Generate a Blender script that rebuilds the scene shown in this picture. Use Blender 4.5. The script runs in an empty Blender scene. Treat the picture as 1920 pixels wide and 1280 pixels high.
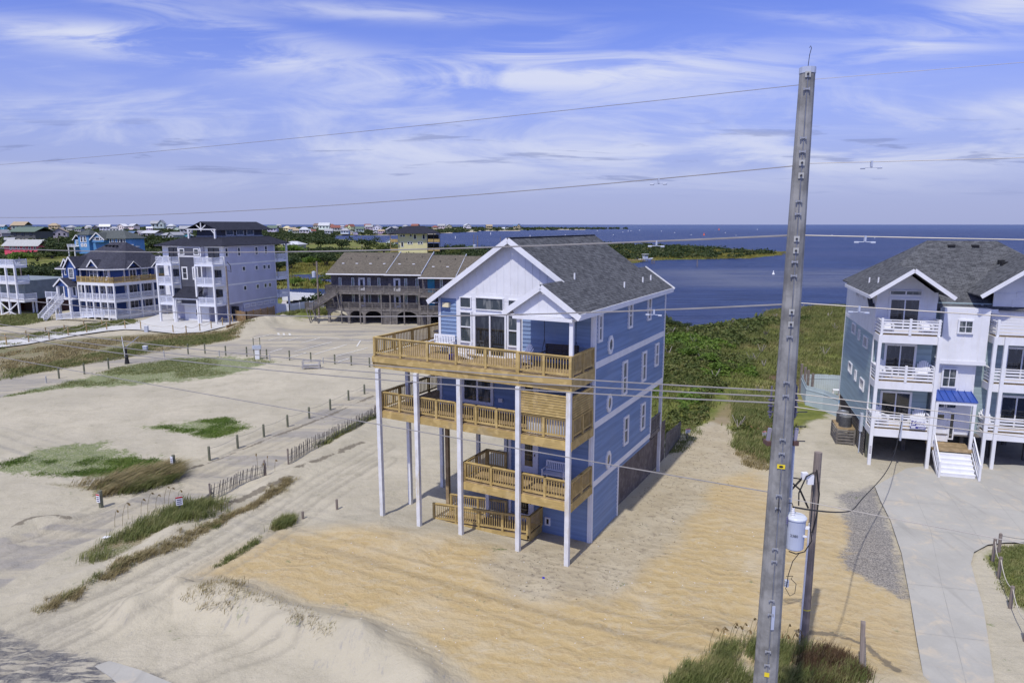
import bpy, math, random
import numpy as np
from math import radians as R_, sin, cos, tan, atan, pi, sqrt, hypot
from mathutils import Vector, noise as mnoise
rnd = random.Random(7); rng = np.random.default_rng(5)
SC = bpy.context.scene; COL = SC.collection

# ------------------------------------------------------------------ camera
CAM_H = 16.0; FPX = 1280.0; HORIZ = 421.0
PITCH = atan((640-HORIZ)/FPX)
cam = bpy.data.cameras.new('camera'); camo = bpy.data.objects.new('camera', cam); COL.objects.link(camo)
cam.lens = 24.0; cam.sensor_width = 36.0; cam.clip_start = 0.1; cam.clip_end = 200000
camo.location = (0, 0, CAM_H); camo.rotation_euler = (pi/2-PITCH, 0, 0); SC.camera = camo
# ------------------------------------------------------------------ sun, sky, exposure
SUN_AZ, SUN_EL = R_(29.5), R_(57)         # shadows head 29.5 degrees right of the view direction
TOSUN = Vector((-sin(SUN_AZ)*cos(SUN_EL), -cos(SUN_AZ)*cos(SUN_EL), sin(SUN_EL)))
sun = bpy.data.lights.new('sun', 'SUN'); suno = bpy.data.objects.new('sun', sun); COL.objects.link(suno)
sun.energy = 2.5; sun.angle = R_(1.0); sun.color = (1, .95, .87)
suno.location = (0, 0, 80); suno.rotation_euler = TOSUN.to_track_quat('Z', 'Y').to_euler()
SC.view_settings.view_transform = 'Standard'; SC.view_settings.look = 'None'
SC.view_settings.exposure = 0.43; SC.view_settings.gamma = 1.0
W = bpy.data.worlds.new("World"); SC.world = W; W.use_nodes = True
def build_world():
    nt = W.node_tree; N = nt.nodes; L = nt.links; N.clear()
    out = N.new('ShaderNodeOutputWorld'); bg = N.new('ShaderNodeBackground'); L.new(bg.outputs[0], out.inputs[0])
    bg.inputs['Strength'].default_value = 0.15
    sky = N.new('ShaderNodeTexSky'); sky.sky_type = 'NISHITA'; sky.sun_disc = False
    sky.sun_elevation = SUN_EL; sky.sun_rotation = pi + SUN_AZ
    sky.air_density = 1.0; sky.dust_density = 0.6; sky.ozone_density = 3.0; sky.altitude = 10
    tc = N.new('ShaderNodeTexCoord'); sep = N.new('ShaderNodeSeparateXYZ'); L.new(tc.outputs['Generated'], sep.inputs[0])
    def M(op, a, b=None, c=None):
        n = N.new('ShaderNodeMath'); n.operation = op
        for i, v in enumerate((a, b, c)):
            if v is None: continue
            if isinstance(v, (int, float)): n.inputs[i].default_value = v
            else: L.new(v, n.inputs[i])
        return n.outputs[0]
    def mix(f, a, b, mode='MIX'):
        n = N.new('ShaderNodeMix'); n.data_type = 'RGBA'; n.blend_type = mode
        for s, v in ((0, f), (6, a), (7, b)):
            if isinstance(v, (int, float, tuple)): n.inputs[s].default_value = v if not isinstance(v, tuple) else (*v, 1)
            else: L.new(v, n.inputs[s])
        return n.outputs[2]
    def ramp(v, a, b):
        n = N.new('ShaderNodeMapRange'); n.interpolation_type = 'SMOOTHSTEP'; L.new(v, n.inputs[0])
        n.inputs[1].default_value = a; n.inputs[2].default_value = b; return n.outputs[0]
    zz = M('MAXIMUM', sep.outputs[2], 0.0)
    base = mix(1.0, sky.outputs[0], (0.47, 0.46, 0.84), 'MULTIPLY')
    # thin haze of the lower sky
    hz = ramp(zz, 0.30, 0.0)
    base = mix(M('MULTIPLY', hz, .88), base, (1.85, 2.10, 3.35))
    # clouds lie on a plane above: direction / height
    d = M('ADD', zz, 0.10)
    px = M('DIVIDE', sep.outputs[0], d); py = M('DIVIDE', sep.outputs[1], d)
    comb = N.new('ShaderNodeCombineXYZ'); L.new(px, comb.inputs[0]); L.new(py, comb.inputs[1])
    def layer(sx, sy, rot, off, det, rough, dist, lo, hi):
        mp = N.new('ShaderNodeMapping'); mp.inputs['Rotation'].default_value = (0, 0, rot)
        mp.inputs['Scale'].default_value = (sx, sy, 1); mp.inputs['Location'].default_value = off
        L.new(comb.outputs[0], mp.inputs[0])
        nz = N.new('ShaderNodeTexNoise'); nz.inputs['Scale'].default_value = 1; nz.inputs['Detail'].default_value = det
        nz.inputs['Roughness'].default_value = rough; nz.inputs['Distortion'].default_value = dist
        L.new(mp.outputs[0], nz.inputs[0]); return ramp(nz.outputs[0], lo, hi)
    cir = layer(.65, 2.6, -.22, (1.3, 4.4, 0), 7, .62, 1.1, .50, .82)
    f = M('MULTIPLY', cir, ramp(zz, 0.05, 0.16))
    col = mix(M('MULTIPLY', f, .24), base, (4.2, 4.4, 5.0))
    col = mix(M('MULTIPLY', ramp(zz, .46, .75), .75), col, (3.3, 3.5, 4.0))     # white veil added above the view to neutralise the blue ambient light
    # the large cirrus banks, each with its own bearing and height
    yy = M('MAXIMUM', sep.outputs[1], 0.08); a = M('DIVIDE', sep.outputs[0], yy); e = M('DIVIDE', zz, yy)
    cb = N.new('ShaderNodeCombineXYZ'); L.new(a, cb.inputs[0]); L.new(e, cb.inputs[1])
    def wisp(sx, sy, rot, off, lo, hi, dist=1.2):
        mp = N.new('ShaderNodeMapping'); mp.inputs['Rotation'].default_value = (0, 0, rot); mp.inputs['Scale'].default_value = (sx, sy, 1); mp.inputs['Location'].default_value = off; L.new(cb.outputs[0], mp.inputs[0])
        nz = N.new('ShaderNodeTexNoise'); nz.inputs['Scale'].default_value = 1; nz.inputs['Detail'].default_value = 7; nz.inputs['Roughness'].default_value = .6; nz.inputs['Distortion'].default_value = dist; L.new(mp.outputs[0], nz.inputs[0]); return ramp(nz.outputs[0], lo, hi)
    w1 = wisp(3.2, 20, .13, (2, 1, 0), .36, .62); w2 = w1; w3 = wisp(3.4, 15, .05, (9, 2, 0), .42, .66, .7)
    for (a0, e0, wa, we, sl, g, w) in ((.10, .208, .30, .030, .03, 1.15, w1), (.02, .238, .10, .020, .25, .6, w2), (-.44, .238, .24, .024, -.10, 1.1, w1), (-.62, .262, .14, .012, -.05, .8, w2), (-.20, .288, .22, .012, -.05, .7, w1), (-.40, .275, .20, .014, -.22, .5, w2), (.70, .31, .13, .045, .30, .95, w2), (.57, .245, .08, .014, .10, .7, w2),
                                       (.45, .275, .12, .010, -.1, .4, w1), (.74, .165, .10, .018, .05, .8, w1), (-.10, .160, .45, .030, -.05, .55, w3), (-.55, .150, .30, .030, .0, .50, w3), (.35, .125, .35, .022, .0, .42, w3), (.20, .165, .20, .018, .02, .45, w1), (-.05, .098, .9, .030, .0, .62, w3), (-.50, .115, .5, .030, .0, .55, w3), (.45, .090, .5, .022, .0, .55, w3), (.0, .060, .9, .016, .0, .35, w1), (.50, .165, .30, .035, -.05, .50, w3)):
        da = M('SUBTRACT', a, a0); de = M('SUBTRACT', M('SUBTRACT', e, e0), M('MULTIPLY', da, sl))
        q = M('ADD', M('POWER', M('ABSOLUTE', M('DIVIDE', da, wa)), 2.0), M('POWER', M('ABSOLUTE', M('DIVIDE', de, we)), 2.0)); b = M('EXPONENT', M('MULTIPLY', q, -1.0))
        col = mix(M('MINIMUM', M('MULTIPLY', M('MULTIPLY', b, w), g*.86), .80), col, (3.7, 3.85, 4.5))
    # dark-bellied low cloud flecks
    fl = wisp(5, 60, 0, (3, 7, 0), .57, .66, .4); db = M('MULTIPLY', ramp(e, .035, .06), ramp(e, .165, .12)); col = mix(M('MULTIPLY', M('MULTIPLY', fl, db), .55), col, (1.15, 1.4, 2.6))
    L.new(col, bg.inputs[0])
build_world()

# ------------------------------------------------------------------ survey helpers (photo bearings -> places on known planes)
_c, _s = cos(PITCH), sin(PITCH)
def ray(px, py):
    x = (px-960)/FPX; y = -(py-640)/FPX
    return np.array([x, _c+y*_s, -_s+y*_c])
def G(px, py, z=0.0):
    r = ray(px, py); t = (z-CAM_H)/r[2]; return (r[0]*t, r[1]*t)
class Frame:                                     # a building's own axes: x along its front, y into its depth
    def __init__(S, ox, oy, yaw):
        S.o = np.array([ox, oy, 0.]); a = R_(yaw); S.yaw = -a
        S.v = np.array([sin(a), cos(a), 0]); S.u = np.array([cos(a), -sin(a), 0])
    def _p(S, px, py, n, d):
        r = ray(px, py); C = np.array([0, 0, CAM_H]); t = ((S.o+n*d-C)@n)/(r@n); return C+t*r
    def f(S, px, py, v0): p = S._p(px, py, S.v, v0); return float((p-S.o)@S.u), float(p[2])
    def s(S, px, py, u0): p = S._p(px, py, S.u, u0); return float((p-S.o)@S.v), float(p[2])
    def g(S, px, py, z=0): q = G(px, py, z); p = np.array([q[0], q[1], 0])-S.o; return float(p@S.u), float(p@S.v)
    def w(S, u, v, z=0): p = S.o+S.u*u+S.v*v; return (float(p[0]), float(p[1]), z)

# ------------------------------------------------------------------ materials
MATS = {}
class NT:
    def __init__(S, name, rough=.6, spec=.3):
        m = bpy.data.materials.new(name); m.use_nodes = True; S.m = m; S.nt = m.node_tree; S.N = S.nt.nodes; S.L = S.nt.links
        S.b = S.N['Principled BSDF']; S.b.inputs['Roughness'].default_value = rough
        S.b.inputs['Specular IOR Level'].default_value = spec
        S.tc = S.N.new('ShaderNodeTexCoord')
    def node(S, t, **k):
        n = S.N.new(t)
        for a, v in k.items(): setattr(n, a, v)
        return n
    def set(S, n, i, v):
        if v is None: return
        if isinstance(v, bpy.types.NodeSocket): S.L.new(v, n.inputs[i])
        elif isinstance(v, (tuple, list)) and len(v) == 3 and n.inputs[i].type == 'RGBA': n.inputs[i].default_value = (*v, 1)
        else: n.inputs[i].default_value = v
    def math(S, op, a, b=None, c=None):
        n = S.node('ShaderNodeMath', operation=op); S.set(n, 0, a); S.set(n, 1, b); S.set(n, 2, c); return n.outputs[0]
    def mix(S, f, a, b, mode='MIX'):
        n = S.node('ShaderNodeMix', data_type='RGBA', blend_type=mode); S.set(n, 0, f); S.set(n, 6, a); S.set(n, 7, b); return n.outputs[2]
    def step(S, v, a, b):
        n = S.node('ShaderNodeMapRange', interpolation_type='SMOOTHSTEP'); S.set(n, 0, v); S.set(n, 1, a); S.set(n, 2, b); return n.outputs[0]
    def map(S, src, sc=(1, 1, 1), rot=(0, 0, 0), loc=(0, 0, 0)):
        n = S.node('ShaderNodeMapping'); S.L.new(src, n.inputs[0]); n.inputs['Scale'].default_value = sc
        n.inputs['Rotation'].default_value = rot; n.inputs['Location'].default_value = loc; return n.outputs[0]
    def noise(S, scale, det=4, rough=.55, vec=None, dist=0):
        n = S.node('ShaderNodeTexNoise'); n.inputs['Scale'].default_value = scale; n.inputs['Detail'].default_value = det
        n.inputs['Roughness'].default_value = rough; n.inputs['Distortion'].default_value = dist
        S.L.new(vec if vec is not None else S.tc.outputs['Object'], n.inputs[0]); return n.outputs[0]
    def bump(S, h, st=.4, dist=.05, nrm=None):
        n = S.node('ShaderNodeBump'); n.inputs['Strength'].default_value = st; n.inputs['Distance'].default_value = dist
        S.L.new(h, n.inputs['Height'])
        if nrm is not None: S.L.new(nrm, n.inputs['Normal'])
        S.L.new(n.outputs[0], S.b.inputs['Normal']); return n.outputs[0]
    def col(S, c): S.set(S.b, 'Base Color', c)
def simple(name, c, rough=.6, var=.10, nscale=1.5, bumps=0, metal=0, spec=.3, dirt=None, dirt_amt=.3):
    if name in MATS: return MATS[name]
    t = NT(name, rough, spec); n = t.noise(nscale, 5, .6)
    d = tuple(x*(1-var*1.6) for x in c); b = tuple(min(1, x*(1+var*.8)) for x in c)
    k = t.mix(t.step(n, .3, .7), d, b)
    if dirt:
        sm = t.noise(1, 6, .65, t.map(t.tc.outputs['Object'], (2.2, 2.2, .5)))
        k = t.mix(t.math('MULTIPLY', t.step(sm, .52, .72), dirt_amt), k, dirt)
    t.col(k); t.b.inputs['Metallic'].default_value = metal
    if bumps: t.bump(t.noise(nscale*12, 4, .7), bumps, .02)
    MATS[name] = t.m; return t.m
WHITE = simple('white_paint', (.74, .75, .78), .5, .04, 1.2, dirt=(.55, .53, .48), dirt_amt=.25)
WHITE2 = simple('clean_white_vinyl', (.72, .75, .84), .4, .03)
POSTW = simple('weathered_white_post', (.70, .71, .73), .55, .07, 2.5, dirt=(.50, .42, .24), dirt_amt=.65)
def siding_mat(name, c):
    t = NT(name, .6, .25); P = t.tc.outputs['Object']; brd = t.noise(1, 2, .5, t.map(P, (.22, .22, 5.2))); big = t.noise(.6, 5, .6); st = t.noise(1, 6, .65, t.map(P, (2.5, 2.5, .35)))
    k = t.mix(t.step(brd, .35, .65), tuple(x*.88 for x in c), tuple(min(1, x*1.10) for x in c)); k = t.mix(t.math('MULTIPLY', t.step(big, .42, .7), .22), k, tuple(x*.6+.16 for x in c)); k = t.mix(t.math('MULTIPLY', t.step(st, .56, .74), .22), k, (.30, .33, .36))
    t.col(k); MATS[name] = t.m; return t.m
BLUE = siding_mat('blue_siding_paint', (.195, .275, .43))
NAVY = simple('dark_blue_siding_paint', (.035, .08, .26), .5, .08, .8)
LBLUE = simple('light_blue_siding_paint', (.12, .30, .58), .5, .07, .5)
SEAFOAM = siding_mat('blue_green_siding_paint', (.31, .40, .42))
LILAC = simple('pale_grey_siding_paint', (.50, .51, .63), .55, .05, .5)
CHAR = simple('charcoal_siding_paint', (.085, .09, .115), .6, .08, .6)
YELL = simple('pale_yellow_paint', (.74, .68, .38), .55, .04, .4)
PINK = simple('coral_pink_paint', (.72, .10, .17), .55, .08, .4)
BLACK = simple('black_rubber', (.02, .02, .022), .6, .1)
DARKM = simple('dark_bronze_metal', (.03, .03, .035), .4, .1, spec=.5)
METAL = simple('galvanised_steel', (.275, .27, .25), .65, .25, 2.2, .15, 0, dirt=(.13, .13, .135), dirt_amt=.75)
GREYP = simple('grey_equipment_paint', (.45, .49, .58), .45, .05, 2)
PLAST = simple('white_plastic', (.78, .79, .82), .4, .03)
BROWNF = simple('dark_brown_plastic_lumber', (.045, .035, .032), .5, .15)
ROPE = simple('pale_rope', (.50, .47, .40), .9, .12, 6)
PAD = simple('cream_lamp_glass', (.75, .68, .45), .4, .04)
CURT = simple('white_curtain', (.6, .62, .62), .9, .1, 5)
REDM = simple('dark_red_paint', (.16, .02, .025), .6, .2, 1)
TURQ = simple('teal_door_paint', (.02, .20, .32), .4, .05)
BLUEMET = simple('royal_blue_metal_roof', (.035, .085, .36), .4, .08, 1, spec=.6)
POOLF = simple('pale_blue_vinyl_fence', (.47, .55, .57), .5, .05, .8)
def wood(name, c, d, rough=.75, sc=1.0, knots=True):
    t = NT(name, rough, .2); v = t.tc.outputs['UV']
    g = t.noise(1, 6, .6, t.map(v, (1.3*sc, 22*sc, 1))); g2 = t.noise(.9, 3, .5, t.tc.outputs['Object'])
    k = t.mix(t.step(g, .3, .72), c, d); k = t.mix(t.math('MULTIPLY', t.step(g2, .4, .7), .35), k, tuple(x*.62 for x in d)); bb = t.noise(2.6, 1, .5); k = t.mix(t.math('MULTIPLY', t.step(bb, .5, .62), .4), k, tuple(min(1, x*1.28+.02) for x in c)); gg = t.noise(1.1, 4, .6, t.map(t.tc.outputs['Object'], (1, 1, 1), (0, 0, 0), (7, 3, 2))); k = t.mix(t.math('MULTIPLY', t.step(gg, .56, .72), .3), k, (.27, .25, .20))
    if knots:
        kn = t.noise(3.2, 2, .5, t.tc.outputs['Object']); k = t.mix(t.math('MULTIPLY', t.step(kn, .70, .78), .5), k, tuple(x*.45 for x in d))
    t.col(k); t.bump(g, .25, .01); MATS[name] = t.m; return t.m
PINE = wood('golden_treated_pine', (.50, .375, .155), (.38, .27, .10))
PINED = wood('weathered_pine_decking', (.36, .27, .155), (.25, .18, .10))
GREYW = wood('weathered_grey_wood', (.20, .185, .170), (.115, .105, .100))
BROWNW = wood('brown_fence_boards', (.30, .20, .095), (.19, .12, .055))
POLEW = wood('utility_pole_wood', (.27, .23, .20), (.17, .14, .125), sc=.6)
POSTG = wood('greenish_treated_post', (.20, .21, .15), (.13, .13, .09))
FENCEW = wood('dark_weathered_lattice', (.19, .165, .155), (.11, .095, .09))
def shingles(name, a, b, sc=1.0):
    t = NT(name, .9, .15)
    br = t.node('ShaderNodeTexBrick'); t.L.new(t.tc.outputs['UV'], br.inputs[0])
    t.set(br, 'Color1', a); t.set(br, 'Color2', b); t.set(br, 'Mortar', tuple(x*.35 for x in b))
    br.inputs['Scale'].default_value = 1; br.inputs['Brick Width'].default_value = .33*sc; br.inputs['Row Height'].default_value = .145*sc
    br.inputs['Mortar Size'].default_value = .013*sc; br.inputs['Mortar Smooth'].default_value = .3; br.offset = .37
    n = t.noise(3.5, 4, .7); n2 = t.noise(.35, 4, .6)
    k = t.mix(t.math('MULTIPLY', t.step(n, .35, .7), .45), br.outputs[0], tuple(x*1.5 for x in a))
    k = t.mix(t.math('MULTIPLY', t.step(n2, .45, .75), .25), k, tuple(x*.55 for x in b))
    t.col(k); t.bump(br.outputs['Fac'], -.5, .02); MATS[name] = t.m; return t.m
ROOFG = shingles('charcoal_asphalt_shingles', (.115, .120, .130), (.052, .055, .062))
ROOFD = shingles('near_black_shingles', (.036, .038, .055), (.020, .022, .034))
ROOFN = shingles('slate_blue_shingles', (.060, .062, .085), (.038, .040, .058))
ROOFT = shingles('brown_grey_shingles', (.15, .133, .108), (.092, .082, .070), 1.2)
ROOFR = shingles('grey_green_roof_shingles', (.11, .125, .125), (.07, .08, .085))
SHAKE = shingles('weathered_cedar_shake', (.145, .135, .145), (.085, .080, .090), .9)
def glass(name, tint=(.03, .042, .045), inner=(.17, .18, .17)):
    t = NT(name, .06, .9); n = t.noise(1, 3, .6, t.map(t.tc.outputs['Object'], (3.5, 3.5, .9)))
    t.col(t.mix(t.step(n, .5, .62), tint, inner)); t.b.inputs['IOR'].default_value = 1.5
    t.b.inputs['Coat Weight'].default_value = .5; t.b.inputs['Coat Roughness'].default_value = .02
    MATS[name] = t.m; return t.m
GLASS = glass('window_glass'); GLASSD = glass('dark_window_glass', (.012, .014, .018), (.04, .045, .05))
GLASSG = glass('window_glass_with_blinds', (.16, .23, .20), (.42, .48, .42))
def concrete(name, c, sandy=.4):
    t = NT(name, .85, .2); n = t.noise(.35, 6, .65); n2 = t.noise(9, 5, .7); n3 = t.noise(.9, 7, .7, None, .6)
    k = t.mix(t.step(n, .3, .7), tuple(x*.86 for x in c), c); k = t.mix(t.math('MULTIPLY', t.step(n2, .4, .7), .16), k, tuple(x*.7 for x in c))
    k = t.mix(t.math('MULTIPLY', t.step(n3, .50, .70), sandy), k, (.55, .47, .35)); ty = t.noise(1, 5, .6, t.map(t.tc.outputs['Object'], (1.6, .14, 1), (0, 0, R_(-12)))); k = t.mix(t.math('MULTIPLY', t.step(ty, .54, .68), .35), k, tuple(x*.62 for x in c)); cr = t.noise(2.2, 8, .7, None, .5); k = t.mix(t.math('MULTIPLY', t.step(cr, .60, .70), .3), k, tuple(x*.7 for x in c)); t.col(k); t.bump(n2, .15, .01)
    MATS[name] = t.m; return t.m
CONC = concrete('driveway_concrete', (.42, .41, .375), .6); CONC2 = concrete('pale_concrete', (.60, .60, .60), .1)
def objcol(name, rough=.6):                        # takes each copy's own colour
    t = NT(name, rough, .2); oi = t.node('ShaderNodeObjectInfo'); n = t.noise(.5, 3, .5)
    t.col(t.mix(t.math('MULTIPLY', t.step(n, .4, .7), .12), oi.outputs['Color'], (.1, .1, .1))); MATS[name] = t.m; return t.m
FARC = objcol('far_house_colour')
def leafmat(name, cols, rough=.6, scale=.5, trans=.25):
    t = NT(name, rough, .25); geo = t.node('ShaderNodeNewGeometry'); rp = t.node('ShaderNodeValToRGB')
    att = t.node('ShaderNodeAttribute'); att.attribute_name = 'tint'
    n = t.noise(scale, 3, .6)
    v = t.math('ADD', t.math('MULTIPLY', att.outputs['Fac'], .55), t.math('MULTIPLY', t.step(n, .3, .7), .45))
    t.L.new(v, rp.inputs[0]); cr = rp.color_ramp
    while len(cr.elements) < len(cols): cr.elements.new(.5)
    for i, c in enumerate(cols): cr.elements[i].position = i/(len(cols)-1); cr.elements[i].color = (*c, 1)
    t.col(rp.outputs[0]); t.b.inputs['Subsurface Weight'].default_value = 0
    tr = t.node('ShaderNodeBsdfTranslucent'); t.L.new(rp.outputs[0], tr.inputs[0]); mx = t.node('ShaderNodeMixShader'); mx.inputs[0].default_value = trans
    t.L.new(t.b.outputs[0], mx.inputs[1]); t.L.new(tr.outputs[0], mx.inputs[2]); t.L.new(mx.outputs[0], t.N['Material Output'].inputs[0])
    MATS[name] = t.m; return t.m
LEAF = leafmat('shrub_leaves', [(.04, .058, .018), (.085, .115, .028), (.135, .155, .045), (.23, .215, .09)])
LEAFB = leafmat('bright_shrub_leaves', [(.05, .082, .016), (.092, .158, .024), (.135, .212, .032), (.20, .22, .068)], scale=.25)
LEAFT = leafmat('forest_leaves', [(.022, .038, .014), (.038, .062, .020), (.062, .085, .027), (.12, .12, .06)], scale=.08)
LEAFR = leafmat('rusty_brown_shrub', [(.06, .04, .025), (.11, .065, .035), (.14, .11, .06)])
BEACHG = leafmat('beach_grass_blades', [(.09, .115, .035), (.14, .17, .05), (.21, .22, .08), (.36, .31, .15)], scale=1.2)
DRYG = leafmat('dry_beach_grass_blades', [(.17, .14, .065), (.26, .21, .10), (.36, .30, .16), (.18, .19, .07)], scale=1.2)
OATS = leafmat('sea_oat_seed_heads', [(.22, .15, .06), (.38, .27, .12)], scale=2)
BARK = simple('grey_bark', (.12, .10, .085), .9, .2, 3, .5)

# ------------------------------------------------------------------ mesh builder
class MB:
    def __init__(S): S.v = []; S.f = []
    def add(S, vs, fs):
        o = len(S.v); S.v += [tuple(p) for p in vs]; S.f += [tuple(i+o for i in f) for f in fs]; return S
    def box(S, x0, x1, y0, y1, z0, z1):
        if x0 > x1: x0, x1 = x1, x0
        if y0 > y1: y0, y1 = y1, y0
        if z0 > z1: z0, z1 = z1, z0
        return S.add([(x0,y0,z0),(x1,y0,z0),(x1,y1,z0),(x0,y1,z0),(x0,y0,z1),(x1,y0,z1),(x1,y1,z1),(x0,y1,z1)],
                     [(0,3,2,1),(4,5,6,7),(0,1,5,4),(1,2,6,5),(2,3,7,6),(3,0,4,7)])
    def tb(S, T, a0, a1, b0, b1, z0, z1):          # box through a wall transform: along, outward, up
        vs = [T(a, b, z) for z in (z0, z1) for a, b in ((a0, b0), (a1, b0), (a1, b1), (a0, b1))]
        return S.add(vs, [(0,3,2,1),(4,5,6,7),(0,1,5,4),(1,2,6,5),(2,3,7,6),(3,0,4,7)])
    def bar(S, p, q, w, h=None, up=(0, 0, 1)):
        h = h or w; p = Vector(p); q = Vector(q); d = (q-p).normalized(); U = Vector(up)
        if abs(d.dot(U)) > .98: U = Vector((0, 1, 0))
        r = d.cross(U).normalized(); u = r.cross(d)
        vs = [P+r*(sx*w/2)+u*(sz*h/2) for P in (p, q) for sx, sz in ((-1,-1),(1,-1),(1,1),(-1,1))]
        return S.add(vs, [(0,3,2,1),(4,5,6,7),(0,1,5,4),(1,2,6,5),(2,3,7,6),(3,0,4,7)])
    def tube(S, pts, rad, n=6, cap=True):
        pts = [Vector(p) for p in pts]; o = len(S.v); m = len(pts)
        rad = rad if isinstance(rad, (list, tuple)) else [rad]*m
        pr = None
        for i, p in enumerate(pts):
            d = (pts[min(i+1, m-1)]-pts[max(i-1, 0)]).normalized()
            if pr is None:
                pr = d.orthogonal().normalized()
            pr = (pr-d*pr.dot(d)).normalized(); b = d.cross(pr)
            for k in range(n):
                a = 2*pi*k/n; S.v.append(tuple(p+(pr*cos(a)+b*sin(a))*rad[i]))
        for i in range(m-1):
            for k in range(n): S.f.append((o+i*n+k, o+i*n+(k+1)%n, o+(i+1)*n+(k+1)%n, o+(i+1)*n+k))
        if cap: S.f.append(tuple(o+k for k in range(n))[::-1]); S.f.append(tuple(o+(m-1)*n+k for k in range(n)))
        return S
    def lathe(S, prof, c=(0, 0, 0), n=16):
        o = len(S.v)
        for r, z in prof:
            for k in range(n): S.v.append((c[0]+r*cos(2*pi*k/n), c[1]+r*sin(2*pi*k/n), c[2]+z))
        for i in range(len(prof)-1):
            for k in range(n): S.f.append((o+i*n+k, o+i*n+(k+1)%n, o+(i+1)*n+(k+1)%n, o+(i+1)*n+k))
        S.f.append(tuple(o+k for k in range(n))[::-1]); S.f.append(tuple(o+(len(prof)-1)*n+k for k in range(n))); return S
    def prism(S, poly, z0, z1):
        n = len(poly); vs = [(x, y, z0) for x, y in poly]+[(x, y, z1) for x, y in poly]
        return S.add(vs, [tuple(range(n))[::-1], tuple(range(n, 2*n))]+[(i, (i+1) % n, n+(i+1) % n, n+i) for i in range(n)])
    def slab(S, pts, th):                            # flat polygon thickened downwards (roof planes)
        n = len(pts); vs = [tuple(p) for p in pts]+[(p[0], p[1], p[2]-th) for p in pts]
        return S.add(vs, [tuple(range(n)), tuple(range(n, 2*n))[::-1]]+[((i+1) % n, i, n+i, n+(i+1) % n) for i in range(n)])
    def ext(S, T, poly, b0, b1):                     # polygon in (along, up) extruded outwards from a wall
        n = len(poly); vs = [T(a, b0, z) for a, z in poly]+[T(a, b1, z) for a, z in poly]
        return S.add(vs, [tuple(range(n)), tuple(range(n, 2*n))[::-1]]+[((i+1) % n, i, n+i, n+(i+1) % n) for i in range(n)])
    def build(S, name, mat, parent=None, label=None, smooth=False, loc=None):
        me = bpy.data.meshes.new(name); me.from_pydata(S.v, [], S.f); me.materials.append(mat)
        import bmesh
        bm = bmesh.new(); bm.from_mesh(me); bmesh.ops.recalc_face_normals(bm, faces=bm.faces)
        uv = bm.loops.layers.uv.new('UVMap')
        for f in bm.faces:
            n = f.normal; t = Vector((0, 0, 1)).cross(n)
            if t.length < .05:
                e = max(f.edges, key=lambda e: e.calc_length()); t = (e.verts[1].co-e.verts[0].co)
            t.normalize(); s = n.cross(t)
            if abs(n.z) < .3:                        # boards and posts: run the grain along the longer side
                e = max(f.edges, key=lambda e: e.calc_length()); d = (e.verts[1].co-e.verts[0].co).normalized()
                if abs(d.z) > .9: t, s = s, t
            for l in f.loops: l[uv].uv = (l.vert.co.dot(t), l.vert.co.dot(s))
            f.smooth = smooth
        bm.to_mesh(me); bm.free()
        o = bpy.data.objects.new(name, me); COL.objects.link(o)
        if parent: o.parent = parent
        if label: o['label'] = label
        if loc: o.location = loc
        return o
def tag(o, label, cat, group=None, kind=None):
    if label: o['label'] = label
    if cat: o['category'] = cat
    if group: o['group'] = group
    if kind: o['kind'] = kind
    return o
def thing(name, label, cat, loc=(0, 0, 0), rz=0, group=None):
    o = bpy.data.objects.new(name, None); COL.objects.link(o); o.location = loc; o.rotation_euler = (0, 0, rz); o.empty_display_size = .3
    return tag(o, label, cat, group)
CH = {}
def reg(root):                                      # children cached so copies need no scene update
    CH[root.name] = [c for c in root.children]; return root
def dup(root, loc, rz=0, label=None, group=None, scale=None, color=None, colors=None):
    r = root.copy(); COL.objects.link(r); r.location = loc; r.rotation_euler = (0, 0, rz)
    if scale: r.scale = scale if isinstance(scale, tuple) else (scale,)*3
    if label: r['label'] = label
    if group: r['group'] = group
    for ch in list(root.children):
        c = ch.copy(); COL.objects.link(c); c.parent = r
        if colors and ch.name.split('.')[0] in colors: c.color = colors[ch.name.split('.')[0]]
        for g in list(ch.children):
            d = g.copy(); COL.objects.link(d); d.parent = c
    return r
def wall_T(kind, k):                                 # F: faces -y at y=k ; S: faces +x at x=k ; L: faces -x ; B: faces +y
    if kind == 'F': return lambda a, b, z: (a, k-b, z)
    if kind == 'B': return lambda a, b, z: (a, k+b, z)
    if kind == 'S': return lambda a, b, z: (k+b, a, z)
    return lambda a, b, z: (k-b, a, z)
def siding(m, T, a0, a1, z0, z1, lap=.21, out=.05):
    n = max(1, int(round((z1-z0)/lap))); h = (z1-z0)/n
    for i in range(n):
        za = z0+i*h; zb = za+h
        m.add([T(a0, out, za), T(a1, out, za), T(a1, .004, zb), T(a0, .004, zb), T(a0, 0, za), T(a1, 0, za)], [(0, 1, 2, 3), (4, 5, 1, 0)])
    return m
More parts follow.
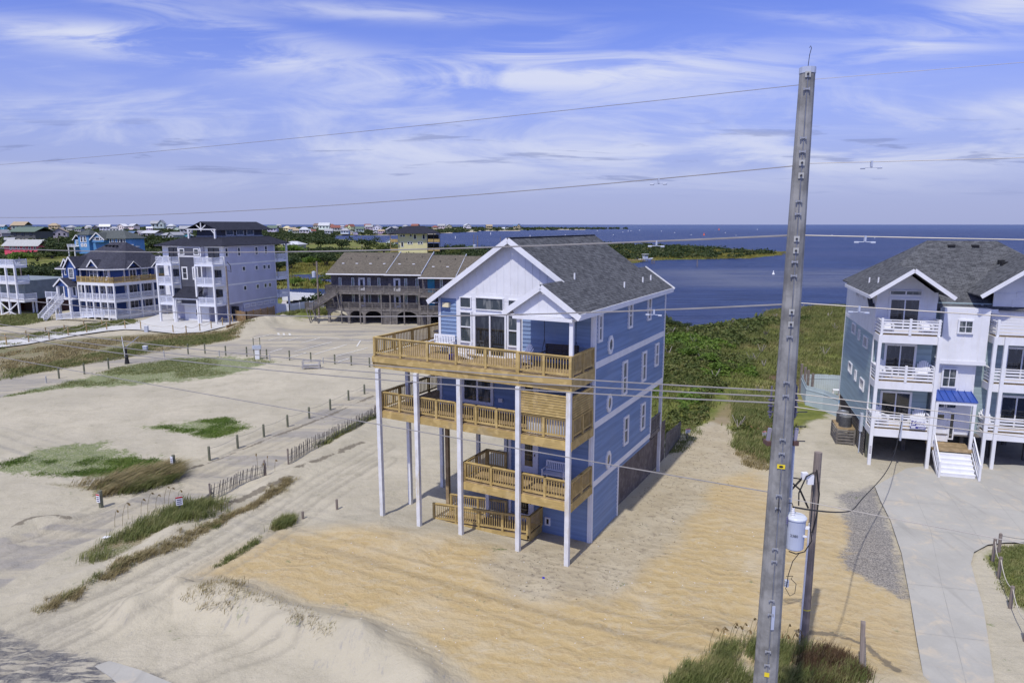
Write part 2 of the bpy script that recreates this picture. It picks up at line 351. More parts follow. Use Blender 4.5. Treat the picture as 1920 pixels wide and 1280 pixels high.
def window(par, T, a, z, w, h, fr=.13, style='hung', mat=None, gl=None, name='window', out=.06, mun=None):
    out += .06; m = MB(); mat = mat or WHITE; gl = gl or GLASS
    m.tb(T, a-w/2-fr, a+w/2+fr, -.02, out, z-h/2-fr, z-h/2); m.tb(T, a-w/2-fr, a+w/2+fr, -.02, out, z+h/2, z+h/2+fr)
    m.tb(T, a-w/2-fr, a-w/2, -.02, out, z-h/2, z+h/2); m.tb(T, a+w/2, a+w/2+fr, -.02, out, z-h/2, z+h/2)
    if style == 'hung': m.tb(T, a-w/2, a+w/2, .0, out-.02, z-.03, z+.03)
    if style == 'slide': m.tb(T, a-.04, a+.04, 0, out-.01, z-h/2, z+h/2)
    if style == 'cross': m.tb(T, a-.02, a+.02, 0, out-.02, z-h/2, z+h/2); m.tb(T, a-w/2, a-.02, 0, out-.02, z-.02, z+.02); m.tb(T, a+.02, a+w/2, 0, out-.02, z-.02, z+.02)
    if style == 'twin': m.tb(T, a-.05, a+.05, 0, out-.005, z-h/2, z+h/2); m.tb(T, a-w/2, a-.05, .0, out-.02, z-.03, z+.03); m.tb(T, a+.05, a+w/2, .0, out-.02, z-.03, z+.03)
    if mun:
        for i in range(1, mun[0]): x = a-w/2+w*i/mun[0]; m.tb(T, x-.015, x+.015, 0, out-.03, z-h/2, z+h/2)
        for i in range(1, mun[1]): q = z-h/2+h*i/mun[1]; m.tb(T, a-w/2, a+w/2, 0, out-.033, q-.015, q+.015)
    o = m.build(name, mat, par)
    g = MB(); g.tb(T, a-w/2, a+w/2, -.01, .058, z-h/2, z+h/2); g.build('pane', gl, o); return o
def octwin(par, T, a, z, r=.40):
    def ring(k, R): return [(a+R*.72*sin(2*pi*(i+.5)/8), z+R*cos(2*pi*(i+.5)/8)) for i in range(8)]
    m = MB(); A = ring(0, r); B = ring(0, r*.58)
    for i in range(8):
        j = (i+1) % 8; m.ext(T, [A[i], A[j], B[j], B[i]], -.02, .10)
    o = m.build('octagon_window', WHITE, par); g = MB(); g.ext(T, B, -.01, .06); g.build('pane', GLASSD, o); return o
def door(par, T, a, z0, w=.9, h=2.05, mat=None, glassy=True, name='door'):
    m = MB(); mat = mat or WHITE
    m.tb(T, a-w/2, a+w/2, -.01, .06, z0, z0+h); m.tb(T, a-w/2-.12, a-w/2, -.02, .09, z0, z0+h+.12); m.tb(T, a+w/2, a+w/2+.12, -.02, .09, z0, z0+h+.12); m.tb(T, a-w/2, a+w/2, -.02, .06, z0+h, z0+h+.12)
    o = m.build(name, mat, par)
    if glassy: g = MB(); g.tb(T, a-w*.27, a+w*.27, .02, .066, z0+.35, z0+h-.2); g.build('pane', GLASSD, o)
    k = MB(); k.tb(T, a+w*.38, a+w*.43, .03, .09, z0+.95, z0+1.05); k.build('handle', DARKM, o); return o
def rail(m, p, q, h=1.0, bal=.13, bw=.036, top=(.13, .04), posts=None, pw=.11, z0=.08, style='v', ph=.0, ins=0):
    """railing between two points (floor level): top board, bottom rail, balusters; posts every `posts` metres"""
    p = Vector(p); q = Vector(q); L = (q-p).length; d = (q-p)/L; Z = Vector((0, 0, 1))
    m.bar(p+Z*(h-.02), q+Z*(h-.02), top[0], top[1]); 
    if style == 'v':
        m.bar(p+Z*(h-.085), q+Z*(h-.085), .04, .09); m.bar(p+Z*(z0+.045), q+Z*(z0+.045), .04, .09)
        n = max(2, int(L/bal))
        for i in range(n):
            b = p+d*(L*(i+.5)/n); m.bar(b+Z*z0, b+Z*(h-.06), bw, bw)
    elif style == 'h':
        for k in range(4): zz = z0+.08+(h-z0-.22)*k/3.2; m.bar(p+Z*zz, q+Z*zz, .03, .12)
    if posts:
        n = max(1, int(round(L/posts)))
        for i in range(n+1):
            b = p+d*(L*i/n); m.bar(b-Z*.02, b+Z*(h+ph), pw, pw)
    return m

# ------------------------------------------------------------------ terrain
def poly_px(pts): return np.array([G(*p) for p in pts])
def sdf(P, x, y):                                     # + inside, metres
    n = len(P); d = np.full(x.shape, 1e12); ins = np.zeros(x.shape, bool)
    for i in range(n):
        ax, ay = P[i]; bx, by = P[(i+1) % n]; ex, ey = bx-ax, by-ay; L = ex*ex+ey*ey+1e-9
        t = np.clip(((x-ax)*ex+(y-ay)*ey)/L, 0, 1); dx = x-ax-t*ex; dy = y-ay-t*ey; d = np.minimum(d, dx*dx+dy*dy)
        c = ((ay > y) != (by > y)) & (x < (bx-ax)*(y-ay)/((by-ay) if by != ay else 1e-9)+ax); ins ^= c
    d = np.sqrt(d); return np.where(ins, d, -d)
def dline(P, x, y):
    d = np.full(x.shape, 1e12)
    for i in range(len(P)-1):
        ax, ay = P[i]; bx, by = P[i+1]; ex, ey = bx-ax, by-ay; L = ex*ex+ey*ey+1e-9
        t = np.clip(((x-ax)*ex+(y-ay)*ey)/L, 0, 1); d = np.minimum(d, (x-ax-t*ex)**2+(y-ay-t*ey)**2)
    return np.sqrt(d)
def vnoise(x, y, s, seed=0):                         # value noise, vectorised
    x = x/s+seed*17.3; y = y/s-seed*9.1; xi = np.floor(x).astype(np.int64); yi = np.floor(y).astype(np.int64); fx = x-xi; fy = y-yi
    fx = fx*fx*(3-2*fx); fy = fy*fy*(3-2*fy)
    def h(a, b):
        v = np.sin((a*127.1+b*311.7+seed*74.7))*43758.5453; return v-np.floor(v)
    return (h(xi, yi)*(1-fx)+h(xi+1, yi)*fx)*(1-fy)+(h(xi, yi+1)*(1-fx)+h(xi+1, yi+1)*fx)*fy
def fbm(x, y, s, seed=0, o=4): return sum(vnoise(x, y, s/2**i, seed+i)*.5**i for i in range(o))/sum(.5**i for i in range(o))
coast = [G(*p) for p in [(2600, 552), (1920, 562), (1600, 569), (1510, 571), (1440, 578), (1400, 592), (1340, 607), (1300, 611), (1268, 607), (1240, 588), (1200, 560), (1100, 520),
         (1000, 500), (930, 483), (880, 468), (840, 463), (790, 460), (700, 452), (650, 450), (625, 447), (618, 443.5), (640, 442), (700, 442), (780, 442), (830, 438), (900, 434.2), (1000, 432), (1100, 430.6), (1190, 429.4), (1190, 428.6), (1000, 427.9), (760, 426.4), (600, 425.2), (300, 424.2), (0, 424.2), (-900, 424.2)]]
LAND = np.array([(-9000, -400), (400, -400), (420, 100)]+coast+[(-9000, 2000)])
ISLAND = poly_px([(1120, 458.5), (1180, 459.5), (1300, 463.5), (1400, 469), (1482, 473.5), (1475, 476.5), (1400, 484), (1300, 485.5), (1215, 487.5), (1180, 495), (1120, 500), (1060, 480)])
POND = poly_px([(500, 541), (560, 539), (606, 540), (612, 552), (600, 557), (520, 557), (460, 555), (440, 546)])
POND2 = poly_px([(545, 514), (580, 513), (640, 516), (660, 530), (600, 528), (575, 520), (548, 518)])
FLATS = [np.array([(-14, 40), (0, 26), (14, 34), (14, 52), (0, 60)])]
RIDGES = [  # (polyline in photo bearings, height, half width)
    ([(255, 1150), (330, 1118), (440, 1128), (520, 1165), (640, 1195), (720, 1232), (800, 1300)], .85, .95),
    ([(60, 1125), (160, 1090), (250, 1048), (350, 985), (430, 945), (500, 915), (560, 880), (640, 835), (700, 795)], .38, .9),
    ([(0, 1015), (60, 985), (120, 978)], .4, .8),
    ([(478, 618), (500, 607), (545, 603), (590, 600), (615, 598)], 1.3, 3.2),
    ([(330, 880), (400, 850), (470, 818), (560, 775), (640, 745), (700, 718)], .12, .5),
    ([(700, 1000), (800, 1020), (900, 1040)], .25, 2.0),
    ([(1330, 1240), (1430, 1250), (1540, 1250), (1600, 1262)], .45, 2.0)]
RIDGEP = [(poly_px(a), h, w) for a, h, w in RIDGES]
HOUSE = Frame(*G(1106, 1017), 28.7)
FLATP = np.array([HOUSE.w(u, v)[:2] for u, v in ((-9.5, -1.8), (.5, -1.8), (.5, 14), (-9.5, 14))])
RUTS = [poly_px(p) for p in ([(-40, 1250), (120, 1170), (300, 1085), (450, 1000), (600, 905), (720, 835)], [(10, 1262), (170, 1185), (350, 1095), (490, 1010), (640, 910), (720, 862)], [(-60, 1215), (60, 1165), (200, 1110), (360, 1030), (520, 935)], [(-40, 1075), (150, 1000), (320, 920), (480, 850), (700, 752)], [(-40, 1045), (140, 980), (300, 905), (470, 832), (700, 738)], [(520, 1200), (400, 1240), (300, 1290)])]
def rut(x, y):
    out = np.zeros(x.shape); w = (fbm(x, y, 3.5, 71)-.5)*.9
    for p in RUTS: d = dline(p, x, y)+w*.6; out = np.maximum(out, np.exp(-(d/.17)**2)); out = np.maximum(out, np.exp(-((np.abs(d)-.9)/.16)**2)*.7)
    return out*(vnoise(x, y, 2.3, 77) > .25)
def land_sd(x, y):
    wob = (fbm(x, y, 14, 3)-.5)*6*np.clip(y/200, .3, 6)
    s = sdf(LAND, x, y)+wob; s = np.maximum(s, sdf(ISLAND, x, y)+wob*.7); s = np.minimum(s, -sdf(POND, x, y)+wob*.2); s = np.minimum(s, -sdf(POND2, x, y)+wob*.2); return s
def height(x, y):
    x = np.asarray(x, float); y = np.asarray(y, float)
    sd = land_sd(x, y); k = np.clip((sd+6)/10, 0, 1); base = -2.2+(2.2)*(k*k*(3-2*k))
    hu = (x-HOUSE.o[0])*HOUSE.u[0]+(y-HOUSE.o[1])*HOUSE.u[1]; hv = (x-HOUSE.o[0])*HOUSE.v[0]+(y-HOUSE.o[1])*HOUSE.v[1]
    z = base+(fbm(x, y, 6, 8)-.5)*.16*k+((fbm(x, y, 1.1, 28)-.5)*.10+(fbm(x, y, 2.8, 33)-.5)*.16)*np.clip((62-y)/18, 0, 1)*np.clip(-sdf(FLATP, x, y)/1.5, 0, 1)-rut(x, y)*.06
    for P, h, w in RIDGEP:
        if h > 1 or True:
            d = dline(P, x, y); wv = w*(.8+.5*vnoise(x, y, 3, 11)); z = z+h*(.62+.6*vnoise(x, y, 1.3, 5))*np.exp(-(d/wv)**2)
    # right-hand dunes behind the houses rise gently
    return z
def hz(x, y): return float(height(np.array([x]), np.array([y]))[0])
MASKPX = dict(
 orange=[[(345, 1100), (430, 1045), (520, 1000), (640, 992), (860, 1010), (1000, 1040), (1110, 1010), (1200, 985), (1300, 900), (1420, 880), (1480, 960), (1560, 960), (1640, 1010), (1700, 1120), (1730, 1290), (860, 1300), (760, 1240), (640, 1180), (480, 1120)]],
 rough=[[(890, 1065), (1000, 1020), (1115, 1015), (1160, 960), (1250, 870), (1300, 805), (1350, 785), (1425, 850), (1340, 900), (1310, 960), (1250, 1040), (1130, 1130), (960, 1120)]],
 road=[[(-80, 1170), (-80, 1060), (0, 1020), (200, 958), (340, 890), (470, 830), (700, 722), (720, 730), (720, 765), (640, 800), (480, 900), (330, 945), (150, 1020), (20, 1090)],
       [(-60, 705), (100, 695), (240, 668), (440, 640), (540, 612), (620, 608), (900, 612), (900, 690), (700, 690), (600, 670), (430, 668), (250, 700), (100, 725), (0, 745), (-60, 750)],
       [(-60, 630), (60, 615), (130, 608), (130, 613), (60, 624), (-60, 645)]],
 hiway=[[(-100, 1165), (0, 1180), (90, 1215), (190, 1238), (290, 1262), (400, 1330), (-100, 1400)]],
 grass=[[(0, 745), (130, 715), (210, 690), (330, 672), (440, 668), (520, 678), (420, 705), (280, 720), (130, 728)], [(265, 800), (350, 790), (420, 783), (470, 800), (400, 822), (330, 808)],
        [(0, 866), (110, 835), (190, 830), (240, 855), (300, 858), (330, 880), (200, 895), (0, 885)], [(120, 495), (80, 508), (20, 520), (20, 508), (80, 495)], [(230, 478), (60, 494), (60, 484), (160, 481)]],
 dry=[[(-60, 660), (40, 645), (180, 632), (330, 622), (430, 620), (470, 612), (420, 640), (330, 655), (250, 668), (130, 690), (0, 712), (-60, 720)], [(-60, 625), (90, 622), (170, 608), (240, 598), (280, 606), (170, 620), (60, 640), (-60, 648)],
      [(90, 905), (200, 912), (250, 895), (330, 885), (310, 905), (210, 925)], [(150, 1040), (240, 990), (340, 950), (440, 940), (350, 975), (200, 1060)]],
 green=[[(1235, 580), (1300, 600), (1430, 572), (1600, 560), (2300, 545), (2300, 760), (1600, 760), (1500, 800), (1445, 870), (1400, 850), (1360, 780), (1300, 800), (1235, 830), (1200, 740), (1150, 650)],
        [(-1500, 590), (0, 585), (100, 585), (290, 560), (560, 585), (620, 600), (640, 560), (900, 560), (1240, 595), (1150, 500), (950, 470), (700, 440), (300, 428), (-1500, 428)],
        [(1120, 458), (1480, 472), (1480, 477), (1400, 486), (1180, 498), (1060, 480)], [(1850, 1040), (1890, 1022), (2000, 1010), (2000, 1180), (1920, 1150), (1880, 1100)], [(530, 600), (600, 580), (622, 600), (560, 606)],
        [(700, 434), (1190, 429), (1190, 428.6), (700, 425)]],
 gravel=[[(1572, 930), (1640, 910), (1665, 975), (1695, 1080), (1700, 1125), (1640, 1095), (1580, 1060), (1590, 990)]])
MASKP = {k: [poly_px(p) for p in v] for k, v in MASKPX.items()}
SOFT = dict(orange=3.5, rough=2.6, road=.6, hiway=1.2, grass=1.3, dry=1.2, green=2.0, gravel=.9)
def mask(k, x, y):
    s = np.full(x.shape, -1e9)
    for P in MASKP[k]:
        s = np.maximum(s, sdf(P, x, y))
    w = SOFT[k]*np.clip(y/60, .6, 20); return np.clip(.5+s/(2*w), 0, 1)
SCARPS = [poly_px(p) for p in ([(345, 882), (393, 866), (446, 846), (495, 826), (545, 806), (600, 785), (650, 764), (700, 742)], [(25, 1000), (60, 985), (95, 976), (128, 980)], [(425, 955), (470, 935), (505, 920), (545, 900)], [(1500, 1185), (1560, 1190), (1620, 1215), (1680, 1262)], [(560, 885), (610, 862), (680, 830)])]
def dist_scarp(x, y):
    w = (fbm(x, y, 1.2, 61)-.5)*.8; return np.minimum.reduce([dline(p, x, y) for p in SCARPS])+np.abs(w)*.8
def build_ground():
    na, nd = 900, 560
    ang = np.tan(np.linspace(R_(-46), R_(46), na)); inv = np.linspace(1/19.0, 1/6000.0, nd-14); d = np.concatenate([np.array([6., 9, 12, 15, 17]), 1/inv, np.linspace(8000, 30000, 9)])
    X = np.outer(d, ang); Y = np.repeat(d[:, None], na, 1); x = X.ravel(); y = Y.ravel(); z = height(x, y)
    z = np.where(y > 5000, -4, z)
    V = np.stack([x, y, z], 1).astype(np.float32); n = len(V); nd = len(d)
    i = np.arange((nd-1)*(na-1)); r = i//(na-1); c = i % (na-1); a = r*na+c; F = np.stack([a, a+1, a+na+1, a+na], 1)
    me = bpy.data.meshes.new('ground'); me.vertices.add(n); me.vertices.foreach_set('co', V.ravel()); me.loops.add(F.size); me.loops.foreach_set('vertex_index', F.ravel().astype(np.int32))
    me.polygons.add(len(F)); me.polygons.foreach_set('loop_start', np.arange(0, F.size, 4, dtype=np.int32)); me.polygons.foreach_set('loop_total', np.full(len(F), 4, np.int32))
    me.polygons.foreach_set('use_smooth', np.ones(len(F), bool)); me.update()
    sd = land_sd(x, y)
    for nm, chans in (('mask_a', ['orange', 'rough', 'road', 'green']), ('mask_b', ['grass', 'dry', 'gravel', 'hiway'])):
        at = me.color_attributes.new(nm, 'FLOAT_COLOR', 'POINT'); D = np.stack([mask(k, x, y) for k in chans], 1).astype(np.float32); at.data.foreach_set('color', D.ravel())
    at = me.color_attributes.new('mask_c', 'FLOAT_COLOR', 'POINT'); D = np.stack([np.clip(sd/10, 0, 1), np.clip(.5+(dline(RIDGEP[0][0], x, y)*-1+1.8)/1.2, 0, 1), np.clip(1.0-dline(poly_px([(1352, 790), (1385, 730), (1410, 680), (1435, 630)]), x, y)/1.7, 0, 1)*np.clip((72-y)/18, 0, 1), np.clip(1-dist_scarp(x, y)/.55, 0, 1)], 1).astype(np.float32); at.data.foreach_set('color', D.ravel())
    at = me.attributes.new('rut', 'FLOAT', 'POINT'); at.data.foreach_set('value', (rut(x, y)*np.clip((90-y)/30, 0, 1)).astype(np.float32))
    t = NT('beach_ground', .9, .1); me.materials.append(t.m)
    def att(nm):
        a = t.node('ShaderNodeAttribute'); a.attribute_name = nm; s = t.node('ShaderNodeSeparateColor'); t.L.new(a.outputs['Color'], s.inputs[0]); return s.outputs[0], s.outputs[1], s.outputs[2], a.outputs['Alpha']
    o_, ro, rd, gn = att('mask_a'); gr, dr, gv, hw = att('mask_b'); shore, white, trail, scarp = att('mask_c')
    P = t.tc.outputs['Object']
    nL = t.noise(.09, 5, .6); nM = t.noise(.5, 6, .65); nS = t.noise(3.0, 5, .7); nX = t.noise(14, 4, .75)
    streak = t.noise(1, 6, .6, t.map(P, (.35, 1.6, 1), (0, 0, R_(-31)))); streak2 = t.noise(1, 5, .6, t.map(P, (.10, 2.6, 1), (0, 0, R_(27))))
    def m_(mk, n, k=.7, sh=.14):
        v = t.math('ADD', mk, t.math('MULTIPLY', t.math('SUBTRACT', n, .5), k)); return t.step(v, .5-sh, .5+sh)
    sand = t.mix(t.step(nL, .35, .65), (.41, .378, .296), (.50, .458, .358)); sand = t.mix(t.math('MULTIPLY', t.step(nM, .42, .66), .5), sand, (.35, .32, .24)); trk = t.noise(1, 4, .6, t.map(P, (.12, 3.2, 1), (0, 0, R_(27)))); sand = t.mix(t.math('MULTIPLY', t.step(trk, .56, .66), .35), sand, (.32, .295, .245)); sand = t.mix(t.math('MULTIPLY', t.step(nS, .56, .68), .35), sand, (.54, .50, .40))
    sand = t.mix(t.math('MULTIPLY', t.step(nX, .56, .68), .38), sand, (.31, .28, .22)); sand = t.mix(t.math('MULTIPLY', t.step(t.noise(1.4, 8, .72, None, .8), .54, .62), .28), sand, (.36, .33, .265))
    fine = t.noise(38, 2, .6); sand = t.mix(t.math('MULTIPLY', t.step(fine, .52, .66), .28), sand, (.30, .27, .21)); sand = t.mix(t.math('MULTIPLY', t.step(fine, .46, .36), .22), sand, (.62, .57, .45))
    # wind-streaked ochre sand with paler crusts between the ripples
    rip = t.node('ShaderNodeTexWave', wave_type='BANDS', bands_direction='Y'); t.L.new(t.map(P, (1, 1, 1), (0, 0, R_(22))), rip.inputs[0]); rip.inputs['Scale'].default_value = .42
    rip.inputs['Distortion'].default_value = 14; rip.inputs['Detail'].default_value = 6; rip.inputs['Detail Scale'].default_value = .7; rip.inputs['Detail Roughness'].default_value = .65
    och = t.mix(t.math('MULTIPLY', t.step(rip.outputs['Fac'], .35, .95), .55), (.455, .350, .180), (.505, .412, .245)); crust = t.noise(1, 7, .72, t.map(P, (1.1, 2.0, 1), (0, 0, R_(20))), 1.2); och = t.mix(t.math('MULTIPLY', t.step(crust, .50, .64), .55), och, (.48, .42, .30)); och = t.mix(t.math('MULTIPLY', t.step(nL, .48, .62), .45), och, (.45, .37, .24)); och = t.mix(t.math('MULTIPLY', t.step(nS, .46, .40), .30), och, (.36, .255, .125)); lnz = t.math('MULTIPLY', t.step(rip.outputs['Fac'], .86, .97), t.step(nM, .45, .60)); och = t.mix(t.math('MULTIPLY', lnz, .5), och, (.33, .235, .12)); och = t.mix(t.math('MULTIPLY', t.step(fine, .52, .66), .30), och, (.33, .24, .12)); och = t.mix(t.step(nX, .69, .72), och, (.62, .58, .50)); och = t.mix(t.math('MULTIPLY', t.step(t.noise(.16, 5, .6, None, .6), .50, .64), .6), och, (.50, .44, .32))  # the thin dark lines paint in the shadows of the ripple crests
    och = t.mix(t.math('MULTIPLY', t.step(nX, .5, .75), .25), och, (.42, .29, .15))
    c = t.mix(m_(o_, nL, .9, .3), sand, och)
    c = t.mix(t.math('MULTIPLY', m_(white, nM, .6, .3), .6), c, (.47, .43, .33)); edge = t.noise(1, 5, .7, t.map(P, (7, 1.2, 1), (0, 0, .6))); c = t.mix(t.math('MULTIPLY', t.math('MULTIPLY', m_(white, nS, .9, .1), t.step(nM, .52, .62)), t.math('MULTIPLY', t.step(edge, .5, .6), .55)), c, (.28, .27, .27))
    # crusty trampled sand with shell grit
    v = t.node('ShaderNodeTexVoronoi'); v.inputs['Scale'].default_value = 1.7; v.feature = 'F1'; t.L.new(t.map(P, (1, 2.2, 1), (0, 0, .5)), v.inputs[0])
    grit = t.math('MULTIPLY', t.step(nS, .50, .64), t.step(v.outputs[0], .25, .6))
    rg = t.mix(t.step(nM, .35, .65), (.38, .325, .225), (.45, .395, .285)); rg = t.mix(t.math('MULTIPLY', grit, .65), rg, (.24, .20, .15)); rg = t.mix(t.step(nX, .64, .74), rg, (.12, .10, .08))
    c = t.mix(m_(ro, nM, .7, .25), c, rg)
    # asphalt and lot under drifting sand
    asp = t.mix(t.step(nM, .35, .7), (.275, .26, .235), (.34, .315, .275)); drift = t.noise(1, 6, .62, t.map(P, (.06, .42, 1), (0, 0, R_(27))), .5); asp = t.mix(t.step(drift, .42, .56), asp, (.43, .39, .30)); asp = t.mix(t.math('MULTIPLY', t.step(streak2, .5, .66), .35), asp, (.40, .36, .285)); asp = t.mix(t.math('MULTIPLY', t.step(streak, .54, .66), .22), asp, (.26, .255, .25))
    c = t.mix(m_(rd, nS, .3, .12), c, asp)
    hwc = t.mix(t.step(nS, .42, .58), (.10, .10, .11), (.19, .185, .175)); hwc = t.mix(t.step(t.noise(1, 6, .65, t.map(P, (.9, 4.5, 1), (0, 0, R_(-38))), .6), .47, .60), hwc, (.40, .37, .30)); c = t.mix(m_(hw, nS, .8, .15), c, hwc)
    gvc = t.mix(t.step(nX, .38, .62), (.10, .10, .11), (.34, .32, .29)); c = t.mix(t.math('MULTIPLY', m_(t.math('ADD', gv, t.math('MULTIPLY', t.math('SUBTRACT', nM, .5), 1.5)), nS, 1.5, .3), .9), c, gvc)
    ra = t.node('ShaderNodeAttribute'); ra.attribute_name = 'rut'; c = t.mix(t.math('MULTIPLY', t.math('MULTIPLY', ra.outputs['Fac'], t.step(nS, .34, .52)), .55), c, (.25, .23, .19))
    # thin grass over sand
    gc = t.mix(t.step(nS, .35, .65), (.075, .125, .03), (.14, .185, .05)); c = t.mix(t.math('MULTIPLY', m_(t.math('ADD', gr, t.math('MULTIPLY', t.math('SUBTRACT', nM, .52), 2.2)), nS, 1.6, .16), t.step(nX, .36, .56)), c, gc)
    dc = t.mix(t.step(nM, .4, .6), (.20, .165, .09), (.125, .13, .05)); c = t.mix(t.math('MULTIPLY', m_(dr, nS, .9, .2), t.step(nX, .32, .56)), c, dc)
    n5 = t.noise(.12, 4, .6, None, .4); uc = t.mix(t.step(nM, .35, .65), (.10, .125, .03), (.19, .205, .055)); uc = t.mix(t.step(n5, .52, .62), uc, (.23, .21, .085)); uc = t.mix(t.step(t.noise(.045, 3), .60, .66), uc, (.13, .09, .055))
    c = t.mix(m_(gn, nM, .8, .12), c, uc)
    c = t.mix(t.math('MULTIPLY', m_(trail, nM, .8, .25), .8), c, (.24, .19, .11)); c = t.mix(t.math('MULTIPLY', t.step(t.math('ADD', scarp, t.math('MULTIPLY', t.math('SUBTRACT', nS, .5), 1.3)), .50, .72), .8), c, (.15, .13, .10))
    c = t.mix(t.step(shore, .30, .05), c, (.10, .085, .05)); t.col(c)
    hgt = t.math('ADD', t.math('MULTIPLY', t.math('ADD', t.math('MULTIPLY', rip.outputs['Fac'], .9), t.math('MULTIPLY', crust, .9)), t.math('MULTIPLY', o_, .55)), t.math('ADD', t.math('MULTIPLY', nS, .5), t.math('MULTIPLY', grit, t.math('MULTIPLY', ro, -.5)))); b1 = t.bump(hgt, .55, .10)
    t.bump(t.math('ADD', nM, t.math('ADD', t.math('MULTIPLY', nX, .12), t.math('MULTIPLY', nS, .22))), .6, .25, b1)
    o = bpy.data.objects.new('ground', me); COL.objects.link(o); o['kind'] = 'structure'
def build_sea():
    m = MB(); m.add([(-90000, 15, -.35), (90000, 15, -.35), (90000, 90000, -.35), (-90000, 90000, -.35)], [(0, 1, 2, 3)])
    t = NT('sea_water', .35, .22); P = t.tc.outputs['Object']
    n1 = t.noise(1, 6, .6, t.map(P, (.16, .55, 1), (0, 0, .15)), .4); n2 = t.noise(1, 4, .6, t.map(P, (.004, .018, 1), (0, 0, .1))); n3 = t.noise(1, 5, .6, t.map(P, (.03, .12, 1)))
    sp = t.node('ShaderNodeSeparateXYZ'); t.L.new(P, sp.inputs[0])
    n4 = t.noise(1, 7, .68, t.map(P, (.035, .30, 1), (0, 0, .12)), .3); c = t.mix(t.math('ADD', t.math('MULTIPLY', t.step(n1, .35, .65), .45), t.math('MULTIPLY', t.step(n4, .40, .60), .55)), (.004, .016, .070), (.028, .054, .155)); c = t.mix(t.math('MULTIPLY', t.step(n2, .42, .62), .55), c, (.040, .055, .14))
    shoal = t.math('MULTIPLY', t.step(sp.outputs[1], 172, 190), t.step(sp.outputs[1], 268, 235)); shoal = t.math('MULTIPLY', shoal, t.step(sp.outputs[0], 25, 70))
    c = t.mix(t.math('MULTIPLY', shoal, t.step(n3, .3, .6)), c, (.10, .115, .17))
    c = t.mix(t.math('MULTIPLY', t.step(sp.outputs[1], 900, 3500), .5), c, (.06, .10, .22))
    wc = t.noise(1, 3, .7, t.map(P, (.12, .30, 1))); c = t.mix(t.math('MULTIPLY', t.step(wc, .73, .76), t.step(sp.outputs[1], 150, 400)), c, (.6, .62, .66)); t.col(c)
    bw = t.noise(1, 5, .6, t.map(P, (.5, 1.6, 1), (0, 0, .1))); t.bump(t.math('ADD', bw, t.math('MULTIPLY', n4, 3.0)), .7, .8); t.b.inputs['IOR'].default_value = 1.33
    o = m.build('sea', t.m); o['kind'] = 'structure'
build_ground(); build_sea()

# ------------------------------------------------------------------ furniture prototypes
def make_adirondack(label, group, mat=None, sc=1.0):
    mat = mat or PLAST; t = thing('adirondack_chair', label, 'chair', (0, 0, 0), 0, group)
    m = MB()
    for i in range(5): m.bar((-.27, -.30+i*.11, .36-i*.035), (.27, -.30+i*.11, .36-i*.035), .095, .02)
    m.build('seat', mat, t); m = MB()
    for i in range(7):
        x = (i-3)*.082; tz = 1.0-abs(i-3)**2*.022; m.bar((x*.8, .14, .22), (x*1.15, .48, tz), .072, .02, (0, 1, 0))
    m.bar((-.28, .33, .62), (.28, .33, .62), .05, .03); m.build('backrest', mat, t)
    for s in (-1, 1):
        m = MB(); m.bar((s*.31, -.36, .57), (s*.31, .36, .60), .12, .022); m.build('armrest', mat, t)
        m = MB(); m.bar((s*.29, -.33, 0), (s*.29, -.33, .56), .08, .03); m.build('leg', mat, t)
        m = MB(); m.bar((s*.27, -.30, .33), (s*.27, .50, .02), .03, .12); m.build('leg', mat, t)
    return t
def make_bench(name, label, w=1.25, mat=None, h=.95):
    mat = mat or PLAST; t = thing(name, label, 'bench'); m = MB()
    for i in range(5): m.bar((-w/2, -.24+i*.11, .44), (w/2, -.24+i*.11, .44), .09, .025)
    m.build('seat', mat, t); m = MB(); m.bar((-w/2, .32, h), (w/2, .32, h), .04, .09); m.bar((-w/2, .26, .52), (w/2, .26, .52), .04, .06)
    n = int(w/.1)
    for i in range(n): x = -w/2+.05+(w-.1)*i/(n-1); m.bar((x, .26, .5), (x, .32, h), .055, .02, (0, 1, 0))
    m.build('backrest', mat, t)
    for s in (-1, 1):
        for y, hh in ((-.26, .66), (.30, h)): m = MB(); m.bar((s*(w/2-.03), y, 0), (s*(w/2-.03), y, hh), .06, .06); m.build('leg', mat, t)
        m = MB(); m.bar((s*(w/2-.03), -.30, .67), (s*(w/2-.03), .30, .67), .07, .03); m.build('armrest', mat, t)
    return t
ADIR = make_adirondack('white slatted adirondack chair on the top deck of the blue stilt house, in front of the sliding door', 'adirondack chairs')
_first = [True]
def adirondack(loc, rz, label, group='adirondack chairs'):
    if _first[0]:
        _first[0] = False; ADIR.location = loc; ADIR.rotation_euler = (0, 0, rz); ADIR['label'] = label; ADIR['group'] = group; return ADIR
    return dup(ADIR, loc, rz, label, group)

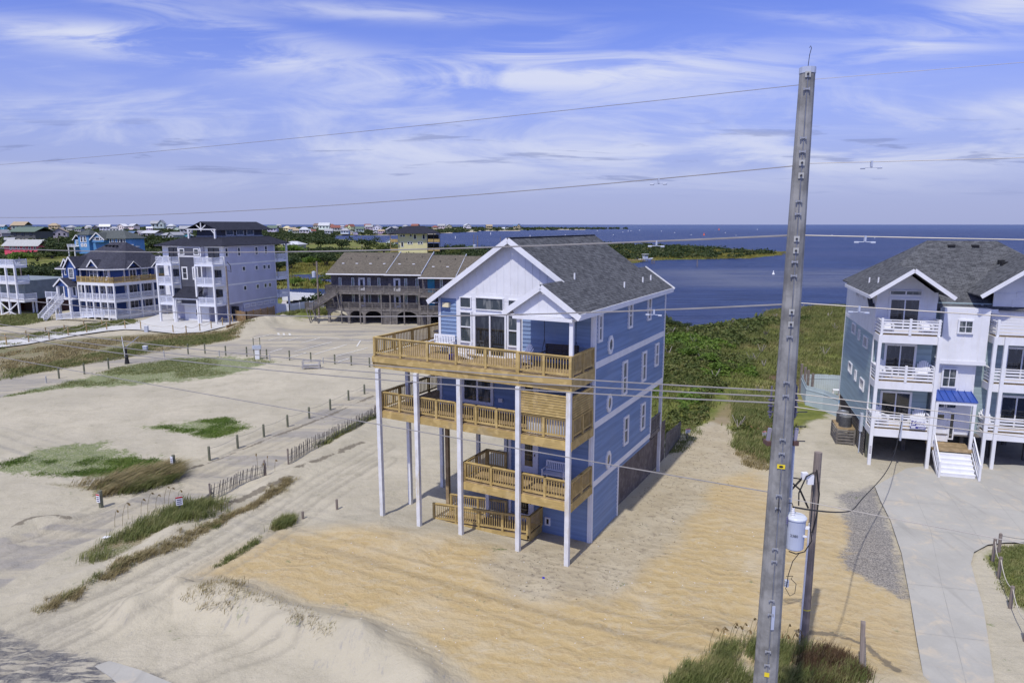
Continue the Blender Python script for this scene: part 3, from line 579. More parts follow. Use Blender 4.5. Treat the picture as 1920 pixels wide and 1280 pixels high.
# ------------------------------------------------------------------ the blue stilt house
def main_house():
    H = HOUSE; b = thing('beach_house', 'tall blue clapboard stilt house with golden wood decks and white posts, in the middle', 'house', tuple(H.o), H.yaw)
    F0 = wall_T('F', 0); S0 = wall_T('S', 0)
    # solid body, kept 2 cm inside the cladding
    m = MB(); m.box(-9.0, -.02, .02, 10.6, 6.0, 12.0); m.box(-3.2, -.02, 10.6, 11.88, 5.95, 12.0); m.box(-4.6, -.02, .02, 9.55, 3.0, 5.99); m.box(-4.6, -.02, .02, 3.83, -.6, 2.99)
    m.build('wall_core', BLUE, b)
    m = MB()
    siding(m, F0, -9.0, -7.92, 9.2, 12.1); siding(m, F0, -3.9, -.1, 9.2, 12.2); siding(m, F0, -9.0, -.1, 6.1, 9.18); siding(m, F0, -4.63, -.1, 3.1, 6.08); siding(m, F0, -4.63, -.1, -.5, 3.08)
    m.build('front_wall', BLUE, b)
    m = MB(); siding(m, S0, .1, 11.85, 9.36, 12.0); siding(m, S0, .1, 11.85, 6.31, 9.02); siding(m, S0, .1, 9.5, 3.22, 5.98); siding(m, S0, .1, 3.8, -.5, 2.92); siding(m, S0, 3.8, 9.5, 2.7, 2.92)
    m.build('side_wall', BLUE, b)
    for za, zb, v1 in ((9.02, 9.36, 11.9), (5.98, 6.31, 11.9), (2.92, 3.22, 9.55)):
        m = MB(); m.tb(S0, -.0, v1, -.01, .072, za, zb); m.build('trim_band', WHITE, b)
    for T, a, z0, z1 in ((S0, 0, -.5, 12), (S0, 11.78, 6.31, 12), (S0, 9.45, 3.22, 5.98), (S0, 3.76, -.5, 2.92), (F0, -.14, -.5, 12.2), (F0, -9.06, 6, 12.1), (F0, -4.7, -.5, 6.0)):
        m = MB(); m.tb(T, a, a+.14, -.01, .078, z0, z1); m.build('corner_board', WHITE, b)
    # white feature panel, gable cladding with battens
    m = MB(); m.tb(F0, -7.92, -3.9, -.01, .035, 9.15, 12.15); m.tb(F0, -8.92, -3.9, -.01, .045, 12.1, 12.45)
    sl = .673; top = lambda u: 12+(4.9-abs(u+4.5))*sl
    m.ext(F0, [(-9.3, 12.1), (-4.5, 15.28), (-1.3, 13.13), (-1.3, 12.1)], -.015, .03)
    u = -8.7
    while u < -1.35:
        z1 = top(u)-.14
        if z1 > 12.5: m.tb(F0, u-.02, u+.02, .03, .05, 12.45, z1)
        u += .41
    m.build('gable_cladding', WHITE, b)
    # roofs
    RP = lambda u, v: (u, v, 12.06+(.4-u)*sl)
    rf = MB(); rf.slab([RP(.4, -2.85), RP(.4, 12.2), RP(-1.5, 12.2), RP(-1.5, 10.95), RP(-4.5, 10.95), RP(-4.5, -.5), RP(-1.5, -.5), RP(-1.5, -2.85)], .07)
    LP = lambda u, v: (u, v, 12.06+(u+9.4)*sl); rf.slab([LP(-9.4, -.5), LP(-4.5, -.5), LP(-4.5, 10.95), LP(-9.4, 10.95)], .07)
    PP = lambda u, v: (u, v, 12.06+(u+3.4)*sl); rf.slab([PP(-3.4, -2.85), PP(-1.5, -2.85), PP(-1.5, .02), PP(-3.4, .02)], .07); rf.slab([PP(-3.4, 10.6), PP(-1.5, 10.6), PP(-1.5, 12.2), PP(-3.4, 12.2)], .07)
    roof = rf.build('roof', ROOFG, b)
    m = MB(); m.bar((-4.5, -.48, 15.363), (-4.5, 10.93, 15.363), .22, .012); m.build('ridge_cap', ROOFG, roof)
    def fas(p, q, name='fascia'): m = MB(); m.bar(p, q, .05, .26); return m.build(name, WHITE, b)
    dz = -.13; e = .0
    for (a, c) in (((-9.46, 12.0), (-4.5, 15.36)), ((-4.5, 15.36), (-1.45, 13.31))): fas((a[0], -.53, a[1]+dz), (c[0], -.53, c[1]+dz), 'rake_board')
    for (a, c) in (((-3.46, 12.02), (-1.5, 13.34)), ((-1.5, 13.34), (.46, 12.02))): fas((a[0], -2.88, a[1]+dz), (c[0], -2.88, c[1]+dz), 'rake_board')
    fas((.43, -2.85, 11.93), (.43, 12.2, 11.93)); fas((-3.42, -2.85, 11.93), (-3.42, -.02, 11.93)); fas((-9.43, -.5, 11.93), (-9.43, 10.9, 11.93))
    fas((.46, 12.23, 11.95), (-1.5, 12.23, 13.27), 'rake_board')
    m = MB(); m.box(.0, .41, -2.8, 12.18, 11.83, 11.86); m.box(-9.4, -9.0, -.5, 10.9, 11.83, 11.86); m.build('soffit', WHITE, b)
    # porch gable cladding and ceiling
    PF = wall_T('F', -2.62); m = MB(); m.ext(PF, [(-3.05, 12.0), (-3.05, 12.12), (-1.5, 13.18), (.05, 12.12), (.05, 12.0), (-.1, 11.84), (-2.9, 11.84)], -.06, .0)
    for u in (-2.6, -2.15, -1.7, -1.25, -.8, -.35): m.tb(PF, u-.015, u+.015, 0, .015, 11.98, 12.06+(1.9-abs(u+1.5))*sl-.16)
    m.build('porch_gable', WHITE, b); m = MB(); m.box(-3.0, .0, -2.56, -.02, 11.86, 11.9); m.build('porch_ceiling', WHITE, b)
    m = MB(); m.box(-3.0, .05, -2.78, -2.64, 11.68, 11.83); m.box(-3.0, -2.86, -2.62, -.04, 11.68, 11.83); m.box(-.08, .05, -2.62, -.04, 11.68, 11.83); m.build('porch_beam', WHITE, b)
    # windows and doors
    for (u, z, w, h) in ((-7.3, 11.93, .62, .50), (-5.83, 11.92, 1.62, .58), (-4.36, 11.93, .62, .5)): window(b, F0, u, z, w, h, .05, 'plain', out=.06)
    for u in (-7.3, -4.36): window(b, F0, u, 10.62, .62, 1.55, .08, 'hung', out=.065)
    o = window(b, F0, -5.8, 10.27, 1.78, 2.1, .1, 'slide', gl=GLASSD, name='sliding_door', out=.07); k = MB(); k.tb(F0, -5.0, -4.96, .07, .1, 10.1, 10.4); k.build('handle', DARKM, o)
    window(b, F0, -6.6, 7.4, 1.66, 1.5, .16, 'twin', out=.075); door(b, F0, -3.5, 6.2, .86, 2.1); door(b, F0, -3.5, 3.15, .86, 2.1); door(b, F0, -3.75, .45, .9, 2.05, glassy=True)
    window(b, F0, -2.36, .68, .16, .30, .07, 'plain', gl=GLASSD, name='vent')
    for v, z, w, h in ((.62, 11.0, .30, 1.15), (5.1, 11.1, .40, 1.15), (8.48, 11.12, .40, 1.15), (4.43, 7.74, .50, 1.65), (7.82, 7.77, .50, 1.55), (10.3, 8.05, .42, 1.2), (4.9, 4.64, .5, 1.4), (7.9, 4.7, .5, 1.4)):
        window(b, S0, v, z, w, h, .13, 'hung')
    for v, z in ((2.15, 9.93), (2.17, 6.85), (2.22, 3.75)): octwin(b, S0, v, z, .52)
    lm = MB(); lm.tb(F0, -8.7, -8.3, .02, .22, 11.62, 11.86); lm.build('wall_lamp', PAD, b); lm = MB(); lm.tb(F0, -5.3, -5.05, .02, .12, 6.75, 6.95); lm.build('meter_box', WHITE, b)
    for u, v in ((-1.47, .9), (-.40, 5.3), (-.46, 8.7), (-.48, 10.3)):
        z = 12.06+(.4-u)*sl; m = MB(); m.lathe([(.045, 0), (.045, .38)], (u, v, z-.08), 8); m.build('vent_pipe', PLAST, roof)
    # decks
    def deck(name, z, rects, fasc, beams, rails):
        f = MB()
        for (u0, u1, v0, v1) in rects: f.box(u0, u1, v0, v1, z-.05, z)
        d = f.build(name, PINED, b); m = MB()
        for p, q, za, zb, w in fasc: m.bar((*p, (za+zb)/2), (*q, (za+zb)/2), w, zb-za)
        m.build('rim_beam', PINE, d)
        m = MB()
        for p, q in beams: m.bar((*p, z-.17), (*q, z-.17), .06, .22)
        m.build('joist', PINED, d)
        for p, q, pp in rails:
            m = MB(); rail(m, (*p, z), (*q, z), 1.0, .135, .037, (.15, .04), pp, .12, .1); m.build('railing', PINE, d)
        return d
    J = lambda u0, u1, v0, v1, n: [((u0+(u1-u0)*i/n, v0), (u0+(u1-u0)*i/n, v1)) for i in range(1, n)]
    deck('top_deck', 9.14, [(-11.45, 0, -2.72, -.04), (-11.45, -9.1, -.03, 3.9)],
         [((-11.5, -2.78), (-2.7, -2.78), 8.80, 9.10, .07), ((-11.4, -2.70), (.05, -2.70), 8.48, 8.80, .1), ((-2.66, -2.87), (.12, -2.87), 8.80, 9.13, .07), ((.06, -2.83), (.06, -.02), 8.5, 9.12, .07), ((-11.49, -2.74), (-11.49, 3.95), 8.5, 9.12, .07), ((-11.45, 3.95), (-9.1, 3.95), 8.6, 9.12, .07)],
         J(-11.4, 0, -2.6, -.06, 26)+J(-11.4, -9.1, .05, 3.85, 6),
         [((-11.4, -2.68), (-2.78, -2.68), 1.72), ((-2.68, -2.76), (.0, -2.76), 1.34), ((.0, -2.6), (.0, -.1), 1.2), ((-11.4, -2.6), (-11.4, 3.85), 1.6), ((-11.35, 3.87), (-9.15, 3.87), 1.1)])
    deck('middle_deck', 6.16, [(-11.2, 0, -2.60, -.04), (-11.2, -9.1, -.03, 3.3)],
         [((-11.3, -2.64), (-2.72, -2.64), 5.75, 6.12, .08), ((-2.7, -2.72), (.1, -2.72), 5.68, 6.12, .08), ((.05, -2.66), (.05, -.02), 5.7, 6.12, .07), ((-11.25, -2.6), (-11.25, 3.3), 5.75, 6.12, .07)],
         J(-11.2, 0, -2.5, -.06, 26)+J(-11.2, -9.1, .05, 3.25, 6),
         [((-11.15, -2.53), (-2.8, -2.53), 1.25), ((-2.7, -2.60), (-.1, -2.60), 1.3), ((.0, -2.5), (.0, -.1), 1.2), ((-11.15, -2.4), (-11.15, 3.2), 1.6), ((-11.1, 3.2), (-9.15, 3.2), 1.0)])
    deck('lower_deck', 3.12, [(-5.95, 0, -2.60, -.28), (-4.68, 0, -.28, -.04)],
         [((-6.05, -2.64), (.1, -2.64), 2.68, 3.08, .08), ((.05, -2.6), (.05, -.02), 2.68, 3.08, .07), ((-6.0, -2.6), (-6.0, -.25), 2.7, 3.08, .07)],
         J(-5.9, 0, -2.5, -.3, 14), [((-5.9, -2.53), (-2.75, -2.53), 1.55), ((-2.6, -2.53), (-.1, -2.53), 1.2), ((.0, -2.5), (.0, -.1), 1.2), ((-5.9, -2.45), (-5.9, -.3), 1.1), ((-5.85, -.3), (-4.75, -.3), 1.1)])
    # slatted privacy screen around the corner of the middle deck
    m = MB()
    for i in range(8): z = 7.2+i*.125; m.box(-2.72, -.05, -2.72, -2.69, z, z+.10); m.box(.04, .07, -2.6, -.1, z, z+.10)
    m.box(-2.8, -2.66, -2.68, -2.54, 6.1, 8.2); m.box(-.16, .05, -2.74, -2.56, 5.7, 8.2); m.box(-2.75, 0, -2.76, -2.62, 8.2, 8.24); m.box(-.02, .12, -2.6, -.1, 8.2, 8.24); m.build('privacy_screen', PINE, b)
    # posts
    for u, z1 in ((-11.13, 8.47), (-8.63, 8.47), (-5.99, 8.47), (-2.66, 8.47), (-.03, 8.47)):
        x, y, _ = H.w(u, -2.78); m = MB(); vv = -2.80; m.box(u-.11, u+.11, vv-.11, vv+.09, min(-.3, hz(x, y)-.3), z1); m.build('post', POSTW, b)
    for u in (-2.74, -.05): m = MB(); m.box(u-.09, u+.09, -2.66, -2.5 if u < -1 else -2.5, 9.15, 11.68); m.build('post', WHITE, b)
    for u, v, z1, mt in ((-10.95, -.5, 5.75, POSTW), (-10.85, 2.6, 5.75, POSTW), (-8.9, .35, 5.75, PINED), (-8.6, 3.2, 5.75, POSTW), (-5.95, -.15, 2.68, POSTW), (-6.9, 3.6, 5.9, POSTW), (-8.8, 7, 5.9, POSTW), (-6.5, 9.8, 5.9, POSTW), (-10.95, -.5, 8.45, POSTW), (-10.95, 2.6, 8.45, POSTW)):
        z0 = -.3 if z1 < 8 else 6.16
        m = MB(); m.box(u-.1, u+.1, v-.1, v+.1, z0, z1); m.build('post', mt, b)
    for p, q in (((-8.6, 3.2, 3.9), (-6.95, 3.6, 5.8)), ((-6.8, 3.6, 5.8), (-5.2, 3.9, 4.2)), ((-8.8, 7, 4.2), (-8.6, 3.3, 5.8))): m = MB(); m.bar(p, q, .05, .22); m.build('brace', GREYW, b)
    m = MB(); m.box(-9.0, -4.64, 0.1, 10.6, 5.84, 5.98); m.build('underfloor', GREYW, b)
    # ramp with railings
    m = MB(); m.add([(-8.6, -1.45, .02), (-2.9, -1.45, .42), (-2.9, -.12, .42), (-8.6, -.12, .02), (-8.6, -1.45, -.1), (-2.9, -1.45, .30), (-2.9, -.12, .30), (-8.6, -.12, -.1)], [(0, 1, 2, 3), (7, 6, 5, 4), (0, 4, 5, 1), (1, 5, 6, 2), (2, 6, 7, 3), (3, 7, 4, 0)])
    rp = m.build('ramp', PINED, b)
    m = MB(); rail(m, (-8.6, -1.5, -.05), (-2.8, -1.5, .42), 1.02, .135, .037, (.14, .04), 1.45, .12, .1); m.bar((-8.6, -1.55, -.08), (-2.8, -1.55, .28), .05, .2); m.build('railing', PINE, rp)
    m = MB(); rail(m, (-8.4, -.1, .0), (-4.85, -.1, .3), 1.02, .135, .037, (.14, .04), 1.8, .12, .1); m.build('railing', PINE, rp)
    m = MB(); rail(m, (-2.72, -1.5, .42), (-2.72, -.1, .42), 1.0, .135, .037, (.14, .04), 1.3, .12, .1); m.bar((-2.7, -1.5, .25), (-2.7, -.1, .25), .05, .4); m.build('railing', PINE, rp)
    m = MB(); m.box(-9.0, -4.75, .6, 10.4, -.02, .05); m.build('parking_slab', concrete('slab_concrete', (.30, .29, .28), .5), b)
    # back decks, far corner posts
    m = MB(); m.box(-.1, .08, 11.7, 11.88, -.2, 5.95); m.build('post', POSTW, b)
    m = MB(); m.box(-3.4, 0, 9.7, 12.0, 2.9, 3.02); d = m.build('rear_deck', GREYW, b); m = MB(); rail(m, (0, 9.7, 3.0), (0, 12, 3.0), 1.0, .13, .04, (.13, .04), 1.1, .1); m.bar((0.02, 9.7, 2.9), (0.02, 12, 2.9), .05, .25); m.build('railing', GREYW, d)
    # things on the decks
    def on(u, v, z): return H.w(u, v, z)
    y0 = H.yaw
    bt = make_bench('garden_bench', 'white slatted bench on the top deck, left of the sliding door', 1.3); bt.location = on(-8.55, -.55, 9.14); bt.rotation_euler = (0, 0, y0+.05)
    bb = make_bench('garden_bench', 'white slatted bench on the lower deck of the blue stilt house', 1.25); bb.location = on(-1.75, -.55, 3.12); bb.rotation_euler = (0, 0, y0)
    bt['group'] = bb['group'] = 'white benches on the decks'
    adirondack(on(-6.75, -1.25, 9.14), y0-.95, 'white adirondack chair angled before the left pane of the sliding door on the top deck')
    adirondack(on(-3.35, -1.1, 9.14), y0-.5, 'white adirondack chair beside the dark porch swing on the top deck')
    adirondack(on(-9.9, -1.55, 9.14), y0+2.4, 'white adirondack chair at the left corner of the top deck', ) if False else None
    sw = thing('porch_swing', 'dark brown slatted porch swing hanging under the small porch gable', 'porch swing', on(-1.35, -1.0, 9.62), y0+.1)
    m = MB()
    for i in range(5): m.bar((-.85, -.25+i*.11, 0), (.85, -.25+i*.11, 0), .09, .025)
    m.build('seat', BROWNF, sw); m = MB()
    for i in range(6): m.bar((-.85, .27+i*.02, .08+i*.1), (.85, .27+i*.02, .08+i*.1), .025, .09)
    for x in (-.8, 0, .8): m.bar((x, .25, 0), (x, .38, .62), .05, .05)
    m.build('backrest', BROWNF, sw)
    for s in (-1, 1):
        m = MB(); m.bar((s*.84, -.28, .27), (s*.84, .3, .27), .07, .03); m.bar((s*.84, -.26, 0), (s*.84, -.26, .27), .05, .05); m.build('armrest', BROWNF, sw)
        m = MB(); m.tube([(s*.84, -.24, .28), (s*.80, 0, .9), (s*.80, 0, 2.15)], .014, 5); m.tube([(s*.84, .28, .45), (s*.80, 0, .9)], .014, 5); m.build('rope', BLACK, sw)
    tb = thing('patio_table', 'round brown patio table at the far left end of the top deck', 'table', on(-10.35, 2.2, 9.14), y0)
    m = MB(); m.lathe([(.02, .70), (.55, .70), (.55, .74), (.02, .74)], n=20); m.build('tabletop', BROWNF, tb); m = MB()
    m.lathe([(.30, 0), (.28, .04), (.06, .08), (.06, .70)], n=12); m.build('pedestal', BROWNF, tb)
    ht = thing('hot_tub', 'white hot tub with dark cover behind the slatted screen on the middle deck', 'hot tub', on(-1.35, -1.45, 6.16), y0)
    m = MB(); m.box(-1.05, 1.05, -.95, .95, 0, .80)
    for i in range(15): x = -1.0+i*.143; m.box(x-.03, x+.03, -.975, -.952, .04, .74)
    m.build('cabinet', simple('pale_grey_tub_panels', (.62, .64, .67), .4, .05), ht); m = MB(); m.box(-1.08, 1.08, -1.0, 1.0, .81, .92); m.build('cover', simple('grey_tub_cover', (.25, .26, .28), .7, .1), ht)
    bt2 = thing('storage_tub', 'small blue tub on the top deck behind the white chair', 'tub', on(-6.95, -2.0, 9.14), y0); m = MB(); m.lathe([(.14, 0), (.18, .34), (.16, .34), (.12, .04)], n=12); m.build('bucket', simple('deep_blue_plastic', (.02, .03, .35), .4), bt2)
    return b
main_house()

def board_fence(name, label, cat, pts, h, mat, board=.14, gap=.012, th=.02, post=None, pmat=None, group=None, h2=None, zfun=None, horiz=False):
    """vertical or horizontal boards between ground points"""
    x0, y0 = pts[0]; t = thing(name, label, cat, (x0, y0, 0), 0, group)
    for i in range(len(pts)-1):
        a = Vector((pts[i][0]-x0, pts[i][1]-y0, 0)); b = Vector((pts[i+1][0]-x0, pts[i+1][1]-y0, 0)); L = (b-a).length; d = (b-a)/L; m = MB()
        if horiz:
            n = int(h/board)
            for k in range(n): z = .05+k*board; m.bar(a+Vector((0, 0, z+board*.4)), b+Vector((0, 0, z+board*.4)), th, board-gap)
        else:
            n = max(2, int(L/board))
            for k in range(n):
                c = a+d*(L*(k+.5)/n); hh = h+((h2-h)*(k+.5)/n if h2 else 0)+rnd.uniform(-.03, .03); g0 = hz(c.x+x0, c.y+y0)-.1
                q = d*(board-gap)/2; nrm = Vector((-d.y, d.x, 0))*th/2
                m.add([c-q-nrm+Vector((0, 0, g0)), c+q-nrm+Vector((0, 0, g0)), c+q+nrm+Vector((0, 0, g0)), c-q+nrm+Vector((0, 0, g0)), c-q-nrm+Vector((0, 0, hh)), c+q-nrm+Vector((0, 0, hh)), c+q+nrm+Vector((0, 0, hh)), c-q+nrm+Vector((0, 0, hh))],
                      [(0, 3, 2, 1), (4, 5, 6, 7), (0, 1, 5, 4), (1, 2, 6, 5), (2, 3, 7, 6), (3, 0, 4, 7)])
            m.bar(a+Vector((0, 0, h*.8)), b+Vector((0, 0, (h2 or h)*.8)), th*4, .08)
        m.build('board_panel', mat, t)
        if post:
            n = max(1, int(round(L/post)))
            for k in range(n+1):
                c = a+d*(L*k/n); m = MB(); hh = h+((h2-h)*k/n if h2 else 0); m.box(c.x-.06, c.x+.06, c.y-.06, c.y+.06, -.3, hh+.06); m.build('post', pmat or mat, t)
    return t
hw = lambda u, v: HOUSE.w(u, v)[:2]
board_fence('board_fence', 'dark weathered plank wall closing the stilts along the right side of the blue house', 'fence', [hw(-.35, 4.7), hw(-.35, 9.6), hw(-.35, 14.3)], 2.85, FENCEW, .15, .02, h2=2.8)
board_fence('board_fence', 'low weathered fence running on behind the blue stilt house towards the dunes', 'fence', [hw(-.3, 14.4), hw(-.6, 19.5)], 1.75, GREYW, .15, .03, h2=1.3)
board_fence('board_fence', 'dark plank screen under the middle deck behind the stilts of the blue house', 'fence', [hw(-8.3, 9.7), hw(-4.6, 9.7)], 2.4, FENCEW, .15, .02)

# ------------------------------------------------------------------ generic pieces for the neighbouring houses
def hip(rf, x0, x1, y0, y1, z0, rx0, rx1, ry, z1, th=.08):
    """hip roof with ridge from rx0 to rx1 at y=ry"""
    rf.slab([(x0, y0, z0), (x1, y0, z0), (rx1, ry, z1), (rx0, ry, z1)], th); rf.slab([(x1, y1, z0), (x0, y1, z0), (rx0, ry, z1), (rx1, ry, z1)], th)
    rf.slab([(x0, y1, z0), (x0, y0, z0), (rx0, ry, z1)], th); rf.slab([(x1, y0, z0), (x1, y1, z0), (rx1, ry, z1)], th); return rf
def gable_y(rf, x0, x1, y0, y1, z0, z1, th=.08):      # ridge runs along y
    xm = (x0+x1)/2; rf.slab([(x0, y0, z0), (xm, y0, z1), (xm, y1, z1), (x0, y1, z0)], th); rf.slab([(xm, y0, z1), (x1, y0, z0), (x1, y1, z0), (xm, y1, z1)], th); return rf
def gable_x(rf, x0, x1, y0, y1, z0, z1, th=.08):      # ridge runs along x
    ym = (y0+y1)/2; rf.slab([(x0, y0, z0), (x1, y0, z0), (x1, ym, z1), (x0, ym, z1)], th); rf.slab([(x0, ym, z1), (x1, ym, z1), (x1, y1, z0), (x0, y1, z0)], th); return rf
def rakes(par, x0, x1, y, z0, z1, mat=None, h=.24):
    xm = (x0+x1)/2
    for a, c in ((x0, xm), (x1, xm)): m = MB(); m.bar((a, y, z0-.1), (c, y, z1-.1), .05, h); m.build('rake_board', mat or WHITE, par)
def simple_rail(name, par, p, q, h, mat, posts=1.6, style='v', bal=.16, bw=.04, pw=.12, ph=.05):
    m = MB(); rail(m, p, q, h, bal, bw, (.12, .06), posts, pw, .08, style, ph); return m.build(name, mat, par)

def text_mesh(par, txt, size, T, a, z, out, mat, name='lettering', vert=False, ang=0):
    c = bpy.data.curves.new(name, 'FONT'); c.body = txt; c.size = size; c.extrude = .004; c.align_x = 'CENTER'; c.align_y = 'CENTER'
    o = bpy.data.objects.new(name, c); COL.objects.link(o); dg = bpy.context.evaluated_depsgraph_get(); me = bpy.data.meshes.new_from_object(o.evaluated_get(dg)); bpy.data.objects.remove(o)
    for v in me.vertices:
        x, y, zz = v.co; xx, yy = x*cos(ang)-y*sin(ang), x*sin(ang)+y*cos(ang); p = T(a+xx, out+zz, z+yy); v.co = p
    me.materials.clear(); me.materials.append(mat); me.name = name; ob = bpy.data.objects.new(name, me); COL.objects.link(ob); ob.parent = par; return ob

def right_house():
    F = Frame(*G(1627, 870), 16.5); b = thing('duplex_house', 'white and blue-green duplex beach house with slatted white balconies, at the right edge', 'house', tuple(F.o), F.yaw)
    S0 = wall_T('L', -.0); F1 = wall_T('F', 1.5)
    m = MB(); m.box(.03, 3.55, 1.53, 12.2, 2.1, 11.6); m.box(3.5, 13.0, 2.33, 12.2, 2.1, 10.9); m.box(7.4, 12.6, 2.3, 12, 2.1, 11.6); m.build('wall_core', SEAFOAM, b)
    m = MB(); siding(m, S0, 1.5, 12.2, 2.1, 8.6, .2); siding(m, F1, .1, 3.5, 2.4, 5.3, .2); siding(m, F1, .1, 3.5, 5.8, 8.3, .2); m.build('lower_wall', SEAFOAM, b)
    m = MB(); m.tb(S0, 1.5, 12.2, -.01, .035, 8.85, 11.5); m.tb(S0, 1.48, 12.22, -.01, .05, 8.6, 8.85); m.tb(F1, -.02, 3.55, -.01, .035, 8.3, 11.6)
    m.ext(wall_T('F', 1.5), [(-.2, 11.55), (1.6, 12.9), (3.4, 11.55)], -.04, .033)
    for i in range(9): x = .2+i*.42; m.tb(F1, x-.015, x+.015, .03, .05, 10.9, 12.93-abs(x-1.57)*.72-.05)
    m.build('upper_wall', WHITE, b)
    for q in (1.42, 12.1): m = MB(); m.tb(S0, q, q+.14, -.01, .06, 2.1, 11.4); m.build('corner_board', WHITE, b)
    # centre bay
    C1 = wall_T('F', 1.3); m = MB(); m.box(3.98, 6.6, 1.32, 2.4, 7.0, 10.65); m.box(3.85, 6.25, 1.72, 2.4, 2.0, 6.95)
    for i in range(7): x = 4.0+i*.43; m.tb(C1, x-.015, x+.015, -.03, .0, 7.25, 10.6); m.box(3.9+i*.37, 3.93+i*.37, 1.70, 1.74, 5.2, 6.9)
    m.box(3.94, 6.64, 1.28, 2.35, 6.93, 7.2); m.build('centre_bay', WHITE, b)
    window(b, C1, 5.25, 9.45, .72, .72, .1, 'cross'); window(b, wall_T('F', 1.70), 4.75, 5.95, .72, 1.15, .1, 'cross')
    for u in (3.5, 6.35): m = MB(); m.box(u-.04, u+.10, 2.26, 2.34, 2.1, 10.8); m.build('corner_board', WHITE, b)
    # door, awning, stairs
    D = wall_T('F', 1.70); dd = door(b, D, 4.45, 1.55, .95, 2.1, glassy=False); g = MB(); g.tb(D, 4.2, 4.7, .03, .07, 3.05, 3.4); g.build('pane', GLASSD, dd)
    window(b, D, 5.18, 2.65, .2, 1.7, .07, 'plain', gl=GLASSD, name='sidelight'); window(b, D, 4.35, 4.05, .5, .26, .06, 'plain', name='transom'); window(b, D, 5.05, 4.05, .5, .26, .06, 'plain', name='transom')
    aw = MB(); aw.slab([(3.75, .3, 4.68), (6.15, .3, 4.68), (6.15, 1.7, 5.08), (3.75, 1.7, 5.08)], .05); A = aw.build('awning', BLUEMET, b)
    for i in range(7): x = 3.8+i*.385; m = MB(); m.bar((x, .3, 4.72), (x, 1.68, 5.12), .03, .05); m.build('seam', BLUEMET, A)
    m = MB(); m.box(3.78, 6.1, .35, .47, 4.42, 4.62); m.box(5.95, 6.1, .48, 1.6, 4.42, 4.62); m.build('awning_beam', WHITE, b)
    for u in (3.84, 6.0): m = MB(); m.box(u-.09, u+.09, .33, .49, 1.4, 4.42); m.build('post', WHITE, b)
    m = MB(); m.box(3.75, 6.1, .0, 1.68, 1.35, 1.5); m.build('landing', PINED, b)
    st = MB()
    for i in range(7): z = 1.5-.214*(i+1)+.214; y = -i*.26; st.box(3.88, 5.95, y-.26, y, z-.214-.0, z-.172 if False else z-.02-.19+.19)
    st = MB()
    for i in range(6):
        z = 1.28-i*.235; y = -i*.27; st.box(3.88, 5.92, y-.30, y-.01, z-.05, z); st.box(3.90, 5.90, y-.29, y-.26, z-.235, z-.052)
    s = st.build('stairs', WHITE, b)
    for u in (3.78, 6.02):
        m = MB(); m.bar((u, 0, 2.45), (u, -1.65, 1.05), .07, .10); m.bar((u, 0, 2.05), (u, -1.6, .7), .03, .1); m.bar((u, 0, 1.75), (u, -1.6, .4), .03, .1); m.box(u-.06, u+.06, -1.72, -1.6, -.1, 1.15); m.bar((u, .1, 1.3), (u, -1.65, -.05), .05, .25); m.build('handrail', WHITE, s)
    # balconies (left tower and right tower)
    for k, (u0, u1, v0, vw) in enumerate(((0, 3.5, 0, 1.5), (6.95, 11.6, 1.15, 2.3))):
        FW = wall_T('F', vw)
        for z in (2.58, 5.83, 8.92):
            m = MB(); m.box(u0, u1, v0+.05, vw-.02, z-.06, z); d = m.build('balcony', PINED, b)
            m = MB(); m.box(u0-.06, u1+.06, v0-.04, v0+.04, z-.55, z-.03); m.box(u0-.06, u0+.02, v0+.05, vw, z-.5, z-.03); m.box(u1-.02, u1+.06, v0+.05, vw, z-.5, z-.03); m.build('fascia', WHITE, d)
            m = MB(); xm = (u0+u1)/2; rail(m, (u0+.1, v0, z), (u1-.1, v0, z), .98, top=(.12, .05), posts=(u1-u0)/2, pw=.14, style='h', ph=.1); m.build('railing', WHITE, d)
            m = MB(); rail(m, (u0, v0, z), (u0, vw, z), .98, top=(.12, .05), style='h'); m.build('railing', WHITE, d)
            if k == 0: m = MB(); rail(m, (u1, v0, z), (u1, vw, z), .98, top=(.12, .05), style='h'); m.build('railing', WHITE, d)
            window(b, FW, (u0+u1)/2-(.1 if k == 0 else .3), z+1.15, 1.65, 2.0, .14, 'slide', gl=GLASSD, name='sliding_door')
            if z > 8: window(b, FW, (u0+u1)/2-.1, z+2.62, 1.8, .22, .06, 'slide', name='transom')
            m = MB(); m.box(u0+.05, u1-.05, v0+.06, vw-.03, z-.4, z-.34); m.build('ceiling', WHITE, d)
    for u, v, z1 in ((.03, -.1, 8.9), (3.47, -.1, 8.9), (6.95, 1.05, 8.9), (7.55, 1.05, 8.9), (11.5, 1.05, 8.9)): m = MB(); m.box(u-.1, u+.1, v-.1, v+.08, -.2, z1); m.build('post', WHITE, b)
    for u in (3.0, 6.6, 8.5, 10.5):
        for v in (4, 7.5, 11): m = MB(); m.box(u-.12, u+.12, v-.12, v+.12, -.2, 2.1); m.build('post', GREYW, b)
    m = MB(); m.box(.12, .40, 1.5, 1.8, -.2, 2.1); m.build('post', POSTG, b); m = MB(); m.box(.1, .4, 7, 7.3, -.2, 2.1); m.build('post', POSTG, b)
    m = MB(); m.box(0.05, 12.9, 1.6, 12.1, 2.0, 2.09); m.build('underfloor', GREYW, b)
    m = MB()
    for i in range(10): m.box(0.0, .05, 1.9, 7, .1+i*.19, .22+i*.19)
    m.box(.02, 12.8, 12.0, 12.1, 0, 2.0); m.build('under_house_slats', GREYW, b)
    # roofs
    rf = MB(); gable_y(rf, -.82, 3.98, -.45, 8.6, 11.47, 13.2); hipz = lambda y: 14.85-(8-y)*.71
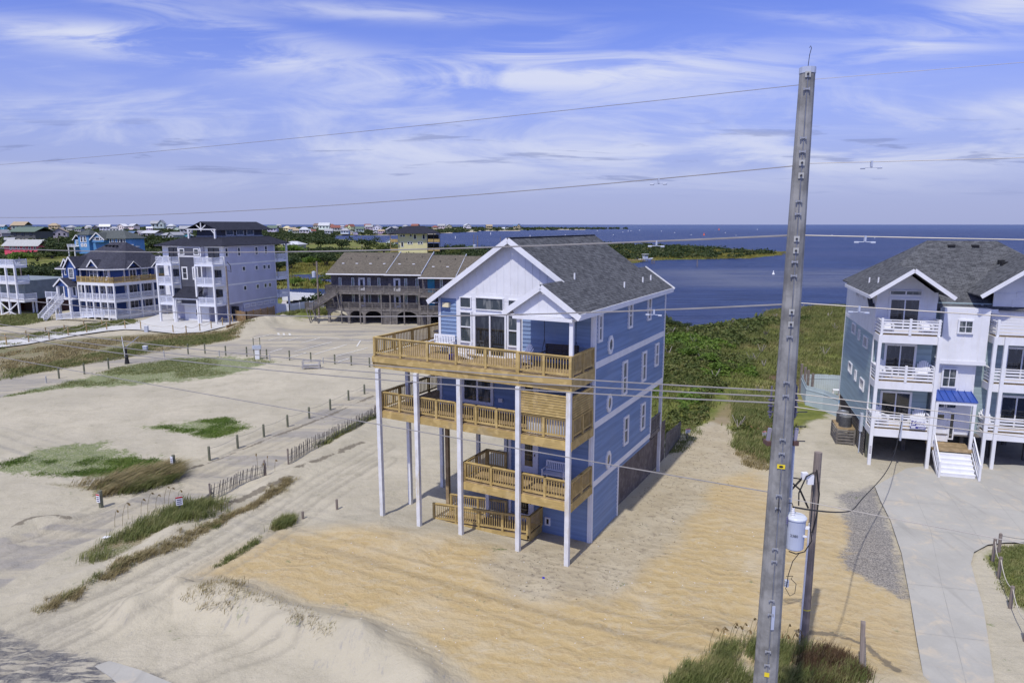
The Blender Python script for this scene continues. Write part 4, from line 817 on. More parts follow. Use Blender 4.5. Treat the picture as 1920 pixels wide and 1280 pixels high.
    rf.slab([(-.4, 3.28, 11.5), (-.4, 1.95, 10.56), (13.4, 1.95, 10.56), (13.4, 3.28, 11.5), (8.7, 8, 14.85), (4.3, 8, 14.85)], .08)
    rf.slab([(-.4, 12.7, 11.5), (-.4, 3.28, 11.5), (4.3, 8, 14.85)], .08); rf.slab([(13.4, 3.28, 11.5), (13.4, 12.7, 11.5), (8.7, 8, 14.85)], .08); rf.slab([(13.4, 12.7, 11.5), (-.4, 12.7, 11.5), (4.3, 8, 14.85), (8.7, 8, 14.85)], .08)
    gable_y(rf, 6.1-.35, 12.4, .55, 8, 11.55, 14.0); r = rf.build('roof', ROOFG, b)
    rakes(b, -.86, 4.02, -.48, 11.5, 13.24); rakes(b, 5.7, 12.45, .52, 11.58, 14.04)
    m = MB(); m.bar((-.85, -.45, 11.38), (-.85, 8.6, 11.38), .05, .22); m.build('fascia', WHITE, b); m = MB(); m.bar((3.9, 1.93, 10.46), (7.2, 1.93, 10.46), .05, .22); m.build('fascia', WHITE, b); m = MB(); m.box(3.5, 7.3, 1.9, 2.4, 10.3, 10.36); m.build('soffit', WHITE, b)
    m = MB(); m.ext(wall_T('F', 2.28), [(6.6, 11.6), (9.1, 13.6), (11.8, 11.6)], -.04, .05); m.box(6.95, 12, 2.2, 2.3, 8.4, 11.6); m.build('upper_wall', WHITE, b)
    for x, y in ((5.7, 7.4), (7.2, 7.4)): z = hipz(y); m = MB(); m.box(x-.22, x+.22, y-.15, y+.15, z+.0, z+.14); m.build('roof_vent', BLACK, r)
    for x, y in ((2.9, 4.6), (2.95, 5.4), (8.2, 4.8), (8.3, 5.6)): m = MB(); z = 13.2-(abs(x-1.58))*.72 if x < 4 else 14.0-abs(x-9.07)*.73; m.box(x-.18, x+.18, y-.15, y+.15, z-.1, z+.16); m.build('roof_vent', BLACK, r)
    for x, y in ((.1, 2.2), (-.1, 4.0)): z = 13.2-abs(x-1.58)*.72; m = MB(); m.lathe([(.05, -.05), (.05, .35)], (x, y, z), 8); m.build('vent_pipe', PLAST, r)
    for v, z in ((8.18, 8.1), (6.03, 7.95), (3.67, 7.8), (8.33, 5.0), (6.09, 4.85), (3.65, 4.72)):
        n = 2 if v != 6.03 and v != 6.09 else 1
        window(b, S0, v, z, .36 if n == 1 else 1.15, .62, .1, 'plain', mun=(1 if n == 1 else 3, 1))
    for v in (2.3, 2.6, 3.4, 5.4, 7.6, 8.0): window(b, S0, v, 10.9, .12, .45, .05, 'plain')
    m = MB(); m.tb(S0, 2.3, 2.65, .04, .22, 1.6, 2.9); m.build('meter_box', GREYP, b); m = MB(); m.tube([F.o*0+np.array([-.14, 2.45, 1.6]), (-.14, 2.45, 0)], .04, 6); m.build('conduit', GREYP, b)
    nm = MB(); 
    for i in range(4): nm.box(-.03, .09, -.205, -.201, 1.35+i*.14-.5, 1.44+i*.14-.5)
    nm.build('post_marks', simple('faded_grey_print', (.35, .33, .38), .6), b)
    # agent's banner on the lowest balcony
    w0 = wall_T('F', -.08); sg = thing('banner_sign', 'small white and navy agency banner hung on the lowest balcony rail of the right house', 'sign', F.w(2.73, -.12, 2.75), F.yaw)
    T = lambda a, o, z: (a, -o, z); NV = simple('navy_print', (.03, .03, .22), .5); m = MB(); m.tb(T, -.47, .47, 0, .015, .0, .58); m.build('panel', PLAST, sg)
    m = MB(); m.tb(T, -.42, -.10, .016, .02, .22, .54); m.tb(T, -.46, .46, .016, .02, .02, .17); m.build('colour_field', NV, sg)
    m = MB(); m.ext(T, [(-.40, .27), (-.30, .27), (-.24, .49), (-.16, .49), (-.18, .52), (-.27, .52), (-.34, .31), (-.41, .30)], .021, .024); m.ext(T, [(-.30, .38), (-.27, .30), (-.20, .28), (-.12, .44), (-.10, .54), (-.15, .44), (-.21, .34), (-.25, .36)], .0215, .0245); m.tb(T, -.40, -.14, .021, .024, .05, .14); m.tb(T, 0, .40, .021, .024, .08, .115); m.build('logo', PLAST, sg)
    text_mesh(sg, 'SURF OR', .12, T, .17, .46, .017, NV); text_mesh(sg, 'SOUND', .15, T, .17, .30, .017, NV)
    # chairs on balconies
    for (u, z, a, l) in ((.62, 2.58, .4, 'white adirondack chair at the left end of the lowest balcony of the right house'), (2.9, 2.58, -.3, 'white adirondack chair directly above the agency banner, right house lowest balcony'), (.6, 5.83, .4, 'white adirondack chair at the left end of the middle balcony, right house'),
                         (2.9, 5.83, -.3, 'white adirondack chair right of the middle balcony sliding door, duplex left tower'), (7.3, 2.58, .2, 'white adirondack chair on the lowest balcony of the duplex right tower'), (11.0, 5.83, -.2, 'white adirondack chair cut by the right picture edge on the middle balcony')):
        ch = adirondack(F.w(u, .70 if u < 5 else 1.7, z), F.yaw+a, l); ch.scale = (1.2, 1.1, 1.28)
    for u, l in ((.6, 'white chair left of the top balcony door of the duplex, above the rail'), (2.9, 'white chair right of the top balcony door of the duplex, above the rail')): adirondack(F.w(u, .8, 8.92), F.yaw, l)
    # air conditioners on a timber platform
    pl = thing('equipment_platform', 'brown slatted timber platform carrying the air conditioners beside the right house', 'platform', F.w(-.75, 5.0), F.yaw); m = MB(); m.box(-.62, .6, -.9, 1.4, 1.15, 1.25); m.build('top', PINED, pl)
    m = MB()
    for i in range(5): m.box(-.62, .6, -.93, -.90, .1+i*.22, .24+i*.22); m.box(-.66, -.63, -.9, 1.4, .1+i*.22, .24+i*.22)
    m.build('slats', GREYW, pl)
    for x in (-.6, .58):
        for y in (-.88, 1.38): m = MB(); m.box(x-.06, x+.06, y-.06, y+.06, -.3, 1.2); m.build('leg', GREYW, pl)
    for k, (y, l) in enumerate(((-.3, 'grey air conditioner on the timber platform, nearer of the two'), (.8, 'grey air conditioner on the timber platform, farther of the two'))):
        ac = thing('air_conditioner', l, 'air conditioner', F.w(-.75, 5.0+y, 1.25), F.yaw, 'air conditioners'); m = MB(); m.lathe([(.42, 0), (.44, .08), (.44, .78), (.40, .86), (.2, .88), (.02, .88)], n=20)
        m.build('casing', simple('grey_louvred_metal', (.16, .165, .17), .5, .2, 8), ac); m = MB()
        for i in range(8): m.lathe([(.452, .12+i*.085), (.452, .15+i*.085)], n=20)
        m.build('louvre', DARKM, ac); m = MB(); m.tube([(.2, 0, .9), (-.2, 0, .9)], .03); m.lathe([(.12, .88), (.12, .93)], n=10); m.build('fan_guard', GREYP, ac)
    # pool yard
    pf = [F.w(*q)[:2] for q in ((-.05, 12.0), (-.95, 13.9), (-2.2, 15.3), (-2.1, 20.2), (2.2, 20.9))]
    board_fence('pool_fence', 'pale blue vinyl fence enclosing the pool yard behind the right house', 'fence', pf, 1.85, POOLF, .2, .006)
    for k, (u, v) in enumerate(((-2.15, 19.9), (-2.0, 18.4), (-1.9, 17.0), (-1.7, 15.6))):
        q = F.w(u, v); p = MB(); p.box(-.09, .09, -.09, .09, -.3, 2.9); o = p.build('wooden_post', POLEW, None, loc=(q[0], q[1], 0)); tag(o, 'tall wooden post, %s, rising behind the pale blue pool fence' % ('farthest of four', 'second farthest of four', 'second nearest of four', 'nearest of four')[k], 'post', 'wooden posts by the pool fence')
    m = MB(); a = [F.w(u, v, .06) for u, v in ((-1.9, 15.6), (-1.9, 20), (3, 20.4), (3, 13), (-.4, 13))]; m.add(a, [tuple(range(5))]); o = m.build('pool_terrace', simple('tan_pool_deck', (.50, .40, .28), .8), None); o['kind'] = 'structure'
    pw = thing('swimming_pool', 'small bright blue pool half hidden behind the right house', 'swimming pool', F.w(2.0, 16.0, .08), F.yaw); m = MB(); m.box(-1.3, 3, -1.6, 1.8, 0, .03); m.build('water', simple('pool_water', (.02, .22, .50), .05, .1, 2, spec=.6), pw)
    m = MB(); m.box(-1.5, -1.3, -1.8, 2, 0, .1); m.box(-1.3, 3, 1.8, 2.0, 0, .1); m.box(-1.3, 3, -1.8, -1.6, 0, .1); m.build('coping', CONC2, pw)
    for k, (u, v, l) in enumerate(((-1.0, 18.9, 'white pool lounger against the left pool fence, farther one'), (-1.0, 17.6, 'white pool lounger against the left pool fence, nearer one'))):
        lo = thing('sun_lounger', l, 'sun lounger', F.w(u, v, .08), F.yaw+1.4, 'loungers by the pool'); m = MB()
        for i in range(9): m.bar((-.32, -.8+i*.15, .35), (.32, -.8+i*.15, .35), .12, .03)
        m.build('seat', PLAST, lo); m = MB()
        for i in range(6): m.bar((-.32, .55+i*.08, .38+i*.12), (.32, .55+i*.08, .38+i*.12), .1, .03)
        m.build('backrest', PLAST, lo)
        for x in (-.28, .28):
            for y in (-.75, .5): m = MB(); m.bar((x, y, 0), (x, y, .34), .06, .06); m.build('leg', PLAST, lo)
    for l, u, v in (('small white side table before the far pool fence', 1.0, 19.9),):
        tb = thing('side_table', l, 'table', F.w(u, v, .08), F.yaw); m = MB(); m.box(-.28, .28, -.28, .28, .48, .52); m.build('tabletop', PLAST, tb)
        for x in (-.24, .24):
            for y in (-.24, .24): m = MB(); m.bar((x, y, 0), (x, y, .48), .06, .06); m.build('leg', PLAST, tb)
    tb = thing('round_table', 'round white table beside the pool gate', 'table', F.w(-.6, 14.9, .08), F.yaw); m = MB(); m.lathe([(.02, .70), (.6, .70), (.6, .75), (.02, .75)], n=18); m.build('tabletop', PLAST, tb); m = MB(); m.lathe([(.3, 0), (.06, .08), (.05, .7)], n=10); m.build('pedestal', PLAST, tb)
    adirondack(F.w(.2, 14.2, .08), F.yaw+2.4, 'white adirondack chair beside the round table by the pool')
    return F
RH = right_house()

def white_apartment():
    F = Frame(*G(407, 609), 18); b = thing('apartment_house', 'four storey pale grey beach house with dark hipped roof and stacked white balconies', 'house', tuple(F.o), F.yaw)
    S = wall_T('S', .25); F2 = wall_T('F', 2.4); FC = wall_T('F', 1.6)
    m = MB(); m.box(-12.2, .22, 2.43, 15.2, 3.0, 12.6); m.box(-8.2, -3.65, 1.62, 2.5, 5.0, 12.4); m.box(-12, -8.0, 4.0, 15, -.3, 2.95); m.box(-3.3, .2, 6.2, 15, -.3, 2.95); m.box(-8.4, -3.2, 2.2, 15, -.3, 3.2); m.build('wall_core', LILAC, b)
    m = MB(); siding(m, S, 2.45, 15.3, 3.1, 6.1, .2); siding(m, S, 2.45, 15.3, 6.35, 9.45, .2); siding(m, S, 2.45, 15.3, 9.7, 12.6, .2); siding(m, S, 6.2, 15.3, -.2, 2.8, .2); m.build('side_wall', LILAC, b)
    m = MB()
    for z in (3.0, 6.1, 9.45): m.tb(S, 2.3, 15.4, -.01, .05, z, z+.24)
    m.tb(S, 2.35, 2.5, 0, .055, 3.3, 12.5); m.tb(S, 15.2, 15.36, 0, .055, 0, 12.5); m.build('trim_band', WHITE, b)
    m = MB(); siding(m, F2, -3.5, .2, 3.3, 12.5, .2); siding(m, F2, -12.2, -8.3, 3.3, 12.5, .2); siding(m, wall_T('F', 2.15), -8.3, -3.3, .0, 3.2, .25); m.build('front_wall', WHITE, b)
    m = MB(); siding(m, FC, -8.1, -3.7, 4.9, 10.9, .2); m.build('stair_tower', CHAR, b)
    m = MB(); m.tb(FC, -8.25, -3.6, -.01, .06, 10.75, 10.95); m.tb(FC, -8.25, -8.05, 0, .06, 4.6, 12.4); m.tb(FC, -3.8, -3.6, 0, .06, 4.6, 12.4); m.tb(FC, -8.05, -3.8, 0, .04, 12.25, 12.4); m.build('trim', WHITE, b)
    m = MB(); m.tb(FC, -8.0, -3.85, -.01, .02, 10.95, 12.25); m.build('panel', CHAR, b)
    for u in (-7.4, -4.45): window(b, FC, u, 11.6, .8, .8, .14, 'plain')
    for u in (-7.1, -4.95): window(b, FC, u, 8.1, .75, 1.7, .2, 'hung', gl=GLASSD)
    m = MB(); m.slab([(-8.3, -.3, 4.3), (-3.3, -.3, 4.3), (-3.6, 1.6, 5.9), (-7.6, 1.6, 5.9)], .1); m.slab([(-8.3, -.3, 4.3), (-7.6, 1.6, 5.9), (-8.3, 1.6, 4.6)], .1); m.build('entry_roof', ROOFD, b)
    m = MB(); m.box(-8.0, -3.5, 1.3, 1.6, 3.1, 4.3); m.build('panel', CHAR, b); m = MB(); m.box(-8.2, -3.4, -.1, .15, 3.9, 4.15); m.box(-8.2, -3.4, 1.2, 1.6, 2.85, 3.1); m.build('beam', WHITE, b)
    window(b, wall_T('F', 2.15), -5.6, 1.5, .6, 1.0, .1, 'plain', gl=GLASSD)
    for u in (-8.15, -3.3): m = MB(); m.box(u-.15, u+.15, .0, .3, -.2, 3.9); m.build('post', WHITE, b)
    for u, z, w in ((-9.9, 11.15, 1.8), (-1.7, 11.15, 2.0), (-9.7, 7.6, 1.7), (-1.3, 7.6, 1.5), (-9.7, 4.4, 1.7), (-1.3, 4.4, 1.5)): window(b, F2, u, z, w, 2.0, .08, 'slide', gl=GLASSD, name='sliding_door', mat=DARKM)
    window(b, wall_T('F', 6.2), -1.4, 1.2, 1.3, 2.0, .08, 'slide', gl=GLASSD, name='sliding_door', mat=DARKM)
    for v, z, w, h in ((2.95, 11.55, .5, 1.25), (5.92, 11.55, .5, 1.25), (10.33, 11.55, .6, 1.2), (12.86, 11.6, .6, 1.2)): window(b, S, v, z, w, h, .12, 'hung', gl=GLASSD)
    for v, z in ((6.85, 8.65), (10.1, 8.63), (12.2, 8.63), (13.4, 8.63), (6.85, 5.4), (10.1, 5.38), (12.2, 5.38), (13.4, 5.38)): window(b, S, v, z, .62, .62, .12, 'plain')
    for i in range(5): window(b, S, 7.0+i*1.7, 2.35, 1.1, .45, .08, 'plain', gl=LILAC) 
    for k, (u0, u1, v0, v1) in enumerate(((-11.35, -8.3, 0, 2.4), (-3.56, 0, 0, 2.4), (-2.6, .7, 15.4, 18.2))):
        for z in (3.3, 6.5, 9.75):
            m = MB(); m.box(u0, u1, v0+.02, v1-.02, z-.06, z); d = m.build('balcony', WHITE, b); m = MB(); m.box(u0-.05, u1+.05, v0-.05, v0+.05, z-.38, z-.02); m.box(u1-.05, u1+.05, v0+.05, v1, z-.38, z-.02); m.box(u0-.05, u0+.05, v0+.05, v1, z-.38, z-.02); m.build('fascia', WHITE2, d)
            for p, q in ((((u0, v0, z), (u1, v0, z))), ((u1, v0, z), (u1, v1, z)), ((u0, v0, z), (u0, v1, z))): simple_rail('railing', d, p, q, 1.05, WHITE2, 1.7 if p[1] == q[1] else 2.3, bal=.14, bw=.05)
        top = 9.4 if k < 2 else 12.6
        for u in (u0+.02, u1-.02):
            vv = v0 if k < 2 else v1; m = MB(); m.box(u-.14, u+.14, vv-.14, vv+.14, -.2, top); m.build('post', WHITE, b)
            if k < 2: m = MB(); m.box(u-.12, u+.12, v1+.3, v1+.54, -.2, 3.2); m.build('post', WHITE, b)
    # roofs: wide hip with a raised gabled top
    rf = MB(); rf.slab([(-13, 1.3, 12.65), (.9, 1.3, 12.65), (-2.2, 5.2, 14.0), (-9.3, 5.2, 14.0)], .1); rf.slab([(.9, 1.3, 12.65), (.9, 19.3, 12.65), (-2.2, 17, 14.0), (-2.2, 5.2, 14.0)], .1); rf.slab([(-13, 19.3, 12.65), (-13, 1.3, 12.65), (-9.3, 5.2, 14.0), (-9.3, 17, 14.0)], .1); rf.slab([(.9, 19.3, 12.65), (-13, 19.3, 12.65), (-9.3, 17, 14), (-2.2, 17, 14)], .1)
    rf.build('roof', ROOFD, b)
    m = MB(); m.box(-12.9, .8, 1.4, 19.2, 12.5, 12.58); m.build('soffit', WHITE, b)
    m = MB(); m.box(-8.3, -3.2, 6.2, 16.6, 13.4, 15.35); m.ext(wall_T('F', 5.9), [(-8.6, 15.2), (-5.75, 16.3), (-2.9, 15.2)], -.3, .0)
    for i in range(30): m.box(-3.2, -3.17, 6.3+i*.35, 6.33+i*.35, 13.9, 15.3)
    for i in range(16): m.box(-8.2+i*.33, -8.17+i*.33, 6.17, 6.2, 13.9, 15.3)
    m.build('penthouse_wall', CHAR, b)
    rf = MB(); gable_y(rf, -9.3, -2.2, 4.3, 18.5, 15.1, 16.5); rf.build('upper_roof', ROOFD, b)
    m = MB(); m.bar((-8.9, 4.4, 15.2), (-2.6, 4.4, 15.2), .16, .16); m.bar((-5.75, 4.4, 14.9), (-5.75, 4.4, 16.3), .14, .14); m.bar((-5.75, 4.4, 15.2), (-6.7, 4.4, 15.9), .12, .12); m.bar((-5.75, 4.4, 15.2), (-4.8, 4.4, 15.9), .12, .12); m.build('gable_truss', WHITE, b)
    for u in (-8.4, -3.0): m = MB(); m.box(u-.13, u+.13, 4.3, 4.56, 13.6, 15.15); m.bar((u, 4.4, 14.4), (u-.7*(1 if u < -5 else -1)*-1, 4.4, 15.1), .1, .1); m.build('post', WHITE, b)
    m = MB(); m.box(-3.15, -3.0, 6.1, 16.7, 13.95, 14.08); m.box(-8.4, -3.0, 6.0, 6.2, 13.95, 14.08); m.build('flashing', WHITE, b)
    for v in (8.1, 10.7, 13.3): window(b, wall_T('S', -3.2), v, 14.65, 1.7, .75, .12, 'plain')
    # its ground and yard
    gp = [(-120, 672), (0, 653), (50, 647), (100, 638), (150, 629), (200, 622), (235, 619), (262, 620), (330, 627), (380, 624), (420, 614), (450, 606), (480, 603), (450, 596), (440, 590), (300, 590), (270, 601), (240, 607), (200, 612), (150, 620), (100, 627), (50, 634), (0, 641), (-120, 657)]
    m = MB(); m.add([(*G(*p), .16) for p in gp], [tuple(range(len(gp)))]); o = m.build('driveway', CONC2); o['kind'] = 'structure'
    f0 = [G(*p) for p in ((443, 603.5), (463, 606.5), (515, 595))]
    board_fence('slat_fence', 'golden brown horizontal slat fence beside the pale grey apartment house', 'fence', f0, 2.0, BROWNW, .16, .03, horiz=True, post=2.0)
    m = MB(); q = [G(*p) for p in ((425, 618), (478, 607), (515, 601))]
    for i in range(2): m.bar((*q[i], .35), (*q[i+1], .35), .1, .7)
    o = m.build('retaining_wall', BROWNW); tag(o, 'low brown timber retaining wall along the white driveway edge', 'wall')
    vf = [G(*p) for p in ((516, 588), (543, 589), (600, 580.5))]
    board_fence('vinyl_fence', 'white vinyl panel fence running from the apartment house towards the shingled motel', 'fence', vf, 1.9, WHITE2, .25, .005, post=2.4, pmat=WHITE2)
    vf = [G(*p) for p in ((530, 563), (600, 567), (612, 570))]
    board_fence('vinyl_fence', 'farther white vinyl fence along the pond behind the apartment yard', 'fence', vf, 1.9, WHITE2, .25, .005, post=2.4, pmat=WHITE2)
    m = MB(); m.add([(*G(*p), .06) for p in ((520, 586), (545, 588), (605, 578), (612, 571), (530, 564))], [(0, 1, 2, 3, 4)]); o = m.build('patio', simple('patio_paving', (.45, .42, .42), .8)); o['kind'] = 'structure'
    for i, (x, y) in enumerate(((545, 574), (556, 572), (568, 571))):
        q = G(x, y); c = thing('patio_sofa', ('dark grey patio sofa, left of three seats behind the white fence', 'dark grey patio seat between the other two behind the white fence', 'dark grey patio seat, right of three behind the white fence')[i], 'sofa', (*q, 0), rnd.uniform(-.4, .4), 'patio seats')
        m = MB(); m.box(-.8, .8, -.4, .4, .15, .45); m.build('seat', DARKM, c); m = MB(); m.box(-.8, .8, .3, .5, .45, .95); m.build('backrest', DARKM, c)
    a = thing('air_conditioner', 'grey air conditioner at the apartment house side wall, left of the slat fence', 'air conditioner', F.w(.9, 5.4), F.yaw, 'air conditioners'); m = MB(); m.box(-.4, .4, -.9, .9, 0, 1.1); m.build('casing', GREYP, a); m = MB(); m.box(.41, .43, -.8, .8, .1, 1.0); m.build('grille', simple('grey_grille', (.25, .27, .3), .5), a)
white_apartment()

def navy_house():
    F = Frame(*G(220, 601), 20); b = thing('navy_house', 'dark blue beach house with grey hipped roof, white railings and long white entrance stairs', 'house', tuple(F.o), F.yaw)
    plan = [(-8.4, 2.0), (-3.2, 2.0), (-1.6, 3.6), (-1.6, 14), (-13.2, 14), (-13.2, 2.2)]
    m = MB(); m.prism(plan, .3, 8.6); m.box(-12.9, -8.6, .9, 3, 3.4, 8.6); m.build('wall', NAVY, b)
    for x, y in plan[:4]+[(-12.9, .9), (-8.6, .9), (-10.9, .85)]: m = MB(); m.box(x-.1, x+.1, y-.12, y+.06, .4 if y > 1.5 else 3.4, 8.5); m.build('corner_board', WHITE, b)
    for k, z in enumerate((.85, 3.5, 6.3)):
        pts = [(-8.4, 0), (0, 0), (0, 13)] if k else [(-8.4, 0), (0, 0), (0, 13)]
        m = MB(); m.prism([(-8.4, 0), (0, 0), (0, 13.2), (-1.6, 13.2), (-1.6, 3.6), (-3.2, 2.0), (-8.4, 2.0)], z-.08, z); d = m.build('veranda', GREYW if k < 2 else PINED, b)
        m = MB(); m.bar((-8.4, -.03, z-.25), (.08, -.03, z-.25), .08, .48); m.bar((.03, 0, z-.25), (.03, 13.2, z-.25), .08, .48); m.build('fascia', WHITE, d)
        mt = WHITE2 if k < 2 else PINE
        simple_rail('railing', d, (-8.4, 0, z), (0, 0, z), .95, mt, 1.45 if k < 2 else 1.0, bal=.15, bw=.05, ph=.12 if k == 2 else .03, pw=.12); simple_rail('railing', d, (0, 0, z), (0, 13.2, z), .95, mt, 2.4 if k < 2 else 1.9, bal=.15, bw=.05, ph=.12 if k == 2 else .03)
    for i in range(6): u = -8.3+i*8.25/5; m = MB(); m.box(u-.12, u+.12, -.12, .12, -.2, 5.85); m.build('post', WHITE, b)
    for i in range(1, 6): v = i*2.6; m = MB(); m.box(-.12, .12, v-.12, v+.12, -.2, 5.85); m.build('post', WHITE, b)
    m = MB(); m.box(-1.5, -.05, .2, 13, .0, .35); m.build('skirting', WHITE, b)
    rf = MB(); e = [(-13.9, .3), (-2.9, .9), (-.9, 3.1), (-.9, 14.6), (-13.9, 14.6)]; A = (-7.9, 7.0, 12.9); B = (-5.2, 7.6, 12.9)
    P = [(x, y, 8.55) for x, y in e]
    rf.slab([P[0], P[1], B, A], .1); rf.slab([P[1], P[2], B], .1); rf.slab([P[2], P[3], B], .1); rf.slab([P[3], P[4], A, B], .1); rf.slab([P[4], P[0], A], .1); r = rf.build('roof', ROOFN, b)
    m = MB()
    for i in range(5): m.bar((*e[i], 8.42), (*e[(i+1) % 5], 8.42), .06, .2)
    m.build('fascia', WHITE, b)
    for i in range(4): m = MB(); x = -8.2+i*.8; m.box(x-.22, x+.22, 5.9, 6.3, 12.2, 12.42); m.build('roof_vent', BLACK, r)
    def dormer(u, v, w, zb, h, nm='dormer', wn=True):
        m = MB(); g = MB(); gable_y(g, u-w/2-.25, u+w/2+.25, v-.35, v+3.5, zb, zb+h); o = g.build('dormer_roof', ROOFN, b)
        m.ext(wall_T('F', v), [(u-w/2, 6.4 if zb < 9 else zb-2), (u-w/2, zb+.05), (u, zb+h-.1), (u+w/2, zb+.05), (u+w/2, 6.4 if zb < 9 else zb-2)], -.3, .05); m.build('dormer_wall', NAVY, o)
        for a, c in ((u-w/2-.28, u), (u+w/2+.28, u)): q = MB(); q.bar((a, v-.38, zb-.08), (c, v-.38, zb+h-.08), .05, .22); q.build('rake_board', WHITE, o)
    dormer(-11.6, .75, 1.3, 8.9, 1.3); dormer(-10.0, .35, 2.4, 8.7, 1.9); dormer(-6.0, 1.4, 2.1, 8.7, 1.4)
    window(b, wall_T('F', .30), -9.95, 7.7, .95, 1.5, .16, 'hung', mun=(3, 4)); window(b, wall_T('F', .7), -11.7, 8.1, .5, 1.3, .12, 'hung')
    window(b, wall_T('F', 1.35), -6.0, 7.6, 1.7, 1.5, .14, 'twin'); window(b, wall_T('F', 2.0), -3.9, 7.6, .8, 1.5, .16, 'hung', mun=(2, 3))
    # angled bays on the right side
    for v, w in ((4.9, 2.2), (10.6, 3.6)):
        g = MB(); gable_x(g, -4.5, -.75, v-w/2-.3, v+w/2+.3, 8.6, 8.6+w*.55); o = g.build('dormer_roof', ROOFN, b); m = MB(); T = wall_T('S', -1.25)
        m.ext(T, [(v-w/2, 6.3), (v+w/2, 6.3), (v+w/2, 8.65), (v, 8.5+w*.52), (v-w/2, 8.65)], -.4, .03); m.build('dormer_wall', NAVY, o)
        for s in (-1, 1): q = MB(); q.bar((-.72, v+s*(w/2+.32), 8.5), (-.72, v, 8.5+w*.55), .05, .22, (1, 0, 0)); q.build('rake_board', WHITE, o)
        window(b, T, v, 7.35, w*.55, 1.7, .14, 'slide', gl=GLASSG if w > 3 else GLASSD)
        m = MB(); m.ext(T, [(v-w*.3+w*.6*i/8, 8.25+.4*sin(pi*i/8)) for i in range(9)], .03, .09); o = m.build('arched_window', WHITE, b); m = MB(); m.ext(T, [(v-w*.22+w*.44*i/8, 8.3+.27*sin(pi*i/8)) for i in range(9)], .09, .10); m.build('pane', GLASSD, o)
    window(b, wall_T('S', -1.6), 7.7, 7.5, 1.2, 1.4, .14, 'hung', gl=GLASSG)
    for z in (2.1, 4.8):
        for u in (-7.3, -5.4, -4.1): window(b, wall_T('F', 2.0), u, z, .9 if u > -7 else .7, 1.3, .13, 'hung')
        for v in (5.0, 8, 11): window(b, wall_T('S', -1.6), v, z-.1, 1.5, 1.8, .12, 'slide', gl=GLASSD)
    # entrance: porch with gable, stairs, side deck, ramp
    m = MB(); m.box(-12.6, -8.5, -1.2, .9, 3.3, 3.45); m.build('landing', WHITE, b)
    rf = MB(); gable_y(rf, -12.4, -8.9, -1.4, .9, 5.6, 7.0); rf.build('porch_roof', ROOFN, b); m = MB(); m.ext(wall_T('F', -1.1), [(-12.0, 5.6), (-10.65, 6.75), (-9.3, 5.6)], -.1, 0); m.build('porch_gable', NAVY, b); rakes(b, -12.45, -8.85, -1.43, 5.6, 7.0)
    for u in (-11.9, -9.2): m = MB(); m.box(u-.18, u+.18, -1.2, -.85, -.2, 5.6); m.build('post', WHITE, b)
    st = MB(); n = 12
    P0 = Vector((-11.9, -1.2, 3.4)); P1 = Vector((-12.9, -4.2, .05)); S_ = Vector((2.1, -.6, 0))
    for i in range(n):
        c = P0.lerp(P1, (i+.5)/n); st.bar(c, c+S_, .3, .05)
    s = st.build('stairs', WHITE, b)
    for o_ in (Vector((0, 0, 0)), S_):
        m = MB(); rail(m, P0+o_, P1+o_, .95, .16, .045, (.12, .06), 4.6, .16, .05, 'v', .1); m.bar(P0+o_-Vector((0, 0, .15)), P1+o_-Vector((0, 0, .1)), .06, .3); m.build('handrail', WHITE, s)
    m = MB(); m.box(-15.6, -12.6, -.6, 1.6, 3.2, 3.45); d = m.build('side_deck', WHITE, b); simple_rail('railing', d, (-15.6, -.6, 3.45), (-12.6, -.6, 3.45), 1.0, WHITE2, 1.5)
    for u in (-15.5, -13.6): m = MB(); m.box(u-.15, u+.15, -.6, -.3, -.2, 3.2); m.build('post', WHITE, b)
    m = MB(); m.add([(-9.9, -3.3, .1), (-2.5, -2.6, .8), (-2.5, -1.4, .8), (-9.9, -2.2, .1)], [(0, 1, 2, 3)]); rp = m.build('ramp', WHITE, b); simple_rail('railing', rp, (-9.9, -3.3, .05), (-6.4, -3.0, .5), 1.0, WHITE2, 3.4, bal=.14); simple_rail('railing', rp, (-6.4, -3.0, .5), (-1.2, -1.5, .75), 1.0, WHITE2, 1.7, bal=.14)
    door(b, wall_T('F', .85), -10.4, 3.5, 1.0, 2.0, mat=PLAST); window(b, wall_T('F', .85), -9.1, 4.5, .5, 1.7, .1, 'plain', gl=GLASSG)
    T = wall_T('F', .85); text_mesh(b, '24', .75, T, -11.75, 6.55, .06, PLAST, 'house_number')
    for i, (u, v) in enumerate(((-4.6, 1.1), (-3.3, 1.1), (-.9, 5.6))): adirondack(F.w(u, v, 6.3), F.yaw+(i-1)*.5, ('white chair on the wooden-railed top deck of the navy house, leftmost', 'white chair on the top deck of the navy house, under the arched window', 'white chair on the top deck of the navy house, by its sliding door')[i])
    board_fence('board_fence', 'grey weathered board fence left of the navy house stairs', 'fence', [G(82, 592), G(100, 586)], 1.7, GREYW, .15, .02)
navy_house()

